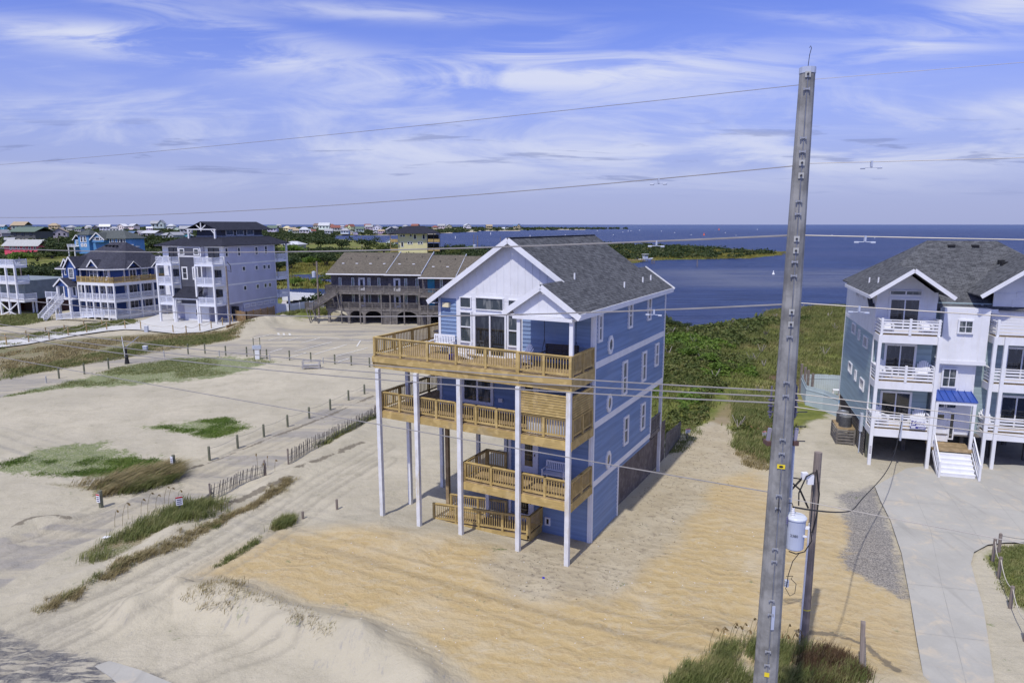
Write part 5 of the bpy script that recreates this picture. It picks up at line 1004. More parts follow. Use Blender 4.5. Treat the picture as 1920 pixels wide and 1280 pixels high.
def motel():
    F = Frame(*G(620, 605), 8); b = thing('shingled_motel', 'long grey shingled motel with brown roofs, arched carport and wooden galleries', 'motel', tuple(F.o), F.yaw)
    segs = [(-.4, 9.6, .9, 8.1, 11.2), (9.6, 15.6, .4, 8.1, 11.2), (15.6, 21.5, -.6, 7.75, 10.9), (21.5, 40, -1.6, 7.5, 10.8)]
    for i, (u0, u1, v, ze, zr) in enumerate(segs):
        m = MB(); m.box(u0, u1-.02, v+1.0, v+15, 2.3, ze-.1); m.build('wall', SHAKE, b); g = MB(); gable_x(g, u0-.3 if i == 0 else u0, u1, v-.3, v+16.3, ze, zr, .15); r = g.build('roof', ROOFT, b)
        m = MB(); m.bar((u0-.3, v-.33, ze-.12), (u1, v-.33, ze-.12), .06, .2); m.build('fascia', WHITE, r)
        m = MB(); m.bar((u1, v-.4, ze+.1), (u1, v+8, zr+.12), .09, .26); m.build('rake_board', GREYP, r)
        m = MB(); m.ext(wall_T('L', u0), [(v+1, ze-.2), (v+8, zr-.25), (v+15, ze-.2)], -.2, 0); m.build('gable_wall', SHAKE, r)
        n = int((u1-u0)/2.4)
        for k in range(n):
            x = u0+1.3+k*2.4; y = v+3.4; z = ze+(y-v+.3)*(zr-ze)/8.3; m = MB(); m.box(x-.2, x+.2, y-.15, y+.15, z, z+.12); m.build('skylight', PLAST, r)
            y = v+5.2+(k % 2)*.9; z = ze+(y-v+.3)*(zr-ze)/8.3; m = MB(); m.lathe([(.06, 0), (.06, .35)], (x+.7, y, z-.05), 6); m.build('vent_pipe', DARKM, r)
        T = wall_T('F', v+1.0)
        for z in (6.6, 3.9):
            xs = [u0+1.6, u0+3.8] if i == 0 else [u0+3.0, u0+4.9] if i == 1 else [u0+3.2]
            if i == 0: xs += [u0+6.6, u0+8.3]
            for x in xs: window(b, T, x, z, .32, 1.35, .08, 'plain', gl=GLASSG)
            door(b, T, u0+(5.3 if i == 0 else 1.5), z-1.35, .9, 2.0, mat=WHITE if i != 2 else TURQ, glassy=i != 2)
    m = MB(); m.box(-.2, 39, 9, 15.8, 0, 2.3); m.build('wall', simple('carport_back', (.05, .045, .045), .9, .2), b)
    for k, z in enumerate((2.5, 5.2)):
        m = MB(); m.box(-.4, 15.6, -.6, 1.9, z-.35, z); m.box(15.6, 22, -1.6, .4, z-.6, z-.25); m.box(22, 38, -2.6, .4, z-.6, z-.25); d = m.build('gallery', GREYW, b)
        simple_rail('railing', d, (-.4, -.6, z), (15.4, -.6, z), 1.05, GREYW, 2.0, bal=.13, bw=.05); simple_rail('railing', d, (15.8, -1.6, z-.25), (22, -1.6, z-.25), 1.05, GREYW, 2.0, bal=.13, bw=.05); simple_rail('railing', d, (-.4, -.6, z), (-.4, 1.8, z), 1.05, GREYW, 1.0, bal=.13, bw=.05)
    for u in (2.2, 5.4, 9.0, 10.5, 12.8, 15.3, 17.0, 19.2): v = -.55 if u < 15.5 else -1.55; m = MB(); m.box(u-.1, u+.1, v-.1, v+.1, -.1, 5.0); m.build('post', GREYW, b)
    # arched carport openings between timber piers
    xs = [0, 3.3, 5.9, 9.1, 10.6, 11.6, 15.0, 16.6, 17.4, 20.8]
    for a, c in ((0.2, 3.2), (3.6, 5.8), (6.2, 9.0), (11.6, 14.9), (17.4, 20.6)):
        v = -.5 if a < 16 else -1.5; n = 10; R = (c-a)/2; cx = (a+c)/2; arch = [(cx-R*cos(pi*i/n), 1.35+.8*sin(pi*i/n)) for i in range(n+1)]
        m = MB()
        for i in range(n): m.ext(wall_T('F', v), [arch[i], arch[i+1], (arch[i+1][0], 2.2), (arch[i][0], 2.2)], -.15, .05)
        m.build('arch', GREYW, b)
    for a, c in ((-.2, .2), (3.2, 3.6), (5.8, 6.2), (9.0, 10.5), (10.5, 11.6), (14.9, 16.4), (16.8, 17.4), (20.6, 22)):
        v = -.5 if a < 16 else -1.5; m = MB(); T = wall_T('F', v)
        if c-a > .8:
            for k in range(11): m.tb(T, a, c, -.15, .03, k*.2, k*.2+.15)
            m.tb(T, a, a+.1, -.15, .06, 0, 2.2); m.tb(T, c-.1, c, -.15, .06, 0, 2.2)
        else: m.tb(T, a, c, -.3, .05, -.1, 2.2)
        m.build('pier', GREYW, b)
    # outer stair at the left end
    m = MB(); n = 14; p0 = Vector((1.8, -1.2, 5.1)); p1 = Vector((-2.2, -1.4, 2.6))
    for i in range(n): c = p0.lerp(p1, (i+.5)/n); m.bar(c-Vector((0, .5, 0)), c+Vector((0, .5, 0)), .3, .05)
    s = m.build('stairs', GREYW, b)
    for y in (-1.7, -.75): q = MB(); rail(q, (1.8, y, 5.1), (-2.2, y, 2.6), 1.0, .13, .05, (.12, .06), None, .1); q.bar((1.8, y, 4.95), (-2.2, y, 2.45), .06, .35); q.build('handrail', GREYW, s)
    m = MB(); m.box(-3.4, -2.1, -1.9, -.6, 2.35, 2.55); s2 = m.build('landing', GREYW, b); simple_rail('railing', s2, (-3.4, -1.9, 2.55), (-2.1, -1.9, 2.55), 1.0, GREYW, 1.3, bal=.13, bw=.06); simple_rail('railing', s2, (-3.4, -1.9, 2.55), (-3.4, -.6, 2.55), 1.0, GREYW, 1.3, bal=.13, bw=.06)
    for p, q in (((-3.3, -1.8, 2.4), (-2.6, -1.8, 0)), ((-2.2, -1.8, 2.4), (-1.2, -1.9, 0)), ((-2.3, -.7, 2.4), (-2.2, -.7, 0)), ((-3.3, -.7, 2.4), (-2.9, -.7, 0)), ((2.0, -1.7, 5.0), (2.4, -1.7, 2.6))): m = MB(); m.bar(p, q, .14, .14); m.build('post', GREYW, b)
motel()

def white_deck_house():
    F = Frame(*G(38, 592), 20); b = thing('deck_house', 'white house with three deck tiers and crossed braces at the left picture edge', 'house', tuple(F.o), F.yaw)
    m = MB(); m.box(-14, -1.2, 2.2, 12, 2.6, 6.0); m.build('wall', simple('sage_grey_siding', (.22, .26, .28), .6), b)
    for z, u1, v1 in ((2.9, 1.6, 2.2), (6.0, .2, 2.2), (8.9, 0, 2.2)):
        m = MB(); m.box(-14, u1, 0, v1, z-.1, z); d = m.build('balcony', WHITE, b); m = MB(); m.bar((-14, -.02, z-.25), (u1, -.02, z-.25), .08, .42); m.bar((u1, 0, z-.25), (u1, v1, z-.25), .08, .42); m.build('fascia', WHITE, d)
        simple_rail('railing', d, (-13.9, 0, z), (u1, 0, z), 1.05, WHITE2, 1.9, bal=.15, bw=.05); simple_rail('railing', d, (u1, 0, z), (u1, v1, z), 1.05, WHITE2, 1.9, bal=.15, bw=.05)
    for u in (0, -2.3, -4.6, -6.9): m = MB(); m.box(u-.15, u+.15, -.15, .15, -.2, 8.6); m.build('post', WHITE, b)
    for u in (1.45, .6): m = MB(); m.box(u-.12, u+.12, 2.0, 2.2, -.2, 2.6); m.build('post', WHITE, b)
    for a, c in ((-2.3, 0), (-2.3, -4.6)):
        m = MB(); m.bar((a, -.2, .9), (c, -.2, 2.3), .05, .2); m.build('brace', WHITE, b); m = MB(); m.bar((c, -.24, 0.0) if False else (a, -.24, .7), (c, -.24, .0), .05, .2); m.build('brace', WHITE, b)
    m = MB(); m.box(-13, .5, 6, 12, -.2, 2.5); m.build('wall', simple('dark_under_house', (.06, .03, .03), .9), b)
    for i, u in enumerate((-2.8, -1.0)): adirondack(F.w(u, 1.2, 8.9), F.yaw+3.1, ('white chair on the top deck at the left picture edge, left one', 'white chair on the top deck at the left picture edge, right one')[i])
    board_fence('red_fence', 'dark red fence behind the white decks at the left edge', 'fence', [G(40, 582), G(98, 574)], 2.3, REDM, .2, .01)
white_deck_house()

# ------------------------------------------------------------------ the houses farther off
def window_row(par, T, xs, z, w, h, **k):
    for x in xs: window(par, T, x, z, w, h, **k)
def light_blue_house():
    x, y = G(196, 484); F = Frame(x, y, 12); b = thing('turret_house', 'light blue beach house with a square turret and white arched windows, behind the navy house', 'house', (x, y, 0), F.yaw)
    S = .9*sqrt(x*x+y*y)/115*.0+1
    m = MB(); m.box(-14, 15, 0, 14, 2.5, 11.0); m.box(-14.2, -7.2, -2, 6, 2.5, 13.0); m.build('wall', LBLUE, b)
    rf = MB(); hip(rf, -12, 16.3, -1, 15, 11, -4, 8, 7, 15.6, .2); hip(rf, -15, -6.4, -2.8, 7, 13, -11.5, -9.5, 2, 15.8, .2); gable_y(rf, -5.5, 4, -3.4, 6, 10.2, 14.2, .2); gable_y(rf, -18.5, -13, -1.6, 6, 10, 13, .2); rf.build('roof', ROOFR, b)
    m = MB(); m.ext(wall_T('F', -2.8), [(-4.6, 9), (-4.6, 10.6), (-.75, 13.8), (3.2, 10.6), (3.2, 9)], -3, 0); m.build('gable_wall', LBLUE, b); m = MB(); m.box(-17.8, -13.5, -1, 5, 3, 10.3); m.build('wall', LBLUE, b)
    b.scale = (.86, .86, .86); rakes(b, -5.6, 4.1, -3.5, 10.2, 14.3, h=.6); rakes(b, -18.6, -12.9, -1.7, 10, 13.1, h=.5)
    T = wall_T('F', -2.8)
    for u, w in ((-2.9, .8), (-.75, 2.4), (1.4, .8)): window(b, T, u, 10.8, w, .9 if w < 1 else 1.3, .3, 'plain', gl=GLASSD)
    T = wall_T('F', -2.0)
    for u in (-11.9, -9.7): window(b, T, u, 10.6, 1.0, 2.9, .4, 'hung', gl=GLASSD); window(b, T, u, 7.2, .6, .6, .6, 'plain', gl=GLASSD)
    T = wall_T('F', 0)
    for u in (5.2, 7.5, 10.2, 12.2, 14): window(b, T, u, 9.2, 1.5 if u == 12.2 else .9, 2.8, .35, 'plain', gl=GLASSD)
    window(b, wall_T('F', -1.0), -15.6, 8.3, 1.8, 2.8, .35, 'slide', gl=GLASSG)
    m = MB(); m.box(-20, -14, -4, 0, 6.3, 6.6); d = m.build('balcony', WHITE, b); simple_rail('railing', d, (-20, -4, 6.5), (-14, -4, 6.5), 1.3, WHITE2, 2.5, bal=.3, bw=.1)
    for u in (-19.5, -15.5): m = MB(); m.box(u-.25, u+.25, -4, -3.5, 0, 6.3); m.build('post', WHITE, b)
    m = MB(); m.box(15, 19.5, 0, 5, 6.3, 6.6); d = m.build('balcony', WHITE, b); simple_rail('railing', d, (15, 0, 6.5), (19.5, 0, 6.5), 1.3, WHITE2, 2.2, bal=.3, bw=.1)
    for u in (19.3, 16): m = MB(); m.box(u-.25, u+.25, 0, .4, 0, 6.3); m.build('post', WHITE, b)
    for i in range(7): m = MB(); m.box(-6+i*2.2, -5.2+i*2.2, 6.6, 7.4, 15.3, 15.75); m.build('roof_vent', PLAST, b)
light_blue_house()
def pink_house():
    x, y = G(44, 479); F = Frame(x, y, 4); b = thing('pink_house', 'long low coral pink house with pale grey roof at the left', 'house', (x, y, 0), F.yaw)
    m = MB(); m.box(-10.2, 8.6, 0, 8, 0, 5.1); m.build('wall', PINK, b); rf = MB(); gable_x(rf, -11, 9.6, -1.2, 9, 5.0, 8.2, .2); rf.build('roof', simple('pale_grey_roof', (.42, .43, .43), .8), b)
    for u in (-6.5, -4.6, -2.2, .9, 3.9, 6.8): window(b, wall_T('F', 0), u, 3.9, .8, 1.3, .3, 'plain', gl=GLASSD)
pink_house()
def yellow_house():
    x, y = G(776, 478); F = Frame(x, y, -8); b = thing('yellow_house', 'tall pale yellow house with dark hipped roof and wooden corner galleries by the water', 'house', (x, y, 0), F.yaw)
    m = MB(); m.box(-8.2, 7.2, 0, 12, 0, 11.4); m.build('wall', YELL, b); rf = MB(); hip(rf, -12.6, 14.6, -2.5, 14.5, 11.4, -3.5, 6, 6, 15.2, .25); rf.build('roof', ROOFD, b)
    m = MB(); m.box(-12.5, 14.5, -2.4, 14.4, 11.1, 11.3); m.build('soffit', WHITE, b)
    T = wall_T('F', 0)
    for u, z, w, h in ((-6.4, 10.2, .9, .9), (-5, 10.2, .9, .9), (-1.4, 10.2, .7, 1.2), (.8, 9.6, 1.0, 2.2), (5.4, 9.6, 1.0, 2.2), (-6, 5.6, .9, 2.2), (-2.6, 6.3, .8, .9), (-1.2, 6.3, .8, .9), (2.8, 6.3, .8, .9), (4.2, 6.3, .8, .9)): window(b, T, u, z, w, h, .25, 'plain', gl=GLASSD)
    for z in (2.3, 7.0):
        for u0, u1 in ((-12.2, -8.3), (7.3, 14)):
            m = MB(); m.box(u0, u1, -1.5, 10, z-.3, z); d = m.build('gallery', PINE, b); m = MB(); m.box(u0, u1, -1.55, -1.45, z, z+1.4); m.box(u1-.05 if u1 > 0 else u0, u1+.05 if u1 > 0 else u0+.1, -1.5, 10, z, z+1.4); m.build('railing', PINE, d)
    for u in (-12.1, 7.4, 10.6, 13.9): m = MB(); m.box(u-.15, u+.15, -1.6, -1.3, 0, 11.2); m.build('post', DARKM if u > 0 else PINED, b)
    for z in (4.5, 9.2): m = MB(); m.box(7.5, 13.5, .5, .6, z-1.3, z+1.6); m.build('gallery_glazing', GLASSD, b)
yellow_house()

def far_proto(kind):
    t = thing('far_house', 'x', 'house'); m = MB(); w, d, h = 10, 8, 6
    m.box(-5, 5, -4, 4, 1.6, 6); m.build('wall', FARC, t)
    m = MB()
    for x in (-4.6, 0, 4.6): m.box(x-.25, x+.25, -3.9, -3.4, -1, 1.6)
    m.box(-4.5, 4.5, 0, 3.8, -1, 1.6); m.build('stilts', simple('far_stilt_wood', (.25, .22, .19), .8), t)
    rf = MB()
    if kind == 0: gable_x(rf, -5.6, 5.6, -4.7, 4.7, 5.9, 8.6, .2)
    elif kind == 1: gable_y(rf, -5.6, 5.6, -4.7, 4.7, 5.9, 9.0, .2)
    elif kind == 2: hip(rf, -5.8, 5.8, -4.8, 4.8, 5.9, -2, 2, 0, 8.8, .2)
    else: gable_x(rf, -5.8, 1.5, -4.7, 4.7, 5.9, 8.2, .2); gable_y(rf, .2, 5.6, -5.2, 4.6, 5.9, 9.0, .2)
    rf.build('roof', FARC, t)
    if kind in (0, 1, 3):
        m = MB(); T = wall_T('F', -4.0)
        if kind == 1: m.ext(T, [(-5, 6), (0, 8.9), (5, 6)], -.2, .02); m.build('gable_wall', FARC, t)
        elif kind == 3: m.ext(wall_T('F', -4.6), [(.6, 1.8), (.6, 6), (2.9, 8.6), (5.2, 6), (5.2, 1.8)], -.6, .02); m.build('gable_wall', FARC, t)
    for x in (-3.2, 0, 3.2):
        y = -4 if kind != 3 or x < 0 else -4.65
        m = MB(); m.box(x-.6, x+.6, y-.12, y-.04, 3.6, 5.1); m.build('window', GLASSD, t)
    m = MB(); m.box(-5.2, 5.2, -5.6, -4.02, 1.5, 1.75) if kind != 3 else m.box(-5.2, .2, -5.6, -4.02, 1.5, 1.75); m.build('deck', simple('far_deck_wood', (.45, .42, .37), .8), t)
    return t
PROT = [far_proto(k) for k in range(4)]; PUSED = [False]*4
WHT = (.72, .73, .76); GRY = (.36, .37, .40); LGR = (.52, .54, .58); TAN = (.40, .32, .22); RED = (.25, .10, .08); DRK = (.10, .10, .12); YEL = (.62, .55, .34); BRN = (.20, .15, .13); GRN = (.13, .18, .14); BLU = (.13, .20, .34); TEA = (.15, .45, .50)
CN = {WHT: 'white', GRY: 'grey', LGR: 'pale grey', TAN: 'tan', RED: 'red', DRK: 'dark', YEL: 'yellow', BRN: 'brown', GRN: 'green', BLU: 'blue', TEA: 'turquoise'}
FAR = [(4, 433, 12, TEA, GRY, 0), (29, 432, 12, BRN, BRN, 2), (66, 441, 14, WHT, LGR, 1), (78, 441, 8, LGR, GRY, 0), (86, 440, 12, LGR, GRY, 0), (23, 447, 15, LGR, GRY, 2), (62, 453, 46, DRK, GRN, 0), (93, 449, 20, LGR, GRY, 2), (114, 450, 23, GRY, TAN, 1),
       (42, 437, 22, GRY, TAN, 0), (103, 432, 14, YEL, TAN, 2), (116, 433, 7, WHT, GRY, 1), (166, 431, 9, WHT, LGR, 1), (183, 432, 10, DRK, GRY, 1), (198, 435, 16, LGR, WHT, 0), (231, 433, 14, WHT, WHT, 1), (5, 449, 18, GRY, GRY, 3), (135, 435, 13, GRY, GRY, 2),
       (252, 433, 15, WHT, LGR, 0), (249, 447, 15, YEL, BLU, 0), (264, 445, 14, LGR, GRY, 1), (287, 447, 27, LGR, LGR, 0), (298, 432, 21, LGR, GRY, 3), (322, 431, 12, LGR, LGR, 2), (332, 434, 9, WHT, GRY, 1), (281, 434, 10, WHT, WHT, 0), (325, 451, 28, GRY, GRY, 3), (350, 441, 20, GRY, GRY, 0), (354, 451, 15, TEA, GRY, 1), (305, 482, 12, YEL, GRY, 0),
       (512, 438, 18, LGR, GRN, 0), (539, 435, 13, YEL, YEL, 2), (549, 437, 13, LGR, TAN, 0), (556, 440, 14, GRY, TAN, 2), (571, 441, 18, WHT, LGR, 2), (582, 436, 9, WHT, RED, 1), (588, 438, 9, LGR, RED, 0), (597, 431, 15, GRY, BRN, 0), (609, 434, 20, WHT, LGR, 0), (617, 441.3, 15, LGR, GRY, 0), (622, 431, 13, BRN, RED, 2), (629, 437, 18, LGR, RED, 0),
       (656, 433, 15, YEL, RED, 3), (648, 441.3, 16, LGR, GRY, 2), (659, 440, 8, YEL, GRY, 1), (667, 441.3, 8, WHT, GRY, 1), (674, 438, 16, GRY, GRN, 0), (693, 433, 14, GRY, GRY, 0), (708, 435, 16, WHT, GRY, 1), (704, 440.5, 8, WHT, LGR, 1), (715, 440, 12, LGR, TAN, 0), (733, 440.5, 18, DRK, GRY, 1), (740, 434, 12, GRY, GRY, 2), (779, 431, 14, LGR, RED, 0),
       (816, 432, 11, YEL, RED, 2), (828, 431, 14, LGR, GRY, 0), (841, 430.5, 12, YEL, GRY, 1), (876, 430.3, 13, WHT, LGR, 1), (917, 430.5, 12, TAN, TAN, 0), (970, 431.2, 14, TAN, BLU, 3), (944, 431.3, 6, WHT, WHT, 0), (951, 431.3, 5, WHT, LGR, 0), (733, 462, 17, WHT, LGR, 1), (553, 470, 34, LGR, LGR, 2), (1010, 466, 10, TAN, GRY, 2), (385, 433, 12, GRY, GRY, 0), (420, 432, 12, LGR, GRY, 2), (523, 428.8, 10, GRY, GRY, 2), (150, 437, 12, GRY, GRN, 0), (215, 437, 13, GRY, GRY, 2), (20, 459, 14, GRY, GRY, 0), (690, 429.6, 12, GRY, RED, 0), (760, 430, 10, GRY, GRY, 2), (640, 430.5, 10, WHT, GRY, 0)]
LM = [(0, 'near the left picture edge'), (50, 'above the pink house'), (110, 'left of the turret house'), (150, 'above the turret house'), (235, 'left of the apartment roof'), (300, 'close left of the apartment roof'), (370, 'behind the apartment roof'), (505, 'just right of the apartment'), (560, 'in the town above the motel'), (610, 'on the town shore above the motel'),
      (670, 'on the shore left of the yellow house'), (745, 'behind the yellow house'), (800, 'on the spit right of the yellow house'), (860, 'alone on the far spit'), (905, 'far out on the spit')]
SZ = ['small', 'broad']; KN = ['long-roofed', 'gabled', 'hip-roofed', 'cross-gabled']
seen_l = {}
for (px, py, wpx, wc, rc, kd) in FAR:
    x, y = G(px, py); dist = hypot(x, y); wd = wpx/FPX*dist*.99; s = wd/11.0; hs = s if wpx < 24 else s*.62
    lm = [l for a, l in LM if a <= px][-1]; d = 'near' if py > 446 else 'distant' if py > 435 else 'very distant'
    lab = '%s %s house, %s roof, %s, %s' % (CN[wc], KN[kd], CN[rc], d, lm)
    while lab in seen_l: seen_l[lab] += 1; lab = lab.replace(' house,', (' lower', ' wider', ' smaller')[seen_l[lab] % 3]+' house,') if ' lower' not in lab and ' wider' not in lab else lab+' again'
    seen_l[lab] = 0
    jit = tuple(min(1, c*rnd.uniform(.85, 1.12)) for c in wc)
    if not PUSED[kd]:
        PUSED[kd] = True; t = PROT[kd]; t.location = (x, y, 0); t.scale = (s, s, hs); t.rotation_euler = (0, 0, rnd.uniform(-.5, .5)); t['label'] = lab; t['group'] = 'houses of the distant town'
        for c in t.children:
            if c.name.startswith(('wall', 'gable')): c.color = (*jit, 1)
            if c.name.startswith('roof'): c.color = (*rc, 1)
    else:
        dup(PROT[kd], (x, y, 0), rnd.uniform(-.5, .5), lab, 'houses of the distant town', (s, s, hs), None, {'wall': (*jit, 1), 'gable_wall': (*jit, 1), 'roof': (*rc, 1)})

# ------------------------------------------------------------------ posts, ropes, signs, sand fences
def at(px, py): x, y = G(px, py); return x, y, hz(x, y)
def log_post(px, py, toppx, label, group, mat=None, r=.09, cat='post', name='wooden_post', lean=(0, 0), top=None):
    x, y, z = at(px, py); d = sqrt(x*x+y*y+256); h = toppx/FPX*d*1.12; m = MB(); m.lathe([(r, -.4), (r, h-.03), (r*.8, h)], n=8)
    o = m.build(name, mat or POSTG, None, loc=(x, y, z)); o.rotation_euler = (lean[0], lean[1], 0); return tag(o, label, cat, group), (x, y, z+h)
def sag_rope(name, label, cat, pts, sag, r=.02, mat=None, group=None, n=8):
    m = MB(); P = []
    for i in range(len(pts)-1):
        a = Vector(pts[i]); b = Vector(pts[i+1])
        for k in range(n): t = k/n; P.append(a.lerp(b, t)-Vector((0, 0, sag*4*t*(1-t))))
    P.append(Vector(pts[-1])); o = P[0].copy(); m.tube([p-o for p in P], r, 5); return tag(m.build(name, mat or ROPE, None, loc=tuple(o)), label, cat, group)
ORD = ['first', 'second', 'third', 'fourth', 'fifth', 'sixth', 'seventh', 'eighth', 'ninth', 'tenth', 'eleventh', 'twelfth', 'thirteenth', 'fourteenth', 'fifteenth']
rowA = [(393, 862), (446, 840), (495, 819), (539.5, 799.5), (580, 784), (619.5, 768), (653.7, 750.6), (683.5, 738.6)]
tops = []
for i, (px, py) in enumerate(rowA):
    o, t = log_post(px, py, 22-i*.8, 'greenish timber post beside the sandy side road, %s from the near end of its row' % ORD[i], 'posts along the side road'); tops.append((t[0], t[1], t[2]-.15))
sag_rope('rope', 'thin sagging line strung along the posts beside the sandy side road', 'rope', tops, .12, .012, METAL)
rowB = [(111, 709.5), (158.5, 701.5), (204, 691.5), (353, 664), (384.6, 663), (423.5, 667), (463, 669), (500.5, 672.5), (543, 674.8), (583, 678.5), (627.8, 682.5), (658.8, 685), (693, 688.5)]
tops = []
for i, (px, py) in enumerate(rowB):
    o, t = log_post(px, py, 16, 'greenish timber post on the edge of the parking lot, %s from the left' % ORD[i], 'posts along the parking lot'); tops.append((t[0], t[1], t[2]-.15))
sag_rope('rope', 'thin line strung between the posts on the parking lot edge', 'rope', tops, .1, .012, METAL)
for i, (px, py) in enumerate([(86.8, 717.5), (308, 669.4), (411.6, 668.3), (506, 674.8), (606, 681.4)]): log_post(px, py, 10, 'short pale marker post on the parking lot edge, %s from the left' % ORD[i], 'short pale marker posts', simple('pale_weathered_post', (.45, .45, .44), .7), .07, name='marker_post')
TANP = wood('tan_rope_post', (.46, .34, .17), (.33, .23, .11))
rC = [(13, 649), (54.5, 643), (92.7, 638), (128.6, 630.3), (163, 624.5), (200.6, 619.5), (235, 617), (264.5, 618.7), (325, 624.5), (349.6, 626), (375.3, 622), (396.5, 617), (417.8, 611.4), (436.5, 605.5)]
rC = [(x, y+0) for x, y in rC]; rD = [(11, 639), (49.6, 633), (86.3, 626.8), (121.3, 622.5), (158, 614.3), (192, 612.8)]
for nm, row, side, h in (('near', rC, 'near side', 12.5), ('far', rD, 'far side', 10)):
    tops = []
    for i, (px, py) in enumerate(row): o, t = log_post(px, py, h, 'tan timber rope post on the %s of the pale driveway, %s from the left' % (side, ORD[i]), 'rope posts along the pale driveway', TANP, .08); tops.append((t[0], t[1], t[2]-.1))
    sag_rope('rope', 'sagging pale rope strung on the %s of the pale driveway' % side, 'rope', tops, .38, .035)
rE = [(1872, 1037, 28), (1861, 1053, 34), (1872, 1083, 30), (1894, 1139, 31), (1922, 1201, 30)]; tops = []
for i, (px, py, hp) in enumerate(rE): o, t = log_post(px, py, hp, 'weathered rope post beside the dune grass at the right edge, %s' % ('behind the others', 'leftmost', 'third from the back', 'fourth from the back', 'nearest')[i], 'rope posts at the right edge', POLEW, .075); tops.append((t[0], t[1], t[2]-.1))
sag_rope('rope', 'sagging pale rope looped between the posts at the right edge', 'rope', tops[1:], .3, .02); sag_rope('rope', 'dark rope running right from the rearmost post at the right edge', 'rope', [tops[0], (tops[0][0]+3.5, tops[0][1]+.1, tops[0][2]-.1)], .2, .015, METAL)
for i, (px, py, hp, l) in enumerate([(568, 971, 12, 'short dark stake in the bare sand, left of two below the side road'), (632, 955, 17, 'short dark stake in the bare sand, right of two below the side road'), (498, 892.5, 20, 'dark post at the right end of the nearer sand fence'), (521, 990, 5, 'stub of a stake in the grass clump on the ochre sand')]): log_post(px, py, hp, l, 'dark stakes in the sand', POLEW, .07, 'stake', 'stake')
x, y, z = at(1614, 1285); st = thing('leaning_post', 'split weathered post leaning at the bottom edge beside the concrete drive', 'post', (x, y, z)); m = MB(); m.bar((0, 0, -.4), (.15, .5, 1.75), .14, .10); m.build('post', POLEW, st); m = MB(); m.bar((.1, -.06, -.2), (.20, .42, 1.2), .05, .12); m.build('splinter', GREYW, st)
# signs
def board_sign(px, py, label, hpx, wm, hm, zc, red=True, ang=.5, pr=.1):
    x, y, z = at(px, py); t = thing('warning_sign', label, 'sign', (x, y, z), ang); m = MB(); m.lathe([(pr, -.3), (pr, hpx)], n=8); m.build('post', POSTG, t)
    m = MB(); m.box(-wm/2, wm/2, -pr-.04, -pr-.01, zc-hm/2, zc+hm/2); m.build('panel', PLAST, t); RM = simple('sign_red', (.55, .03, .03), .5); BK = simple('sign_navy', (.02, .02, .12), .5)
    if red: m = MB(); m.box(-wm/2, wm/2, -pr-.046, -pr-.041, zc+hm*.32, zc+hm/2); m.build('heading', RM, t)
    m = MB()
    for k in range(3): m.box(-wm*.34, wm*.34, -pr-.046, -pr-.041, zc-hm*.36+k*hm*.22, zc-hm*.27+k*hm*.22)
    m.build('lettering', BK, t); return t
board_sign(338.5, 966, 'red-headed notice on a thin post in the beach grass by the side road', .80, .34, .50, .85, True, .45, .05)
board_sign(327, 882, 'white notice on the post at the end of the long row beside the side road', 1.0, .24, .5, .68, False, -.5, .11)
board_sign(190, 950, 'white notice with red heading on a short post, left of the side road', 1.0, .26, .5, .6, True, -.35, .12)
board_sign(1288, 822, 'small white and red notice on a short post beside the blue house fence', .5, .4, .32, .65, True, .3, .07)
board_sign(1431, 824, 'small orange and white notice in the tall grass left of the big steel pole', .4, .34, .4, .5, True, .3, .05)
# sand fences
def sand_fence(label, pts, h=.95, tilt=.0):
    x0, y0, z0 = at(*pts[0]); t = thing('sand_fence', label, 'fence', (x0, y0, z0)); P = [Vector((at(*p)[0]-x0, at(*p)[1]-y0, at(*p)[2]-z0)) for p in pts]; m = MB(); w = MB()
    for i in range(len(P)-1):
        L = (P[i+1]-P[i]).length; n = max(2, int(L/.115))
        for k in range(n):
            c = P[i].lerp(P[i+1], k/n); ln = rnd.uniform(-.05, .12)+tilt; m.bar(c-Vector((0, 0, .1)), c+Vector((ln, ln*.5, h*rnd.uniform(.85, 1.05))), .036, .013)
        for zz in (.25, .65): w.bar(P[i]+Vector((0, 0, zz)), P[i+1]+Vector((0, 0, zz)), .02, .02)
    m.build('slats', GREYW, t); w.build('wire', METAL, t)
    for p in (P[0], P[-1]): q = MB(); q.lathe([(.06, -.3), (.06, h+.1)], tuple(p), 7); q.build('post', POLEW, t)
sand_fence('slatted sand fence with dark slats along the side road, upper of two', [(541, 872), (580, 848), (625, 826), (670, 806), (704, 783)], 1.0)
sand_fence('slatted sand fence sagging left of the dark post, lower of two', [(395, 937), (425, 922), (452, 908), (478, 899), (497, 893)], .95, .12)
m = MB(); q = [Vector(at(*p)) for p in ((337, 950), (360, 944), (385, 938), (398, 930))]; m.tube([p+Vector((0, 0, .1+.05*i)) for i, p in enumerate(q)], .09, 5); tag(m.build('fallen_fence_roll', GREYW), 'fallen grey strip of sand fence lying in the grass beside the notice', 'fence')
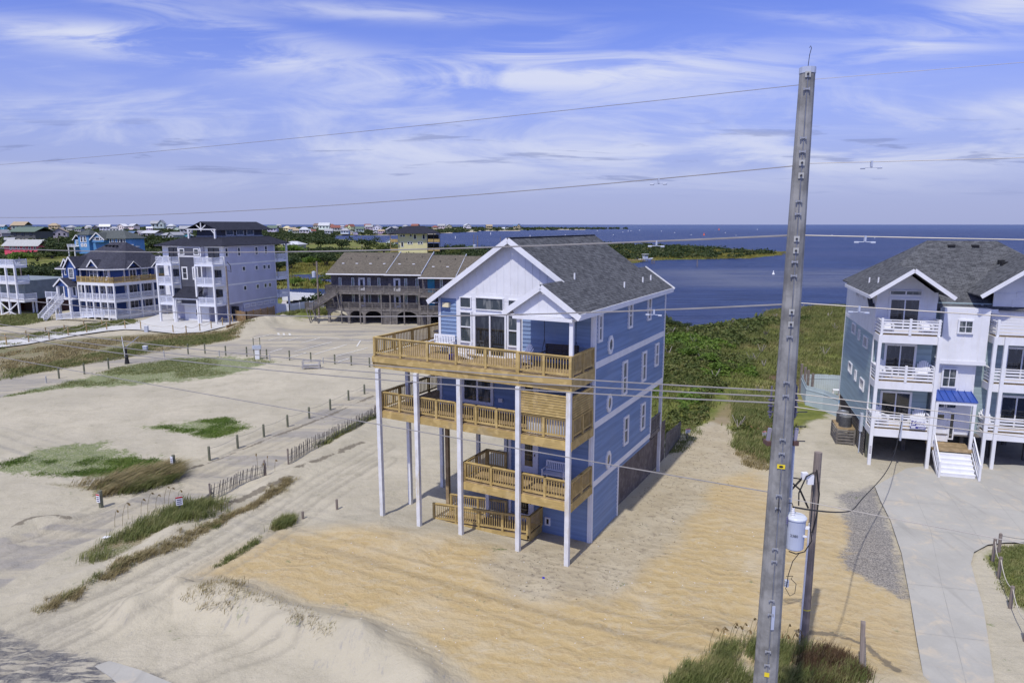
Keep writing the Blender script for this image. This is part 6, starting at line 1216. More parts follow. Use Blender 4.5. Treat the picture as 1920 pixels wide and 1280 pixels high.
# lot furniture
x, y, z = at(584, 691); t = thing('picnic_bench', 'low weathered pale timber bench on the sand by the parking lot posts', 'bench', (x, y, z), .15)
PW = simple('bleached_timber', (.42, .41, .40), .8, .12, 4)
m = MB(); m.box(-.95, .95, -.35, .35, .40, .46); m.build('seat', PW, t)
for y_ in (-.42, .42): m = MB(); m.box(-1.0, 1.0, y_-.03, y_+.03, .85, .95); m.box(-1.0, 1.0, y_-.03, y_+.03, .18, .3); m.build('rail', PW, t)
for x_ in (-.9, .9):
    for y_ in (-.4, .4): m = MB(); m.box(x_-.06, x_+.06, y_-.06, y_+.06, 0, .95); m.build('leg', PW, t)
x, y, z = at(483, 673); t = thing('utility_pedestal', 'pale electrical pedestal with two thin uprights on the parking lot edge', 'pedestal', (x, y, z), .1)
m = MB(); m.box(-.25, .25, -.12, .12, 0, 1.1); m.build('cabinet', PLAST, t); m = MB(); m.box(-.5, .5, -.2, .05, 1.25, 1.7); m.build('meter_box', GREYP, t)
for s in (-1, 1): m = MB(); m.bar((s*.38, 0, 0), (s*.38, 0, 2.6), .08, .08); m.build('post', POSTG, t)
for i, ((px, py), l) in enumerate((((273, 658), 'small utility box in the scrub beside the lot'), ((275, 622), 'small blue-grey utility box on the scrub by the pale driveway'))):
    x, y, z = at(px, py); t = thing('utility_box', l, 'box', (x, y, z)); m = MB(); m.box(-.25, .25, -.2, .2, 0, .9 if i else .6); m.build('cabinet', GREYP, t); m = MB(); m.box(-.27, .27, -.22, .22, .9 if i else .6, .98 if i else .68); m.build('lid', PLAST, t)
# anchor foot and guy wires of the far pole
x, y, z = at(238.5, 682); t = thing('guy_anchor', 'dark guy-wire guard with a slanting grey sleeve standing on the lot edge', 'guy guard', (x, y, z)); m = MB(); m.lathe([(.28, 0), (.2, .5), (.13, 1.3), (.1, 2.0)], n=8); m.build('sleeve', BLACK, t); m = MB(); m.bar((.05, 0, 2.0), (1.3, .6, 3.1), .12, .05); m.build('guard', GREYP, t)
m = MB(); m.bar((-.1, 0, 0), (-.4, .1, 3.2), .06, .06); m.build('rod', PLAST, t)
# lot stripes
def stripe(pts, w=.16, z=.16, nm='lot_marking'):
    m = MB(); P = [Vector((*G(*p), z)) for p in pts]
    for i in range(len(P)-1):
        d = (P[i+1]-P[i]).normalized(); n = Vector((-d.y, d.x, 0))*w/2; m.add([P[i]-n, P[i+1]-n, P[i+1]+n, P[i]+n], [(0, 1, 2, 3)])
    o = m.build(nm, simple('faded_white_road_paint', (.62, .61, .57), .8, .1, 3)); o['kind'] = 'structure'
    for v in o.data.vertices: v.co.z = hz(v.co.x, v.co.y)+.03
for a, c in (((504, 628.5), (584, 630.5)), ((584, 630.5), (700, 640)), ((669, 650), (676, 638.5)), ((503, 638), (530, 631.5)), ((536, 639.5), (566, 632)), ((565, 643), (600, 634)), ((552, 659), (622, 641.5)), ((590, 664), (650, 646)), ((630, 668), (690, 652)), ((470, 636), (504, 629)), ((505, 661), (530, 653)), ((535, 672), (575, 661)), ((630, 680), (655, 672))):
    stripe([a, c], .2)
for a in ((523, 628.6), (533, 628.6), (544, 628.6)): stripe([a, (a[0]-1.5, a[1]-3.6)], .3)
# concrete drives at the right house
def drive(name, pts, z, mat): m = MB(); m.add([(*G(*p), z) for p in pts], [tuple(range(len(pts)))]); o = m.build(name, mat); o['kind'] = 'structure'; return o
drive('driveway', [(1640, 914), (1700, 880), (1760, 873), (2200, 876), (2200, 1020), (1885, 1020), (1852, 1024), (1826, 1038), (1820, 1060), (1828, 1090), (1843, 1140), (1852, 1200), (1865, 1290), (1734, 1290), (1718, 1200), (1705, 1120), (1690, 1040), (1670, 980), (1650, 940)], .11, CONC)
drive('car_pad', [(1655, 866), (1745, 868), (1745, 882), (1700, 888), (1640, 872)], .10, CONC2) if False else None
def joint(pts, w=.035): m = MB(); P = [Vector((*G(*p), .116)) for p in pts]
def cutline(pts, w=.022):
    m = MB(); P = [Vector((*G(*p), .115)) for p in pts]
    for i in range(len(P)-1):
        d = (P[i+1]-P[i]).normalized(); n = Vector((-d.y, d.x, 0))*w/2; m.add([P[i]-n, P[i+1]-n, P[i+1]+n, P[i]+n], [(0, 1, 2, 3)])
    o = m.build('drive_joint', simple('joint_grey', (.33, .325, .305), .9)); o['kind'] = 'structure'  # drive joints have their own darker grey
for l in ([(1715, 930), (1745, 1000), (1765, 1100), (1790, 1200), (1812, 1290)], [(1672, 990), (1790, 1003), (1850, 1025)], [(1757, 900), (1800, 960), (1842, 1022)], [(1830, 896), (1875, 950), (1925, 1010)], [(1700, 1098), (1838, 1112)], [(1718, 1190), (1852, 1206)], [(1655, 940), (2000, 968)]): cutline(l)
# road edge slab in the bottom left corner
m = MB(); P = [(188, 1236), (215, 1242), (262, 1256), (330, 1284), (360, 1300), (240, 1300), (205, 1268), (178, 1250)]; m.prism([G(*p) for p in P], -.15, .035); o = m.build('road_edge', CONC); o['kind'] = 'structure'

# ------------------------------------------------------------------ poles and wires
PX, PY = 6.17, 15.0
def zpole(py, Y=PY): r = ray(1480, py); return CAM_H+r[2]/r[1]*Y
def steel_pole():
    t = thing('steel_pole', 'tall tapering grey steel power pole with climbing clips, in the right foreground', 'power pole', (PX, PY, 0)); T_ = zpole(130); rz = lambda z: .325-(.325-.155)*z/T_
    m = MB(); n = 12; prof = [(rz(z), z) for z in (-1, 2, 5, 8, 11, 14, 17, T_)]+[(rz(T_)-.02, T_+.01)]
    m.lathe(prof, n=n); m.build('shaft', METAL, t); d = Vector((-.30, -.954, 0)); r_ = Vector((.954, -.30, 0))
    m = MB(); m.lathe([(rz(T_)+.012, T_-.09), (rz(T_)+.012, T_+.03), (.02, T_+.05)], n=12); m.build('cap', GREYP, t)
    seam = MB(); seam.bar(d*(rz(0)+.004)+r_*.02+Vector((0, 0, 0)), d*(rz(T_)+.004)+r_*.0+Vector((0, 0, T_-.2)), .022, .012); seam.build('cable_channel', simple('dark_seam_steel', (.22, .23, .26), .5, .2, 4, metal=.3), t)
    GL = simple('pale_galvanised_clip', (.34, .35, .37), .4, .08, 4, metal=.2)
    for py in (166, 258, 284, 377, 401, 491, 517, 631, 716, 741, 823, 849, 927, 951, 1027, 1050, 1123, 1149, 1218, 1243):
        z = zpole(py, 14.78); c = d*(rz(z)+.02)+Vector((0, 0, z)); m = MB(); m.bar(c-r_*.075, c+r_*.045, .025, .032); m.bar(c-r_*.075+d*.02, c-r_*.045+d*.02, .025, .055); m.bar(c+r_*.03+d*.015, c+r_*.055+d*.015, .03, .06); m.build('climbing_clip', GL, t)
    for py in (138, 305, 329, 448, 470, 585, 608):
        z = zpole(py, 14.78); c = d*(rz(z)+.01)+Vector((0, 0, z)); m = MB(); m.bar(c-r_*.055, c+r_*.055, .02, .12); m.build('bolt_plate', simple('concrete_grey_plate', (.45, .45, .42), .6), t); q = MB(); q.tube([c, c+d*.05], .025, 6); q.build('bolt', DARKM, t)
    YL = simple('yellow_tag', (.75, .58, .03), .5)
    for py, w, h in ((875, .17, .10), (1263, .11, .11)):
        z = zpole(py, 14.75); c = d*(rz(z)+.012)+Vector((0, 0, z)); m = MB(); m.bar(c-r_*w/2, c+r_*w/2, .006, h); o = m.build('tag_plate', YL, t)
        if w > .15: m = MB(); m.bar(c+d*.005-r_*.045, c+d*.005+r_*.045, .006, .026); m.bar(c+d*.005-r_*.03, c+d*.005+r_*.03, .007, .05); m.build('tag_symbol', BLACK, o)
    z0 = zpole(1160, 14.75); c = d*(rz(z0)+.02)+r_*.05; m = MB(); m.bar(c+Vector((0, 0, z0-.25)), c+Vector((0, 0, z0+.35)), .07, .02); m.build('number_plate', GREYP, t)
    m = MB(); m.tube([(0, 0, T_), (.02, 0, T_+.28), (.05, 0, T_+.42), (.03, 0, T_+.46), (.01, 0, T_+.42)], .007, 5); m.build('lightning_rod', BLACK, t)
    # cable terminations on brackets behind the shaft
    zt = zpole(735, 15.3); zb = zpole(832, 15.3)
    for i, (ox, oy) in enumerate(((-.20, .28), (.36, .25), (.42, .45))):
        m = MB(); 
        for k in range(7): m.lathe([(.02, 0), (.045+.02*(k % 2), .01), (.045+.02*(k % 2), .035), (.02, .04)], (ox, oy, zt-.55+k*.07), 10)
        m.lathe([(.022, -.6), (.022, .15)], (ox, oy, zt-.0), 8); m.build('insulator', simple('purple_grey_polymer', (.15, .14, .20), .4), t)
    for ox in (-.22, .40): m = MB(); m.box(ox-.06, ox+.06, .15, .4, zb, zb+.1); m.build('bracket', simple('rusty_bracket', (.12, .07, .06), .7), t); m = MB(); m.bar((ox, .25, zb+.1), (ox+.03, .25, zb+.4), .07, .07); m.build('sleeve', simple('purple_grey_sleeve', (.30, .29, .36), .5), t)
    m = MB(); m.tube([(.40, .3, zb), (.42, .28, zpole(965, 15.2))], .035, 7); m.build('conduit', GREYP, t)
    for k in range(3): z = zb+.1+k*.35; m = MB(); m.bar((.40, .2, z), (.62, .2, z), .02, .02); m.build('step_bolt', DARKM, t)
    for za, zc in ((zpole(925), zpole(951)),): m = MB(); m.tube([d*(rz(za)+.03)+Vector((0, 0, za)), d*(rz(za)+.06)+Vector((0, 0, (za+zc)/2)), d*(rz(zc)+.03)+Vector((0, 0, zc))], .012, 5); m.build('ground_wire', DARKM, t)
    z = zpole(1092); m = MB(); 
    for k in range(4): m.lathe([(.03, 0), (.055, .01), (.055, .03), (.03, .04)], (.33, -.03, z-.08+k*.045), 10)
    m.build('arrester', GREYP, t); m = MB(); m.tube([(.3, -.05, z-.1), (.4, -.1, z-.28), (.52, -.08, z-.22), (.55, -.05, z), (.42, -.05, z+.13), (.46, -.05, z+.2), (.3, -.05, z+.2)], .008, 5); m.build('wire_loop', BLACK, t)
    # transformer
    tr = thing('transformer', 'pale grey cylindrical transformer can hung on the steel pole', 'transformer', (PX+.44, PY-.02, zpole(1024)-.02), 0); h = zpole(966)-zpole(1024)+.0
    m = MB(); m.lathe([(.19, 0), (.215, .03), (.225, h-.04)], n=24); m.build('tank', GREYP, tr, smooth=False); m = MB(); m.lathe([(.225, h-.04), (.245, h-.03), (.245, h), (.21, h+.035), (.02, h+.05)], n=24); m.build('lid', simple('pale_lid', (.60, .64, .70), .4, .04), tr)
    m = MB()
    for k in range(5): m.lathe([(.03, 0), (.05-.004*k, .01), (.05-.004*k, .03), (.03, .04)], (-.10, -.05, h+.03+k*.042), 10)
    m.build('bushing', PLAST, tr); m = MB()
    for k in range(4): m.lathe([(.03, 0), (.05, .01), (.05, .03), (.03, .04)], (-.27, -.1, h-.12+k*.045), 10)
    m.build('bushing', simple('purple_polymer', (.16, .15, .28), .4), tr)
    for a, zz in ((.9, .72), (.55, .5), (1.15, .72)): x_, y_ = .23*sin(a), -.23*cos(a); m = MB(); m.bar((x_, y_, h*zz), (x_*1.35, y_*1.35, h*zz+.01), .05, .035); m.build('terminal', PLAST, tr)
    m = MB(); m.bar((-.22, .0, h*.2), (-.30, .02, h*.2), .1, .08); m.bar((-.22, .0, h*.75), (-.30, .02, h*.75), .1, .08); m.build('hanger', GREYP, tr)
    T = lambda a, o, z: (.232*sin(a/.225-.45), -.232*cos(a/.225-.45)-o*0, z); text_mesh(tr, '2380', .085, T, 0, h*.5, 0, simple('faded_black_paint', (.07, .07, .09), .6))
    def cable(pts, r, label, nm='cable'): P = [Vector(p) for p in pts]; m = MB(); m.tube([p-P[0] for p in P], r, 6); tag(m.build(nm, BLACK, None, loc=tuple(P[0])), label, 'cable')
    B = Vector((PX+.44, PY-.02, zpole(1024)-.02)); tb = B+Vector((-.10, -.05, h+.26))
    cable([tb, tb+Vector((-.04, -.02, .10)), tb+Vector((-.14, -.05, .12)), tb+Vector((-.22, -.08, .05)), B+Vector((-.27, -.1, h+.07))], .010, 'short black jumper looping over the transformer bushings', 'jumper')
    cable([B+Vector((.30, -.1, h*.72)), B+Vector((.36, -.12, h*.3)), B+Vector((.22, -.1, -.05)), B+Vector((0, -.15, -.08)), B+Vector((-.15, -.1, -.04))], .014, 'black cable wrapped below the transformer')
    cable([B+Vector((.1, -.1, -.08)), B+Vector((-.05, -.12, -.28)), B+Vector((-.13, -.12, -.62)), B+Vector((-.15, -.1, -.95))], .009, 'thin black wire hanging down from the transformer')
    wp = Vector((10.95, 23.5, 7.2))
    P = [B+Vector((.30, -.1, h*.75))]; 
    for k in range(1, 9): t_ = k/8; P.append(P[0].lerp(wp, t_)-Vector((0, 0, .9*4*t_*(1-t_)))) if False else P.append((B+Vector((.30, -.1, h*.75))).lerp(wp, t_)-Vector((0, 0, .6*4*t_*(1-t_))))
    cable(P, .02, 'black service cable sagging from the transformer to the wooden pole')
    # service drop to the right house
    e = Vector(RH.w(1.75, -.15, 3.3)); P = []; a = tb
    for k in range(25): t_ = k/24; P.append(a.lerp(e, t_)+Vector((sin(t_*9)*.55*t_*(1-t_)*2, 0, -3.4*4*t_*(1-t_)*(.55+.45*t_))))
    cable(P, .022, 'long black cable swooping from the transformer to the lowest balcony of the duplex')
    m = MB(); c = Vector(RH.w(1.75, -.2, 2.2)); m.bar((0, 0, -.6), (0, 0, 1.15), .09, .09); tag(m.build('service_mast', GREYP, None, loc=(c.x, c.y, c.z+.3)), 'grey service conduit on the middle rail post of the lowest balcony', 'conduit')
steel_pole()
def wood_pole(name, label, base, h, r, extras=()):
    t = thing(name, label, 'power pole', base); m = MB(); m.lathe([(r, -.5), (r*.8, h)], n=10); m.build('shaft', POLEW, t); return t
p = wood_pole('wooden_pole', 'shorter weathered wooden service pole behind the steel pole', (11.07, 23.64, 0), 7.9, .17)
m = MB(); m.bar((-.19, -.08, 0), (-.15, -.06, 5.2), .05, .05); m.build('conduit', simple('pale_plastic_conduit', (.60, .62, .68), .5), p)
m = MB(); m.lathe([(.162, 1.75), (.162, 1.79)], n=10); m.build('band', simple('yellow_band', (.7, .6, .05), .5), p)
m = MB(); m.box(-.62, -.42, -.25, -.10, 6.95, 7.2); m.box(-.40, -.18, -.22, -.10, 6.75, 7.1); m.build('junction_box', PLAST, p)
for k, pts in enumerate((((-.2, -.2, 7.2), (-.5, -.3, 7.1), (-.75, -.35, 6.5), (-.7, -.3, 6.0)), ((-.6, -.2, 7.0), (-1.0, -.3, 6.6), (-1.3, -.3, 6.55), (-1.5, -.3, 6.8), (-1.1, -.3, 6.95), (-.7, -.3, 6.6), (-.35, -.3, 5.9)), ((-.7, -.3, 7.0), (-1.3, -.3, 7.1), (-1.75, -.3, 6.95)), ((-1.0, -.3, 6.6), (-1.45, -.35, 6.4), (-1.75, -.3, 6.45)), ((-.1, -.2, 7.3), (.05, -.22, 6.4), (.02, -.22, 5.6), (-.1, -.22, 4.9)))):
    m = MB(); m.tube(pts, .035 if k == 1 else .025, 6); m.build('cable_loop', BLACK, p)
def wire_pts(py_pole, sagL, zL=None, n=30, X0=PX, Y0=PY, side='L'):
    z = zpole(py_pole); P = []
    if side == 'L': ex, ey = -46, 44
    else: ex, ey = X0+26, Y0-14.5
    for k in range(n+1): t = k/n; P.append(Vector((X0+(ex-X0)*t, Y0+(ey-Y0)*t, z-sagL*4*t*(1-t))))
    return P
WG = simple('weathered_aluminium_wire', (.33, .31, .29), .5, .1, metal=.3)
wires = [(158, .30, .007, 'topmost thin', 150), (310, .95, .011, 'second from the top', 307), (441, .85, .020, 'third from the top', 441), (570, 1.65, .019, 'fourth from the top', 567), (733, .95, .017, 'upper of the three close', 735), (744, 1.1, .017, 'middle of the three close', 747), (756, 1.2, .018, 'lower of the three close', 760), (925, .1, .015, 'lowest thin', 930)]
for i, (pl, sg, r, nm, pr) in enumerate(wires):
    for side, py, sgx in (('L', pl, sg), ('R', pr, .12)):
        P = wire_pts(py, sgx, side=side); o = P[0].copy(); m = MB(); m.tube([p-o for p in P], [r*(1 if side == 'L' else .62)]*len(P), 5)
        w = tag(m.build('power_line', WG, None, loc=tuple(o)), '%s power line running %s from the steel pole' % (nm, 'left' if side == 'L' else 'right'), 'power line', 'power lines')
        if i in (1, 2, 3):       # dampers clamped on the line
            f = .052 if side == 'L' else .045; n_ = len(P)-1; t_ = f; a = P[0].lerp(P[-1], t_)-o-Vector((0, 0, sgx*4*t_*(1-t_))); d = (P[-1]-P[0]).normalized()
            m = MB(); m.bar(a-Vector((0, 0, .10)), a+Vector((0, 0, .02)), .035, .05); m.build('clamp', GREYP, w)
            q = MB(); c = a-Vector((0, 0, .11)); q.tube([c-d*.17, c+d*.17], .008, 5); q.tube([c-d*.20-Vector((0, 0, .01)), c-d*.11-Vector((0, 0, .01))], .022, 7); q.tube([c+d*.11-Vector((0, 0, .01)), c+d*.20-Vector((0, 0, .01))], .022, 7); q.build('damper', GREYP, w)
def small_pole(px, py, toppy, label, r=.16, tr=False, arm=False):
    x, y = G(px, py); d = y; h = CAM_H+ray(px, toppy)[2]/ray(px, toppy)[1]*y; t = wood_pole('utility_pole', label, (x, y, 0), h, r); t['group'] = 'distant utility poles'
    if tr: m = MB(); s = max(1, d/130); m.lathe([(.32*s, 0), (.34*s, .9*s), (.1, 1.0*s)], (-.55*s, 0, h-2.6*s), 12); m.build('transformer', GREYP, t)
    if arm: m = MB(); m.box(-1.1, 1.1, -.08, .08, h-.7, h-.55); m.build('crossarm', POLEW, t)
    return t
small_pole(599, 603, 490, 'wooden utility pole with white transformer at the motel stair', .17, True, False)
p = small_pole(431.5, 611, 499, 'wooden pole at the front corner of the apartment house', .15); m = MB(); m.tube([(.2, 0, 10.2), (.7, 0, 9.6), (.75, 0, 8.6), (.2, 0, 8.9)], .06, 6); m.build('cable_loop', DARKM, p)
small_pole(44.5, 552, 482, 'leaning wooden pole between the edge house decks and the navy house', .17)
small_pole(679, 466, 444, 'thin pale pole in the forest left of the yellow house', .28); small_pole(895.5, 472, 442, 'pale pole with a small transformer on the shore right of the yellow house', .3, True); small_pole(888.5, 467, 439, 'thin pole on the shore, just left of the pale one with transformer', .25)
small_pole(938.5, 470, 444, 'thin pole with transformer close left of the blue house roof peak', .25, True); small_pole(98, 447, 423, 'tall far pole in the town left of the turreted house', .5, False, True); small_pole(538, 474, 448, 'thin pole in the forest behind the apartment house', .25)
small_pole(46, 461, 444, 'thin white pole behind the pink house', .25); small_pole(111, 460, 446, 'short pole in the trees left of the turreted house', .25)

# ------------------------------------------------------------------ water things
def on_water(px, py): x, y = G(px, py, -.35); return x, y, -.35
x, y, z = on_water(1209, 489); t = thing('motor_boat', 'small white motor boat moored at the tip of the green island', 'boat', (x, y, z), .5)
m = MB(); m.add([(-4, -1.3, .9), (3, -1.3, 1.0), (5, 0, 1.3), (3, 1.3, 1.0), (-4, 1.3, .9), (-3.8, -1, -.3), (2.6, -.9, -.3), (3.6, 0, -.2), (2.6, .9, -.3), (-3.8, 1, -.3)], [(0, 1, 2, 3, 4), (9, 8, 7, 6, 5), (0, 5, 6, 1), (1, 6, 7, 2), (2, 7, 8, 3), (3, 8, 9, 4), (4, 9, 5, 0)]); m.build('hull', PLAST, t)
m = MB(); m.box(-.8, 1.2, -.7, .7, 1.0, 2.2); m.build('console', GREYP, t); m = MB(); m.box(-1.2, 1.5, -1, 1, 2.9, 3.05); m.build('canopy', PLAST, t)
for s in (-1, 1): m = MB(); m.bar((-.8, s*.7, 1), (-.8, s*.8, 2.9), .08, .08); m.build('canopy_post', GREYP, t)
m = MB(); m.box(-4.6, -4.0, -.3, .3, .3, 1.6); m.build('motor', DARKM, t)
x, y, z = on_water(1196, 490.5); t = thing('boat_dock', 'low brown timber dock left of the white motor boat', 'dock', (x, y, z), .3); m = MB(); m.box(-7, 3, -1.2, 1.2, .5, .75); m.build('planks', PINED, t)
for a in (-6, -2, 2): m = MB(); m.lathe([(.15, -1.5), (.15, 1.4)], (a, -1.2, 0), 7); m.build('pile', POLEW, t)
for px, py, tp, l in ((1222.5, 494.5, 486, 'dark mooring pile right of the boat, left of two'), (1226.5, 494, 486, 'dark mooring pile right of the boat, right of two'), (1307, 500, 486, 'lone dark pile standing in the blue water right of the island dock'), (854, 447.5, 443, 'white channel stake in the water right of the yellow house'), (920, 440, 436, 'small white stake in the far channel'), (994, 443.5, 441, 'tiny white stake in the far water above the blue house roof')):
    x, y, z = on_water(px, py); h = (py-tp)/FPX*hypot(x, y)*1.02; r = .12*max(1, y/200); m = MB(); m.lathe([(r, -1), (r, h)], n=7); tag(m.build('mooring_pile', POLEW if py > 450 and px > 900 else PLAST, None, loc=(x, y, z)), l, 'piling', 'stakes in the water')
OR = simple('orange_buoy', (.75, .12, .03), .5)
for px, py, s, mt, l in ((1320, 441.3, 1.5, OR, 'nearer orange buoy on the open water'), (1348, 431.3, 2.2, OR, 'farther orange buoy near the horizon'), (1450, 514.5, .5, PLAST, 'white float on the water left of the steel pole')):
    x, y, z = on_water(px, py); t = thing('buoy', l, 'buoy', (x, y, z)); m = MB(); m.lathe([(.2*s, -.3*s), (.9*s, 0), (.9*s, .4*s), (.35*s, 1.2*s), (.3*s, 2.2*s), (.05*s, 2.6*s)], n=12); m.build('float', mt, t)
for i, (px, py) in enumerate([(1168, 436), (1178, 434), (1183, 433.5), (1199, 432.5), (1090, 447), (1110, 444), (1296, 441), (1380, 442), (1420, 431), (1265, 437), (1240, 434), (1150, 441), (1120, 433), (1060, 441), (1036, 449), (975, 446), (1420, 446), (1560, 441), (1640, 447), (1360, 437)]):
    x, y, z = on_water(px, py); s = y/1500; m = MB(); m.lathe([(.3*s, -.2), (.9*s, .2*s), (.9*s, 1.0*s), (.2*s, 1.6*s)], n=6); tag(m.build('net_float', PLAST, None, loc=(x, y, z)), 'tiny white float far out on the sound', 'float', 'white floats on the sound')
x, y = G(118, 480); t = thing('parked_car', 'small grey car parked under the trees beside the light blue house', 'car', (x, y, 0), .1); s = 1.15
m = MB(); T = lambda a, o, z_: (a*s, (o-.9)*s, z_*s); m.ext(T, [(-2.3, .35), (-2.35, .95), (-1.6, 1.05), (-1.0, 1.55), (.5, 1.55), (1.1, 1.05), (2.2, .9), (2.3, .4)], 0, 1.8); m.build('body', simple('grey_car_paint', (.20, .21, .23), .3, .05, spec=.6), t)
m = MB(); m.ext(T, [(-1.45, 1.06), (-.95, 1.48), (.45, 1.48), (.95, 1.06)], -.02, 1.82); m.build('windows', GLASSD, t)
for a in (-1.45, 1.4):
    for b_ in (.02, 1.78): m = MB(); m.tube([(a*s, (b_-.9-.1)*s, .36*s), (a*s, (b_-.9+.1)*s, .36*s)], .36*s, 12); m.build('wheel', BLACK, t)

# ------------------------------------------------------------------ vegetation
def mesh_np(name, V, F, tint, mat, parent=None, loc=(0, 0, 0), link=True):
    me = bpy.data.meshes.new(name); k = F.shape[1]; me.vertices.add(len(V)); me.vertices.foreach_set('co', V.astype(np.float32).ravel()); me.loops.add(F.size); me.loops.foreach_set('vertex_index', F.astype(np.int32).ravel())
    me.polygons.add(len(F)); me.polygons.foreach_set('loop_start', np.arange(0, F.size, k, dtype=np.int32)); me.polygons.foreach_set('loop_total', np.full(len(F), k, np.int32)); me.update()
    at_ = me.attributes.new('tint', 'FLOAT', 'FACE'); at_.data.foreach_set('value', tint.astype(np.float32)); me.materials.append(mat)
    o = bpy.data.objects.new(name, me)
    if link: COL.objects.link(o)
    if parent: o.parent = parent
    o.location = loc; return o
def leaves(C, Rr, per, size, flat=.75, seed=1):
    """leaf-sized quads spread through the volume of many crowns: C (N,3), Rr (N,) radii"""
    g = np.random.default_rng(seed); N = len(C); n = N*per; c = np.repeat(C, per, 0); r = np.repeat(Rr, per)
    d = g.normal(size=(n, 3)); d /= np.linalg.norm(d, axis=1)[:, None]; d[:, 2] = np.abs(d[:, 2])*1.0-.12
    lump = .82+.3*np.sin(d[:, 0]*4+c[:, 0]*3)*np.cos(d[:, 1]*5+c[:, 1]*2)+.12*g.normal(size=n)
    rad = r*lump*(1-.45*g.random(n)**2.2); p = c+d*rad[:, None]*np.array([1, 1, flat])
    sz = (size if np.isscalar(size) else np.repeat(size, per))*(.6+.8*g.random(n))
    nn = d+.75*g.normal(size=(n, 3)); nn /= np.linalg.norm(nn, axis=1)[:, None]; a = np.cross(nn, g.normal(size=(n, 3))); a /= np.linalg.norm(a, axis=1)[:, None]; b = np.cross(nn, a)
    a *= (sz*.5)[:, None]; b *= (sz*.36)[:, None]
    V = np.stack([p-a, p-b*.9, p+a, p+b], 1).reshape(-1, 3); F = np.arange(4*n).reshape(-1, 4)
    bt = np.repeat(g.random(N), per); tint = np.clip(.55*bt+.45*g.random(n), 0, 1); return V, F, tint
def blades(B, h, n, spread=.25, bend=.5, w=.02, seed=1, wind=(.5, .3)):
    g = np.random.default_rng(seed); N = len(B); m_ = N*n; b = np.repeat(B, n, 0); H = (h if np.isscalar(h) else np.repeat(h, n))*(.55+.6*g.random(m_))
    b = b+np.stack([g.normal(size=m_)*spread, g.normal(size=m_)*spread, np.zeros(m_)], 1); ang = g.random(m_)*2*pi
    L = np.stack([np.cos(ang), np.sin(ang)], 1)*(bend*g.random(m_))[:, None]+np.array(wind)*bend*.8
    t = np.stack([-np.sin(ang), np.cos(ang), np.zeros(m_)], 1)*(w*(.6+.8*g.random(m_)))[:, None]
    mid = b+np.concatenate([L*.35, np.ones((m_, 1))*.62], 1)*H[:, None]; tip = b+np.concatenate([L*1.0, np.ones((m_, 1))*.95], 1)*H[:, None]
    V = np.stack([b-t, b+t, mid+t*.7, mid-t*.7, tip], 1).reshape(-1, 3); i = np.arange(m_)*5
    F = np.concatenate([np.stack([i, i+1, i+2], 1), np.stack([i, i+2, i+3], 1), np.stack([i+3, i+2, i+4], 1)]); tn = np.clip(.5*np.repeat(g.random(N), n)+.5*g.random(m_), 0, 1); return V, F, np.concatenate([tn]*3)
def scatter(polys, n, seed, cond=None):
    g = np.random.default_rng(seed); P = np.concatenate(polys); x0, y0 = P.min(0); x1, y1 = P.max(0); out = []
    while sum(len(o) for o in out) < n:
        x = x0+(x1-x0)*g.random(n*3); y = y0+(y1-y0)*g.random(n*3); ok = np.zeros(len(x), bool)
        for q in polys: ok |= sdf(q, x, y) > 0
        if cond is not None: ok &= cond(x, y)
        if ok.sum() == 0: break
        out.append(np.stack([x[ok], y[ok]], 1))
        if len(out) > 40: break
    return np.concatenate(out)[:n] if out else np.zeros((0, 2))
def stuff(o, label, cat): return tag(o, label, cat, None, 'stuff')
def withz(P, dz=0): return np.concatenate([P, (height(P[:, 0], P[:, 1])+dz)[:, None]], 1)
hs, hc = HOUSE.o[:2], None
def hpx(px, py): return proj(px, py)
# 1. green dunes behind the blue house and the duplex
gp = [MASKP['green'][0]]
pathP = poly_px([(1352, 790), (1385, 720), (1415, 640), (1440, 600)])
def free(x, y):
    hu = (x-HOUSE.o[0])*HOUSE.u[0]+(y-HOUSE.o[1])*HOUSE.u[1]; hv = (x-HOUSE.o[0])*HOUSE.v[0]+(y-HOUSE.o[1])*HOUSE.v[1]
    ru = (x-RH.o[0])*RH.u[0]+(y-RH.o[1])*RH.u[1]; rv = (x-RH.o[0])*RH.v[0]+(y-RH.o[1])*RH.v[1]
    return ~((hu > -12) & (hu < 1.5) & (hv > -4) & (hv < 20)) & ~((ru > -4) & (rv > -3) & (rv < 22.5)) & (land_sd(x, y) > 1.0)
shr = lambda x, y: free(x, y) & ((dline(pathP, x, y) > 1.3) | (y > 66))
X_split = lambda x, y: x/y
P = scatter(gp, 2300, 11, lambda x, y: shr(x, y) & (fbm(x, y, 13, 21) > .485+.24*np.clip((x/y-.32)/.08, -.5, 1)) & (y > 44))
R = (.25+.75*np.random.default_rng(3).random(len(P)))*np.clip(P[:, 1]/85, .6, 1.5); k = fbm(P[:, 0], P[:, 1], 9, 31)
sel = k > .56; Z = withz(P, .02)
stuff(mesh_np('shrub_thicket', *leaves(Z[~sel], R[~sel], 85, .34*np.clip(P[~sel][:, 1]/80, .7, 2), .8, 2), LEAF), 'dark green shrub thicket on the dunes behind the blue stilt house', 'shrubs')
stuff(mesh_np('shrub_thicket', *leaves(Z[sel], R[sel]*1.1, 85, .34*np.clip(P[sel][:, 1]/80, .7, 2), .8, 3), LEAFB), 'brighter green shrub patches among the thicket right of the blue house', 'shrubs')
P = scatter(gp, 260, 14, lambda x, y: shr(x, y) & (fbm(x, y, 9, 44) > .66)); stuff(mesh_np('rusty_shrubs', *leaves(withz(P), np.full(len(P), .7), 60, .26, .5, 5), LEAFR), 'rust-brown low scrub patches on the green dunes', 'shrubs')
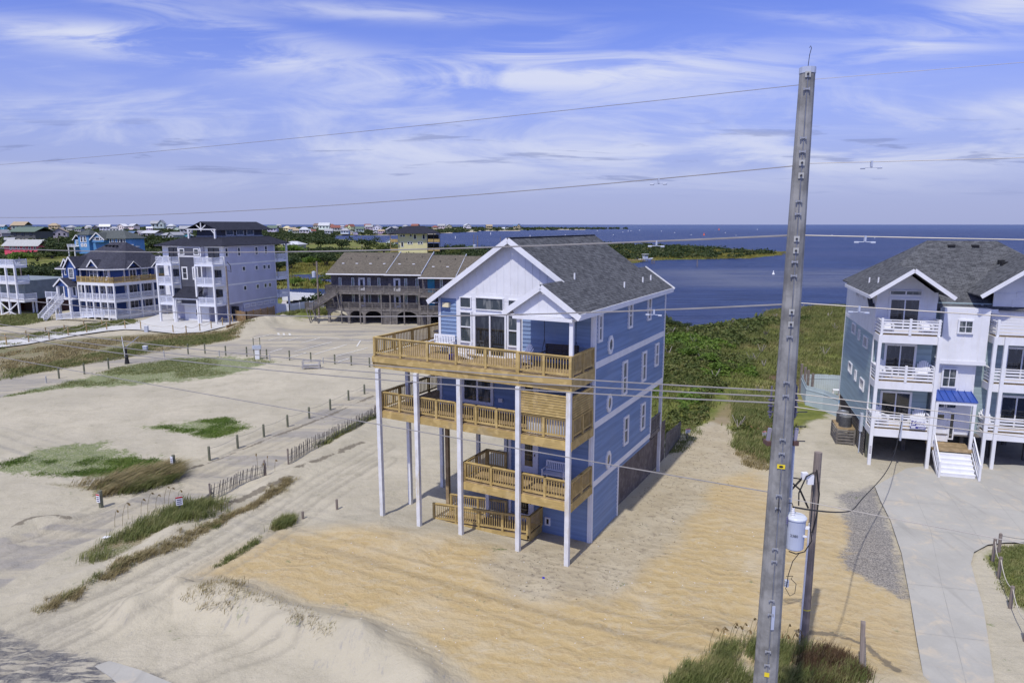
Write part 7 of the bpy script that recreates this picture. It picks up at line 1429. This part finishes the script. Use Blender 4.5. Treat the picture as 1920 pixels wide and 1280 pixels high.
P = scatter(gp, 16000, 15, lambda x, y: shr(x, y) & (y < 150)); stuff(mesh_np('dune_grass', *blades(withz(P), .34*np.clip(P[:, 1]/70, .8, 1.6), 12, .38, .7, .04, 6), leafmat('olive_dune_grass_blades', [(.085, .10, .03), (.125, .145, .04), (.18, .18, .06), (.24, .19, .095)], scale=.12)), 'long green dune grass between the shrubs and the water', 'grass')
# 2. maritime forest on the left
HOUSES_PX = [(44, 479, 22), (196, 484, 34), (776, 478, 26), (733, 462, 14), (553, 470, 12), (62, 453, 26)]
HC = [(*G(a, b_), r) for a, b_, r in HOUSES_PX]+[(*G(a[0], a[1]), a[2]/FPX*hypot(*G(a[0], a[1]))*.62) for a in FAR]
marsh = poly_px([(470, 532), (470, 505), (520, 494), (640, 492), (700, 540), (600, 560), (470, 560)]); lawn = poly_px([(20, 500), (80, 487), (240, 478), (240, 492), (120, 500), (20, 516)]); sandlot = poly_px([(0, 600), (60, 575), (100, 545), (170, 525), (200, 540), (160, 575), (90, 600)])
def ffree(x, y):
    ok = (land_sd(x, y) > 2) & (sdf(marsh, x, y) < 0) & (sdf(lawn, x, y) < 0) & (sdf(sandlot, x, y) < 0)
    for a, b_, r in HC: ok &= ((x-a)**2+(y-b_)**2 > (r*.75)**2) & ~((np.abs(x-a) < r*.55) & (y < b_) & (y > b_-r*1.6))
    for F_, w_, d_ in ((Frame(*G(407, 609), 18), 16, 22), (Frame(*G(220, 601), 20), 17, 17), (Frame(*G(620, 605), 8), 44, 20), (Frame(*G(38, 592), 20), 18, 16)):
        u = (x-F_.o[0])*F_.u[0]+(y-F_.o[1])*F_.u[1]; v = (x-F_.o[0])*F_.v[0]+(y-F_.o[1])*F_.v[1]
        ok &= ~((u > (-w_ if w_ < 40 else -5)) & (u < (4 if w_ < 40 else 44)) & (v > -8) & (v < d_+3))
    return ok & (y > 128)
fp = [poly_px([(-200, 575), (640, 575), (900, 560), (1150, 520), (1000, 486), (930, 478), (700, 449), (300, 445), (-200, 445)])]
def forest(n, y0, y1, seed, r0, r1, per, sz, label):
    P = scatter(fp, n, seed, lambda x, y: ffree(x, y) & (y > y0) & (y < y1) & (x/y > -.9) & (fbm(x, y, 26, 5) > .36)); g = np.random.default_rng(seed); R = (r0+(r1-r0)*g.random(len(P)))
    o = mesh_np('maritime_forest', *leaves(withz(P, .5+R.mean()*.12), R, per, sz, .82, seed), LEAFT); stuff(o, label, 'forest')
forest(1500, 128, 210, 41, 1.2, 2.6, 110, .62, 'dense dark green scrub forest just behind the left houses')
forest(2600, 210, 420, 42, 1.8, 3.4, 70, 1.0, 'dark green maritime forest stretching back to the town')
fp = [poly_px([(-200, 460), (620, 460), (640, 441.5), (780, 441), (830, 437), (1180, 430), (1180, 428.7), (760, 427), (300, 426), (-200, 426)])]
forest(3600, 400, 1600, 43, 3.0, 5.5, 40, 2.3, 'far tree cover between the houses of the distant town')
fp = [poly_px([(-300, 434), (700, 434), (830, 436), (1180, 430), (1180, 428.7), (1000, 428), (760, 426.8), (300, 425.4), (-300, 425.4)])]
forest(2200, 1500, 3400, 44, 4.5, 8, 22, 5.0, 'hazy green tree line near the horizon')
P = scatter([ISLAND], 420, 51, lambda x, y: (sdf(ISLAND, x, y) > 4) & (fbm(x, y, 30, 8)*.6+.4*np.clip(1-(x-60)/120, 0, 1) > .40)); stuff(mesh_np('island_scrub', *leaves(withz(P, .3), 1.6+2.2*np.random.default_rng(1).random(len(P)), 70, 1.1, .8, 52), LEAFT), 'dark scrub on the long green island in the sound', 'shrubs')
P = scatter([ISLAND, marsh], 6000, 53, lambda x, y: land_sd(x, y) > .5); stuff(mesh_np('marsh_grass', *blades(withz(P), .9, 8, 1.0, .4, .12, 54), leafmat('golden_marsh_grass', [(.14, .14, .03), (.22, .20, .045), (.30, .26, .07)], scale=.06)), 'yellow-green marsh grass along the pond and island shores', 'grass')
# individual shrubs one can tell apart
def shrub_proto(seed, mat, name='round_shrub', flat=.9):
    t = thing(name, 'x', 'shrub'); g = np.random.default_rng(seed); C = np.concatenate([[[0, 0, 1.2]], np.stack([g.normal(size=9)*.85, g.normal(size=9)*.85, 1.0+g.random(9)*.9], 1)]); R = .6+.6*g.random(len(C))
    mesh_np('crown', *leaves(C, R, 90, .30, flat, seed), mat, t)
    m = MB()
    for k in range(5): a = k*1.3; m.tube([(0, 0, -.2), (.25*cos(a), .25*sin(a), .7), (.8*cos(a), .8*sin(a), 1.5)], [.10, .06, .02], 5)
    m.build('trunk', BARK, t); return t
SP = [shrub_proto(61, LEAFT), shrub_proto(62, LEAFB), shrub_proto(63, LEAF), shrub_proto(64, LEAFT)]; su = [False]*4
SH = [(20, 521, 2.2, 0), (60, 525, 2.6, 3), (90, 527, 2.4, 0), (30, 540, 2.2, 3), (75, 545, 2.3, 0), (50, 552, 1.8, 2), (95, 537, 1.9, 1), (112, 480, 4.6, 0), (98, 485, 3.8, 3), (125, 474, 4.2, 0), (590, 500, 3.0, 1), (612, 498, 3.2, 0), (630, 492, 2.8, 2), (545, 505, 3.4, 3), (520, 512, 3.2, 0), (560, 492, 3.2, 0), (500, 520, 2.2, 2), (575, 485, 2.6, 1), (535, 545, 1.5, 2), (550, 536, 1.7, 1), (520, 534, 1.8, 3), (590, 537, 1.6, 1), (606, 530, 1.8, 2),
      (845, 477, 3.4, 0), (862, 474, 3.6, 3), (880, 472, 3.2, 1), (905, 476, 3.4, 0), (925, 475, 3.0, 2), (855, 482, 2.8, 2), (640, 470, 5, 0), (600, 466, 5, 3), (690, 470, 5, 0), (720, 474, 4.4, 2), (500, 480, 5, 0), (540, 480, 4.6, 1), (460, 470, 5, 3), (300, 474, 5, 0), (280, 462, 6, 3), (255, 470, 4, 1), (70, 490, 3, 2), (30, 493, 3.2, 1), (1245, 606, .9, 0), (1262, 612, .9, 3), (1280, 618, .8, 0), (1350, 700, .8, 1), (1330, 680, .9, 1), (1375, 695, .7, 2), (1300, 672, .9, 1), (1262, 655, .8, 2)]
SG = [('rounded dark green shrub', 'behind the left houses'), ('bright green bush', ''), ('mid green bush', ''), ('', '')]
cnt = {}
for i, (px, py, s, k) in enumerate(SH):
    x, y = G(px, py); nm = ('rounded dark green evergreen shrub', 'bright yellow-green bush', 'mid green leafy bush', 'spreading dark green shrub')[k]
    ar = 'on the bank behind the edge house decks' if px < 100 and py > 515 else 'on the lawn edge by the pink house' if px < 130 else 'around the pond left of the motel' if 480 < px < 645 and py > 482 else 'on the water side right of the yellow house' if 840 < px < 930 else 'on the dunes behind the blue stilt house' if px > 1200 else 'in the forest beyond the houses'
    lab = nm+' '+ar; lc = (x, y, hz(x, y)-.1); sc_ = s*.8*rnd.uniform(.9, 1.1)
    if not su[k]: su[k] = True; t = SP[k]; t.location = lc; t.scale = (sc_, sc_, sc_*.75); t['label'] = lab; t['group'] = lab
    else: dup(SP[k], lc, rnd.uniform(0, 6), lab, lab, (sc_, sc_, sc_*.75))
# 3. beach grass near the camera
def grass_patch(name, label, pxpoly, n, h, per, mat, spread=.2, bend=.7, w=.014, seed=1, cond=None, wind=(.5, .3)):
    Q = poly_px(pxpoly); P = scatter([Q], n, seed, cond)
    if n > 1000: P = P[(sdf(Q, P[:, 0], P[:, 1])/1.6+(fbm(P[:, 0], P[:, 1], 2.2, seed)-.5)*3.2) > .1]
    if len(P): stuff(mesh_np(name, *blades(withz(P, -.02), h, per, spread, bend, w, seed, wind), mat), label, 'grass')
nz = lambda s, th, sd: (lambda x, y: fbm(x, y, s, sd)+.10*vnoise(x, y, .25, sd+3) > th+.07)
grass_patch('beach_grass', 'tufts of green beach grass on the sand strip beside the side road', [(150, 1050), (215, 1005), (300, 960), (370, 945), (430, 950), (400, 975), (280, 1010), (190, 1065)], 200, .48, 20, BEACHG, .2, .8, .012, 71, nz(2.2, .34, 3))
grass_patch('beach_grass', 'dense green grass clump around the red and white notice', [(300, 985), (330, 940), (400, 945), (420, 965), (360, 990)], 90, .5, 26, BEACHG, .18, .7, .014, 72)
def grass_line(name, label, line, width, n, h, per, mat, spread, bend, w, seed, gap=.3):
    L = poly_px(line); g = np.random.default_rng(seed); sg = np.linalg.norm(np.diff(L, axis=0), axis=1); cs = np.concatenate([[0], np.cumsum(sg)]); t_ = g.random(n)*cs[-1]; k = np.clip(np.searchsorted(cs, t_)-1, 0, len(sg)-1); f = ((t_-cs[k])/sg[k])[:, None]
    P = L[k]*(1-f)+L[k+1]*f; wv = width*(.4+1.1*vnoise(P[:, 0], P[:, 1], 1.7, seed)); P = P+g.normal(size=(n, 2))*wv[:, None]*.5; P = P[vnoise(P[:, 0], P[:, 1], 1.3, seed+5) > gap]
    stuff(mesh_np(name, *blades(withz(P, -.02), h, per, spread, bend, w, seed), mat), label, 'grass')
grass_line('dry_grass', 'brown matted grass along the eroded edge below the side road', [(72, 1145), (110, 1132), (180, 1100), (240, 1062), (330, 1022), (430, 968), (480, 945), (545, 905)], .38, 420, .22, 24, DRYG, .12, 1.3, .011, 73, .16)
grass_line('beach_grass', 'green grass along the right half of the upper sand fence', [(600, 838), (640, 815), (680, 795), (706, 778)], .35, 110, .4, 20, BEACHG, .16, .8, .016, 173, .2)
grass_line('beach_grass', 'green blades mixed into the brown grass of the eroded edge', [(110, 1132), (240, 1062), (330, 1022), (430, 968)], .3, 70, .25, 18, BEACHG, .1, 1.0, .011, 174, .3)
grass_patch('beach_grass', 'long wind-bent grass clump at the corner of the sandy lot', [(145, 905), (200, 898), (270, 880), (325, 872), (332, 892), (290, 915), (190, 930), (150, 915)], 150, .72, 24, DRYG, .22, 1.5, .018, 74, nz(2.5, .35, 9), (1.0, .25))
grass_patch('beach_grass', 'green blades mixed in the wind-bent clump at the lot corner', [(180, 910), (270, 888), (330, 876), (330, 900), (240, 930)], 150, .6, 24, BEACHG, .22, 1.2, .018, 75, None, (1.0, .25))
grass_patch('beach_grass', 'small green grass tuft beside the stake on the ochre sand', [(512, 990), (525, 975), (552, 972), (548, 984), (525, 992)], 45, .42, 45, BEACHG, .14, .9, .014, 76)
grass_patch('beach_grass', 'thin line of green grass on the crest of the ochre sand', [(400, 1062), (430, 1038), (480, 1008), (490, 1004), (482, 1016), (440, 1044), (408, 1066)], 60, .2, 16, BEACHG, .10, .9, .012, 77)
grass_patch('beach_grass', 'green grass mound at the foot of the steel pole', [(1300, 1300), (1345, 1235), (1400, 1222), (1470, 1228), (1540, 1250), (1600, 1262), (1620, 1300)], 300, .50, 28, BEACHG, .18, .9, .009, 78, nz(1.0, .38, 2))
grass_patch('dry_grass', 'brown twiggy scrub right of the steel pole foot', [(1500, 1262), (1530, 1240), (1590, 1252), (1625, 1290), (1520, 1300)], 170, .45, 30, LEAFR, .14, .7, .010, 79, nz(.9, .36, 5))
grass_patch('beach_grass', 'grass at the left end of the steel pole mound', [(1245, 1290), (1290, 1262), (1320, 1270), (1320, 1300), (1250, 1300)], 60, .35, 30, BEACHG, .12, .9, .011, 80, None)
grass_patch('beach_grass', 'tall grass on the dune edge left of the duplex sand', [(1368, 740), (1445, 745), (1450, 872), (1410, 862), (1375, 838), (1385, 800)], 620, .55, 18, BEACHG, .26, .7, .022, 81, nz(3, .38, 4))
grass_patch('dry_grass', 'fringe of short grass tufts below the dune edge', [(1380, 850), (1400, 842), (1450, 862), (1445, 885), (1405, 880)], 60, .35, 20, DRYG, .16, .9, .018, 82)
grass_patch('dry_grass', 'olive dune scrub between the lot and the pale driveway', [(0, 712), (-20, 665), (60, 655), (180, 636), (330, 626), (425, 622), (478, 610), (430, 640), (330, 655), (250, 668), (130, 690)], 1500, .28, 12, DRYG, .35, .9, .035, 83, nz(8, .40, 12))
grass_patch('beach_grass', 'green fringe of the dune scrub along the lot', [(0, 716), (120, 690), (250, 668), (330, 652), (430, 640), (478, 612), (430, 626), (330, 634), (250, 648), (130, 674), (0, 696)], 1300, .36, 12, BEACHG, .4, .8, .03, 84, nz(6, .42, 15))
grass_patch('beach_grass', 'green strip between the navy house and the pale driveway', [(0, 640), (100, 620), (180, 606), (240, 600), (262, 606), (190, 618), (90, 634), (0, 655)], 1100, .42, 14, BEACHG, .35, .8, .035, 85, nz(6, .34, 18))
grass_patch('beach_grass', 'green weeds in front of the white vinyl fence', [(515, 598), (530, 590), (600, 580), (622, 590), (612, 602), (560, 600)], 500, .8, 14, BEACHG, .4, .7, .04, 86)
grass_patch('beach_grass', 'weedy grass under the edge house decks', [(0, 612), (0, 594), (80, 588), (92, 600), (60, 608)], 500, .5, 14, BEACHG, .4, .7, .035, 87)
grass_patch('lawn_grass', 'thin green lawn grass on the sandy lot beside the parking posts', [(0, 745), (130, 715), (210, 690), (330, 672), (440, 668), (510, 678), (420, 702), (280, 716), (130, 726)], 2600, .10, 7, BEACHG, .3, .9, .03, 88, nz(5, .38, 22))
grass_patch('lawn_grass', 'bright green creeping grass patch in the middle of the sandy lot', [(265, 800), (350, 790), (420, 783), (470, 800), (400, 822), (330, 808)], 1300, .10, 9, LEAFB, .25, .9, .022, 89, nz(2.5, .47, 25))
grass_patch('lawn_grass', 'bright green creeping grass at the lower left of the sandy lot', [(0, 868), (110, 840), (190, 832), (240, 855), (300, 858), (330, 880), (200, 895), (0, 885)], 2200, .10, 9, LEAFB, .25, .9, .018, 90, nz(2.5, .47, 27))
grass_patch('dune_grass', 'olive ground cover inside the rope posts at the right edge', [(1872, 1085), (1862, 1052), (1885, 1028), (1990, 1012), (1990, 1190), (1925, 1150), (1895, 1115)], 900, .16, 16, BEACHG, .16, 1.0, .016, 91, nz(2, .35, 30))
grass_patch('beach_grass', 'shaded grass along the weathered fence behind the blue house', [(1240, 850), (1262, 800), (1290, 790), (1312, 812), (1270, 852)], 200, .2, 12, BEACHG, .2, .8, .02, 92)
# sea oats: tall stalks with drooping seed heads
def sea_oats(label, pts, h, seed, scale=1.0):
    g = np.random.default_rng(seed); m = MB(); hd = MB(); x0, y0, z0 = at(*pts[0]); t = thing('sea_oats', label, 'grass', (x0, y0, z0))
    for (px, py) in pts:
        x, y, z = at(px+g.normal()*3, py+g.normal()*2); b = Vector((x-x0, y-y0, z-z0)); a = g.normal()*.8; H = h*(.75+.4*g.random()); L = Vector((cos(a), sin(a), 0))*.22*H
        P = [b, b+L*.25+Vector((0, 0, H*.5)), b+L*.7+Vector((0, 0, H*.85)), b+L*1.1+Vector((0, 0, H*.97)), b+L*1.5+Vector((0, 0, H*.93))]; m.tube(P, .008*scale, 4)
        for k in range(7): c = P[3].lerp(P[4], k/7)+Vector((g.normal()*.01, g.normal()*.01, -.02)); hd.bar(c, c+Vector((L.x*.15+g.normal()*.02, L.y*.15, -.07-.03*g.random())), .03*scale, .012)
    m.build('stalks', DRYG, t); hd.build('seed_heads', OATS, t)
sea_oats('tall brown sea oats left of the steel pole foot', [(1330, 1240), (1345, 1232), (1360, 1232), (1375, 1225), (1388, 1228), (1400, 1225), (1410, 1228), (1352, 1240), (1368, 1236), (1392, 1236), (1420, 1228)], 1.15, 5)
sea_oats('sea oats between the steel pole and the wooden pole', [(1462, 1230), (1470, 1228), (1478, 1232), (1486, 1230), (1465, 1238), (1492, 1236)], .95, 6)
sea_oats('sea oats in the grass strip above the red notice', [(215, 985), (240, 975), (268, 965), (290, 960), (305, 955), (318, 952), (330, 948), (228, 985), (280, 968)], 1.25, 7, 1.3)
sea_oats('pale sea oats on the dune edge left of the steel pole', [(1405, 830), (1412, 825), (1420, 828), (1430, 822), (1438, 828), (1445, 835), (1452, 838), (1425, 835)], 1.3, 8, 2.2)
sea_oats('sea oats by the dark post at the sand fence end', [(486, 880), (508, 878), (515, 886), (495, 890)], 1.2, 9, 1.3)
# shell and stick litter
def litter(label, poly, n, s, mat, seed, nm='shell_litter'):
    P = scatter([poly_px(poly)], n, seed); V = []; g = np.random.default_rng(seed); m = MB()
    for (x, y) in P:
        z = hz(x, y) if n < 900 else 0; a = g.random()*6.3; L = s*(.5+g.random()); m.bar((x, y, z+.01), (x+cos(a)*L, y+sin(a)*L, z+.02), s*.35, s*.25)
    tag(m.build(nm, mat), label, 'litter', None, 'stuff')
litter('pale shell fragments scattered over the ochre sand', [(420, 1090), (700, 1010), (1000, 1060), (1300, 960), (1420, 1000), (1400, 1270), (760, 1260)], 110, .05, PLAST, 5)
litter('dark twigs and grit on the trampled sand round the blue house corner', [(890, 1065), (1000, 1030), (1115, 1018), (1160, 965), (1250, 870), (1320, 800), (1400, 870), (1300, 980), (1230, 1060), (1110, 1130), (960, 1120)], 380, .05, simple('dark_debris', (.07, .055, .04), .9), 6, 'twig_litter')
x, y, z = at(1019, 1087); m = MB(); m.box(-.05, .05, -.04, .04, 0, .05); tag(m.build('plastic_scrap', simple('bright_blue_plastic', (.03, .03, .5), .4), None, loc=(x, y, z)), 'tiny blue plastic scrap on the sand before the stilts', 'litter')
x, y, z = at(199, 1010); m = MB(); m.add([(-.2, -.1, .35), (.2, -.12, .38), (.25, .1, .4), (-.15, .12, .36), (-.15, -.05, .31), (.18, -.06, .33), (.2, .06, .35), (-.1, .07, .32)], [(0, 1, 2, 3), (7, 6, 5, 4), (0, 4, 5, 1), (1, 5, 6, 2), (2, 6, 7, 3), (3, 7, 4, 0)]); tag(m.build('paper_scrap', PLAST, None, loc=(x, y, z-.25)), 'crumpled white scrap caught in the grass strip', 'litter')

grass_patch('dry_grass', 'dead grass remnants on the crest of the pale sand bank', [(340, 1128), (380, 1112), (440, 1120), (470, 1140), (420, 1160), (360, 1150)], 26, .22, 26, DRYG, .2, 1.3, .011, 93)
grass_patch('dry_grass', 'thin dead stems along the back edge of the pale sand bank', [(470, 1135), (500, 1150), (560, 1175), (640, 1200), (650, 1215), (560, 1190), (480, 1150)], 22, .18, 16, DRYG, .2, 1.3, .010, 94)

P = scatter(gp, 120, 17, lambda x, y: shr(x, y) & (y < 130)); m = MB()
for (x, y) in P:
    z = hz(x, y)
    for k in range(6): a = rnd.uniform(0, 6.3); l = rnd.uniform(.4, 1.1); m.bar((x, y, z), (x+cos(a)*l*.6, y+sin(a)*l*.6, z+l), .05, .03)
stuff(m.build('dead_branches', simple('bleached_dead_wood', (.30, .27, .24), .9, .2)), 'bleached dead branches sticking out of the dune thicket', 'branches')

C = withz(scatter([poly_px([(1262, 1285), (1285, 1268), (1318, 1268), (1325, 1292), (1270, 1300)])], 34, 19), .04)
tag(mesh_np('leafy_weed', *leaves(C, np.full(len(C), .16), 40, .07, .8, 20), LEAFB), 'bright green leafy weeds at the bottom edge left of the steel pole', 'weed', None, 'stuff')
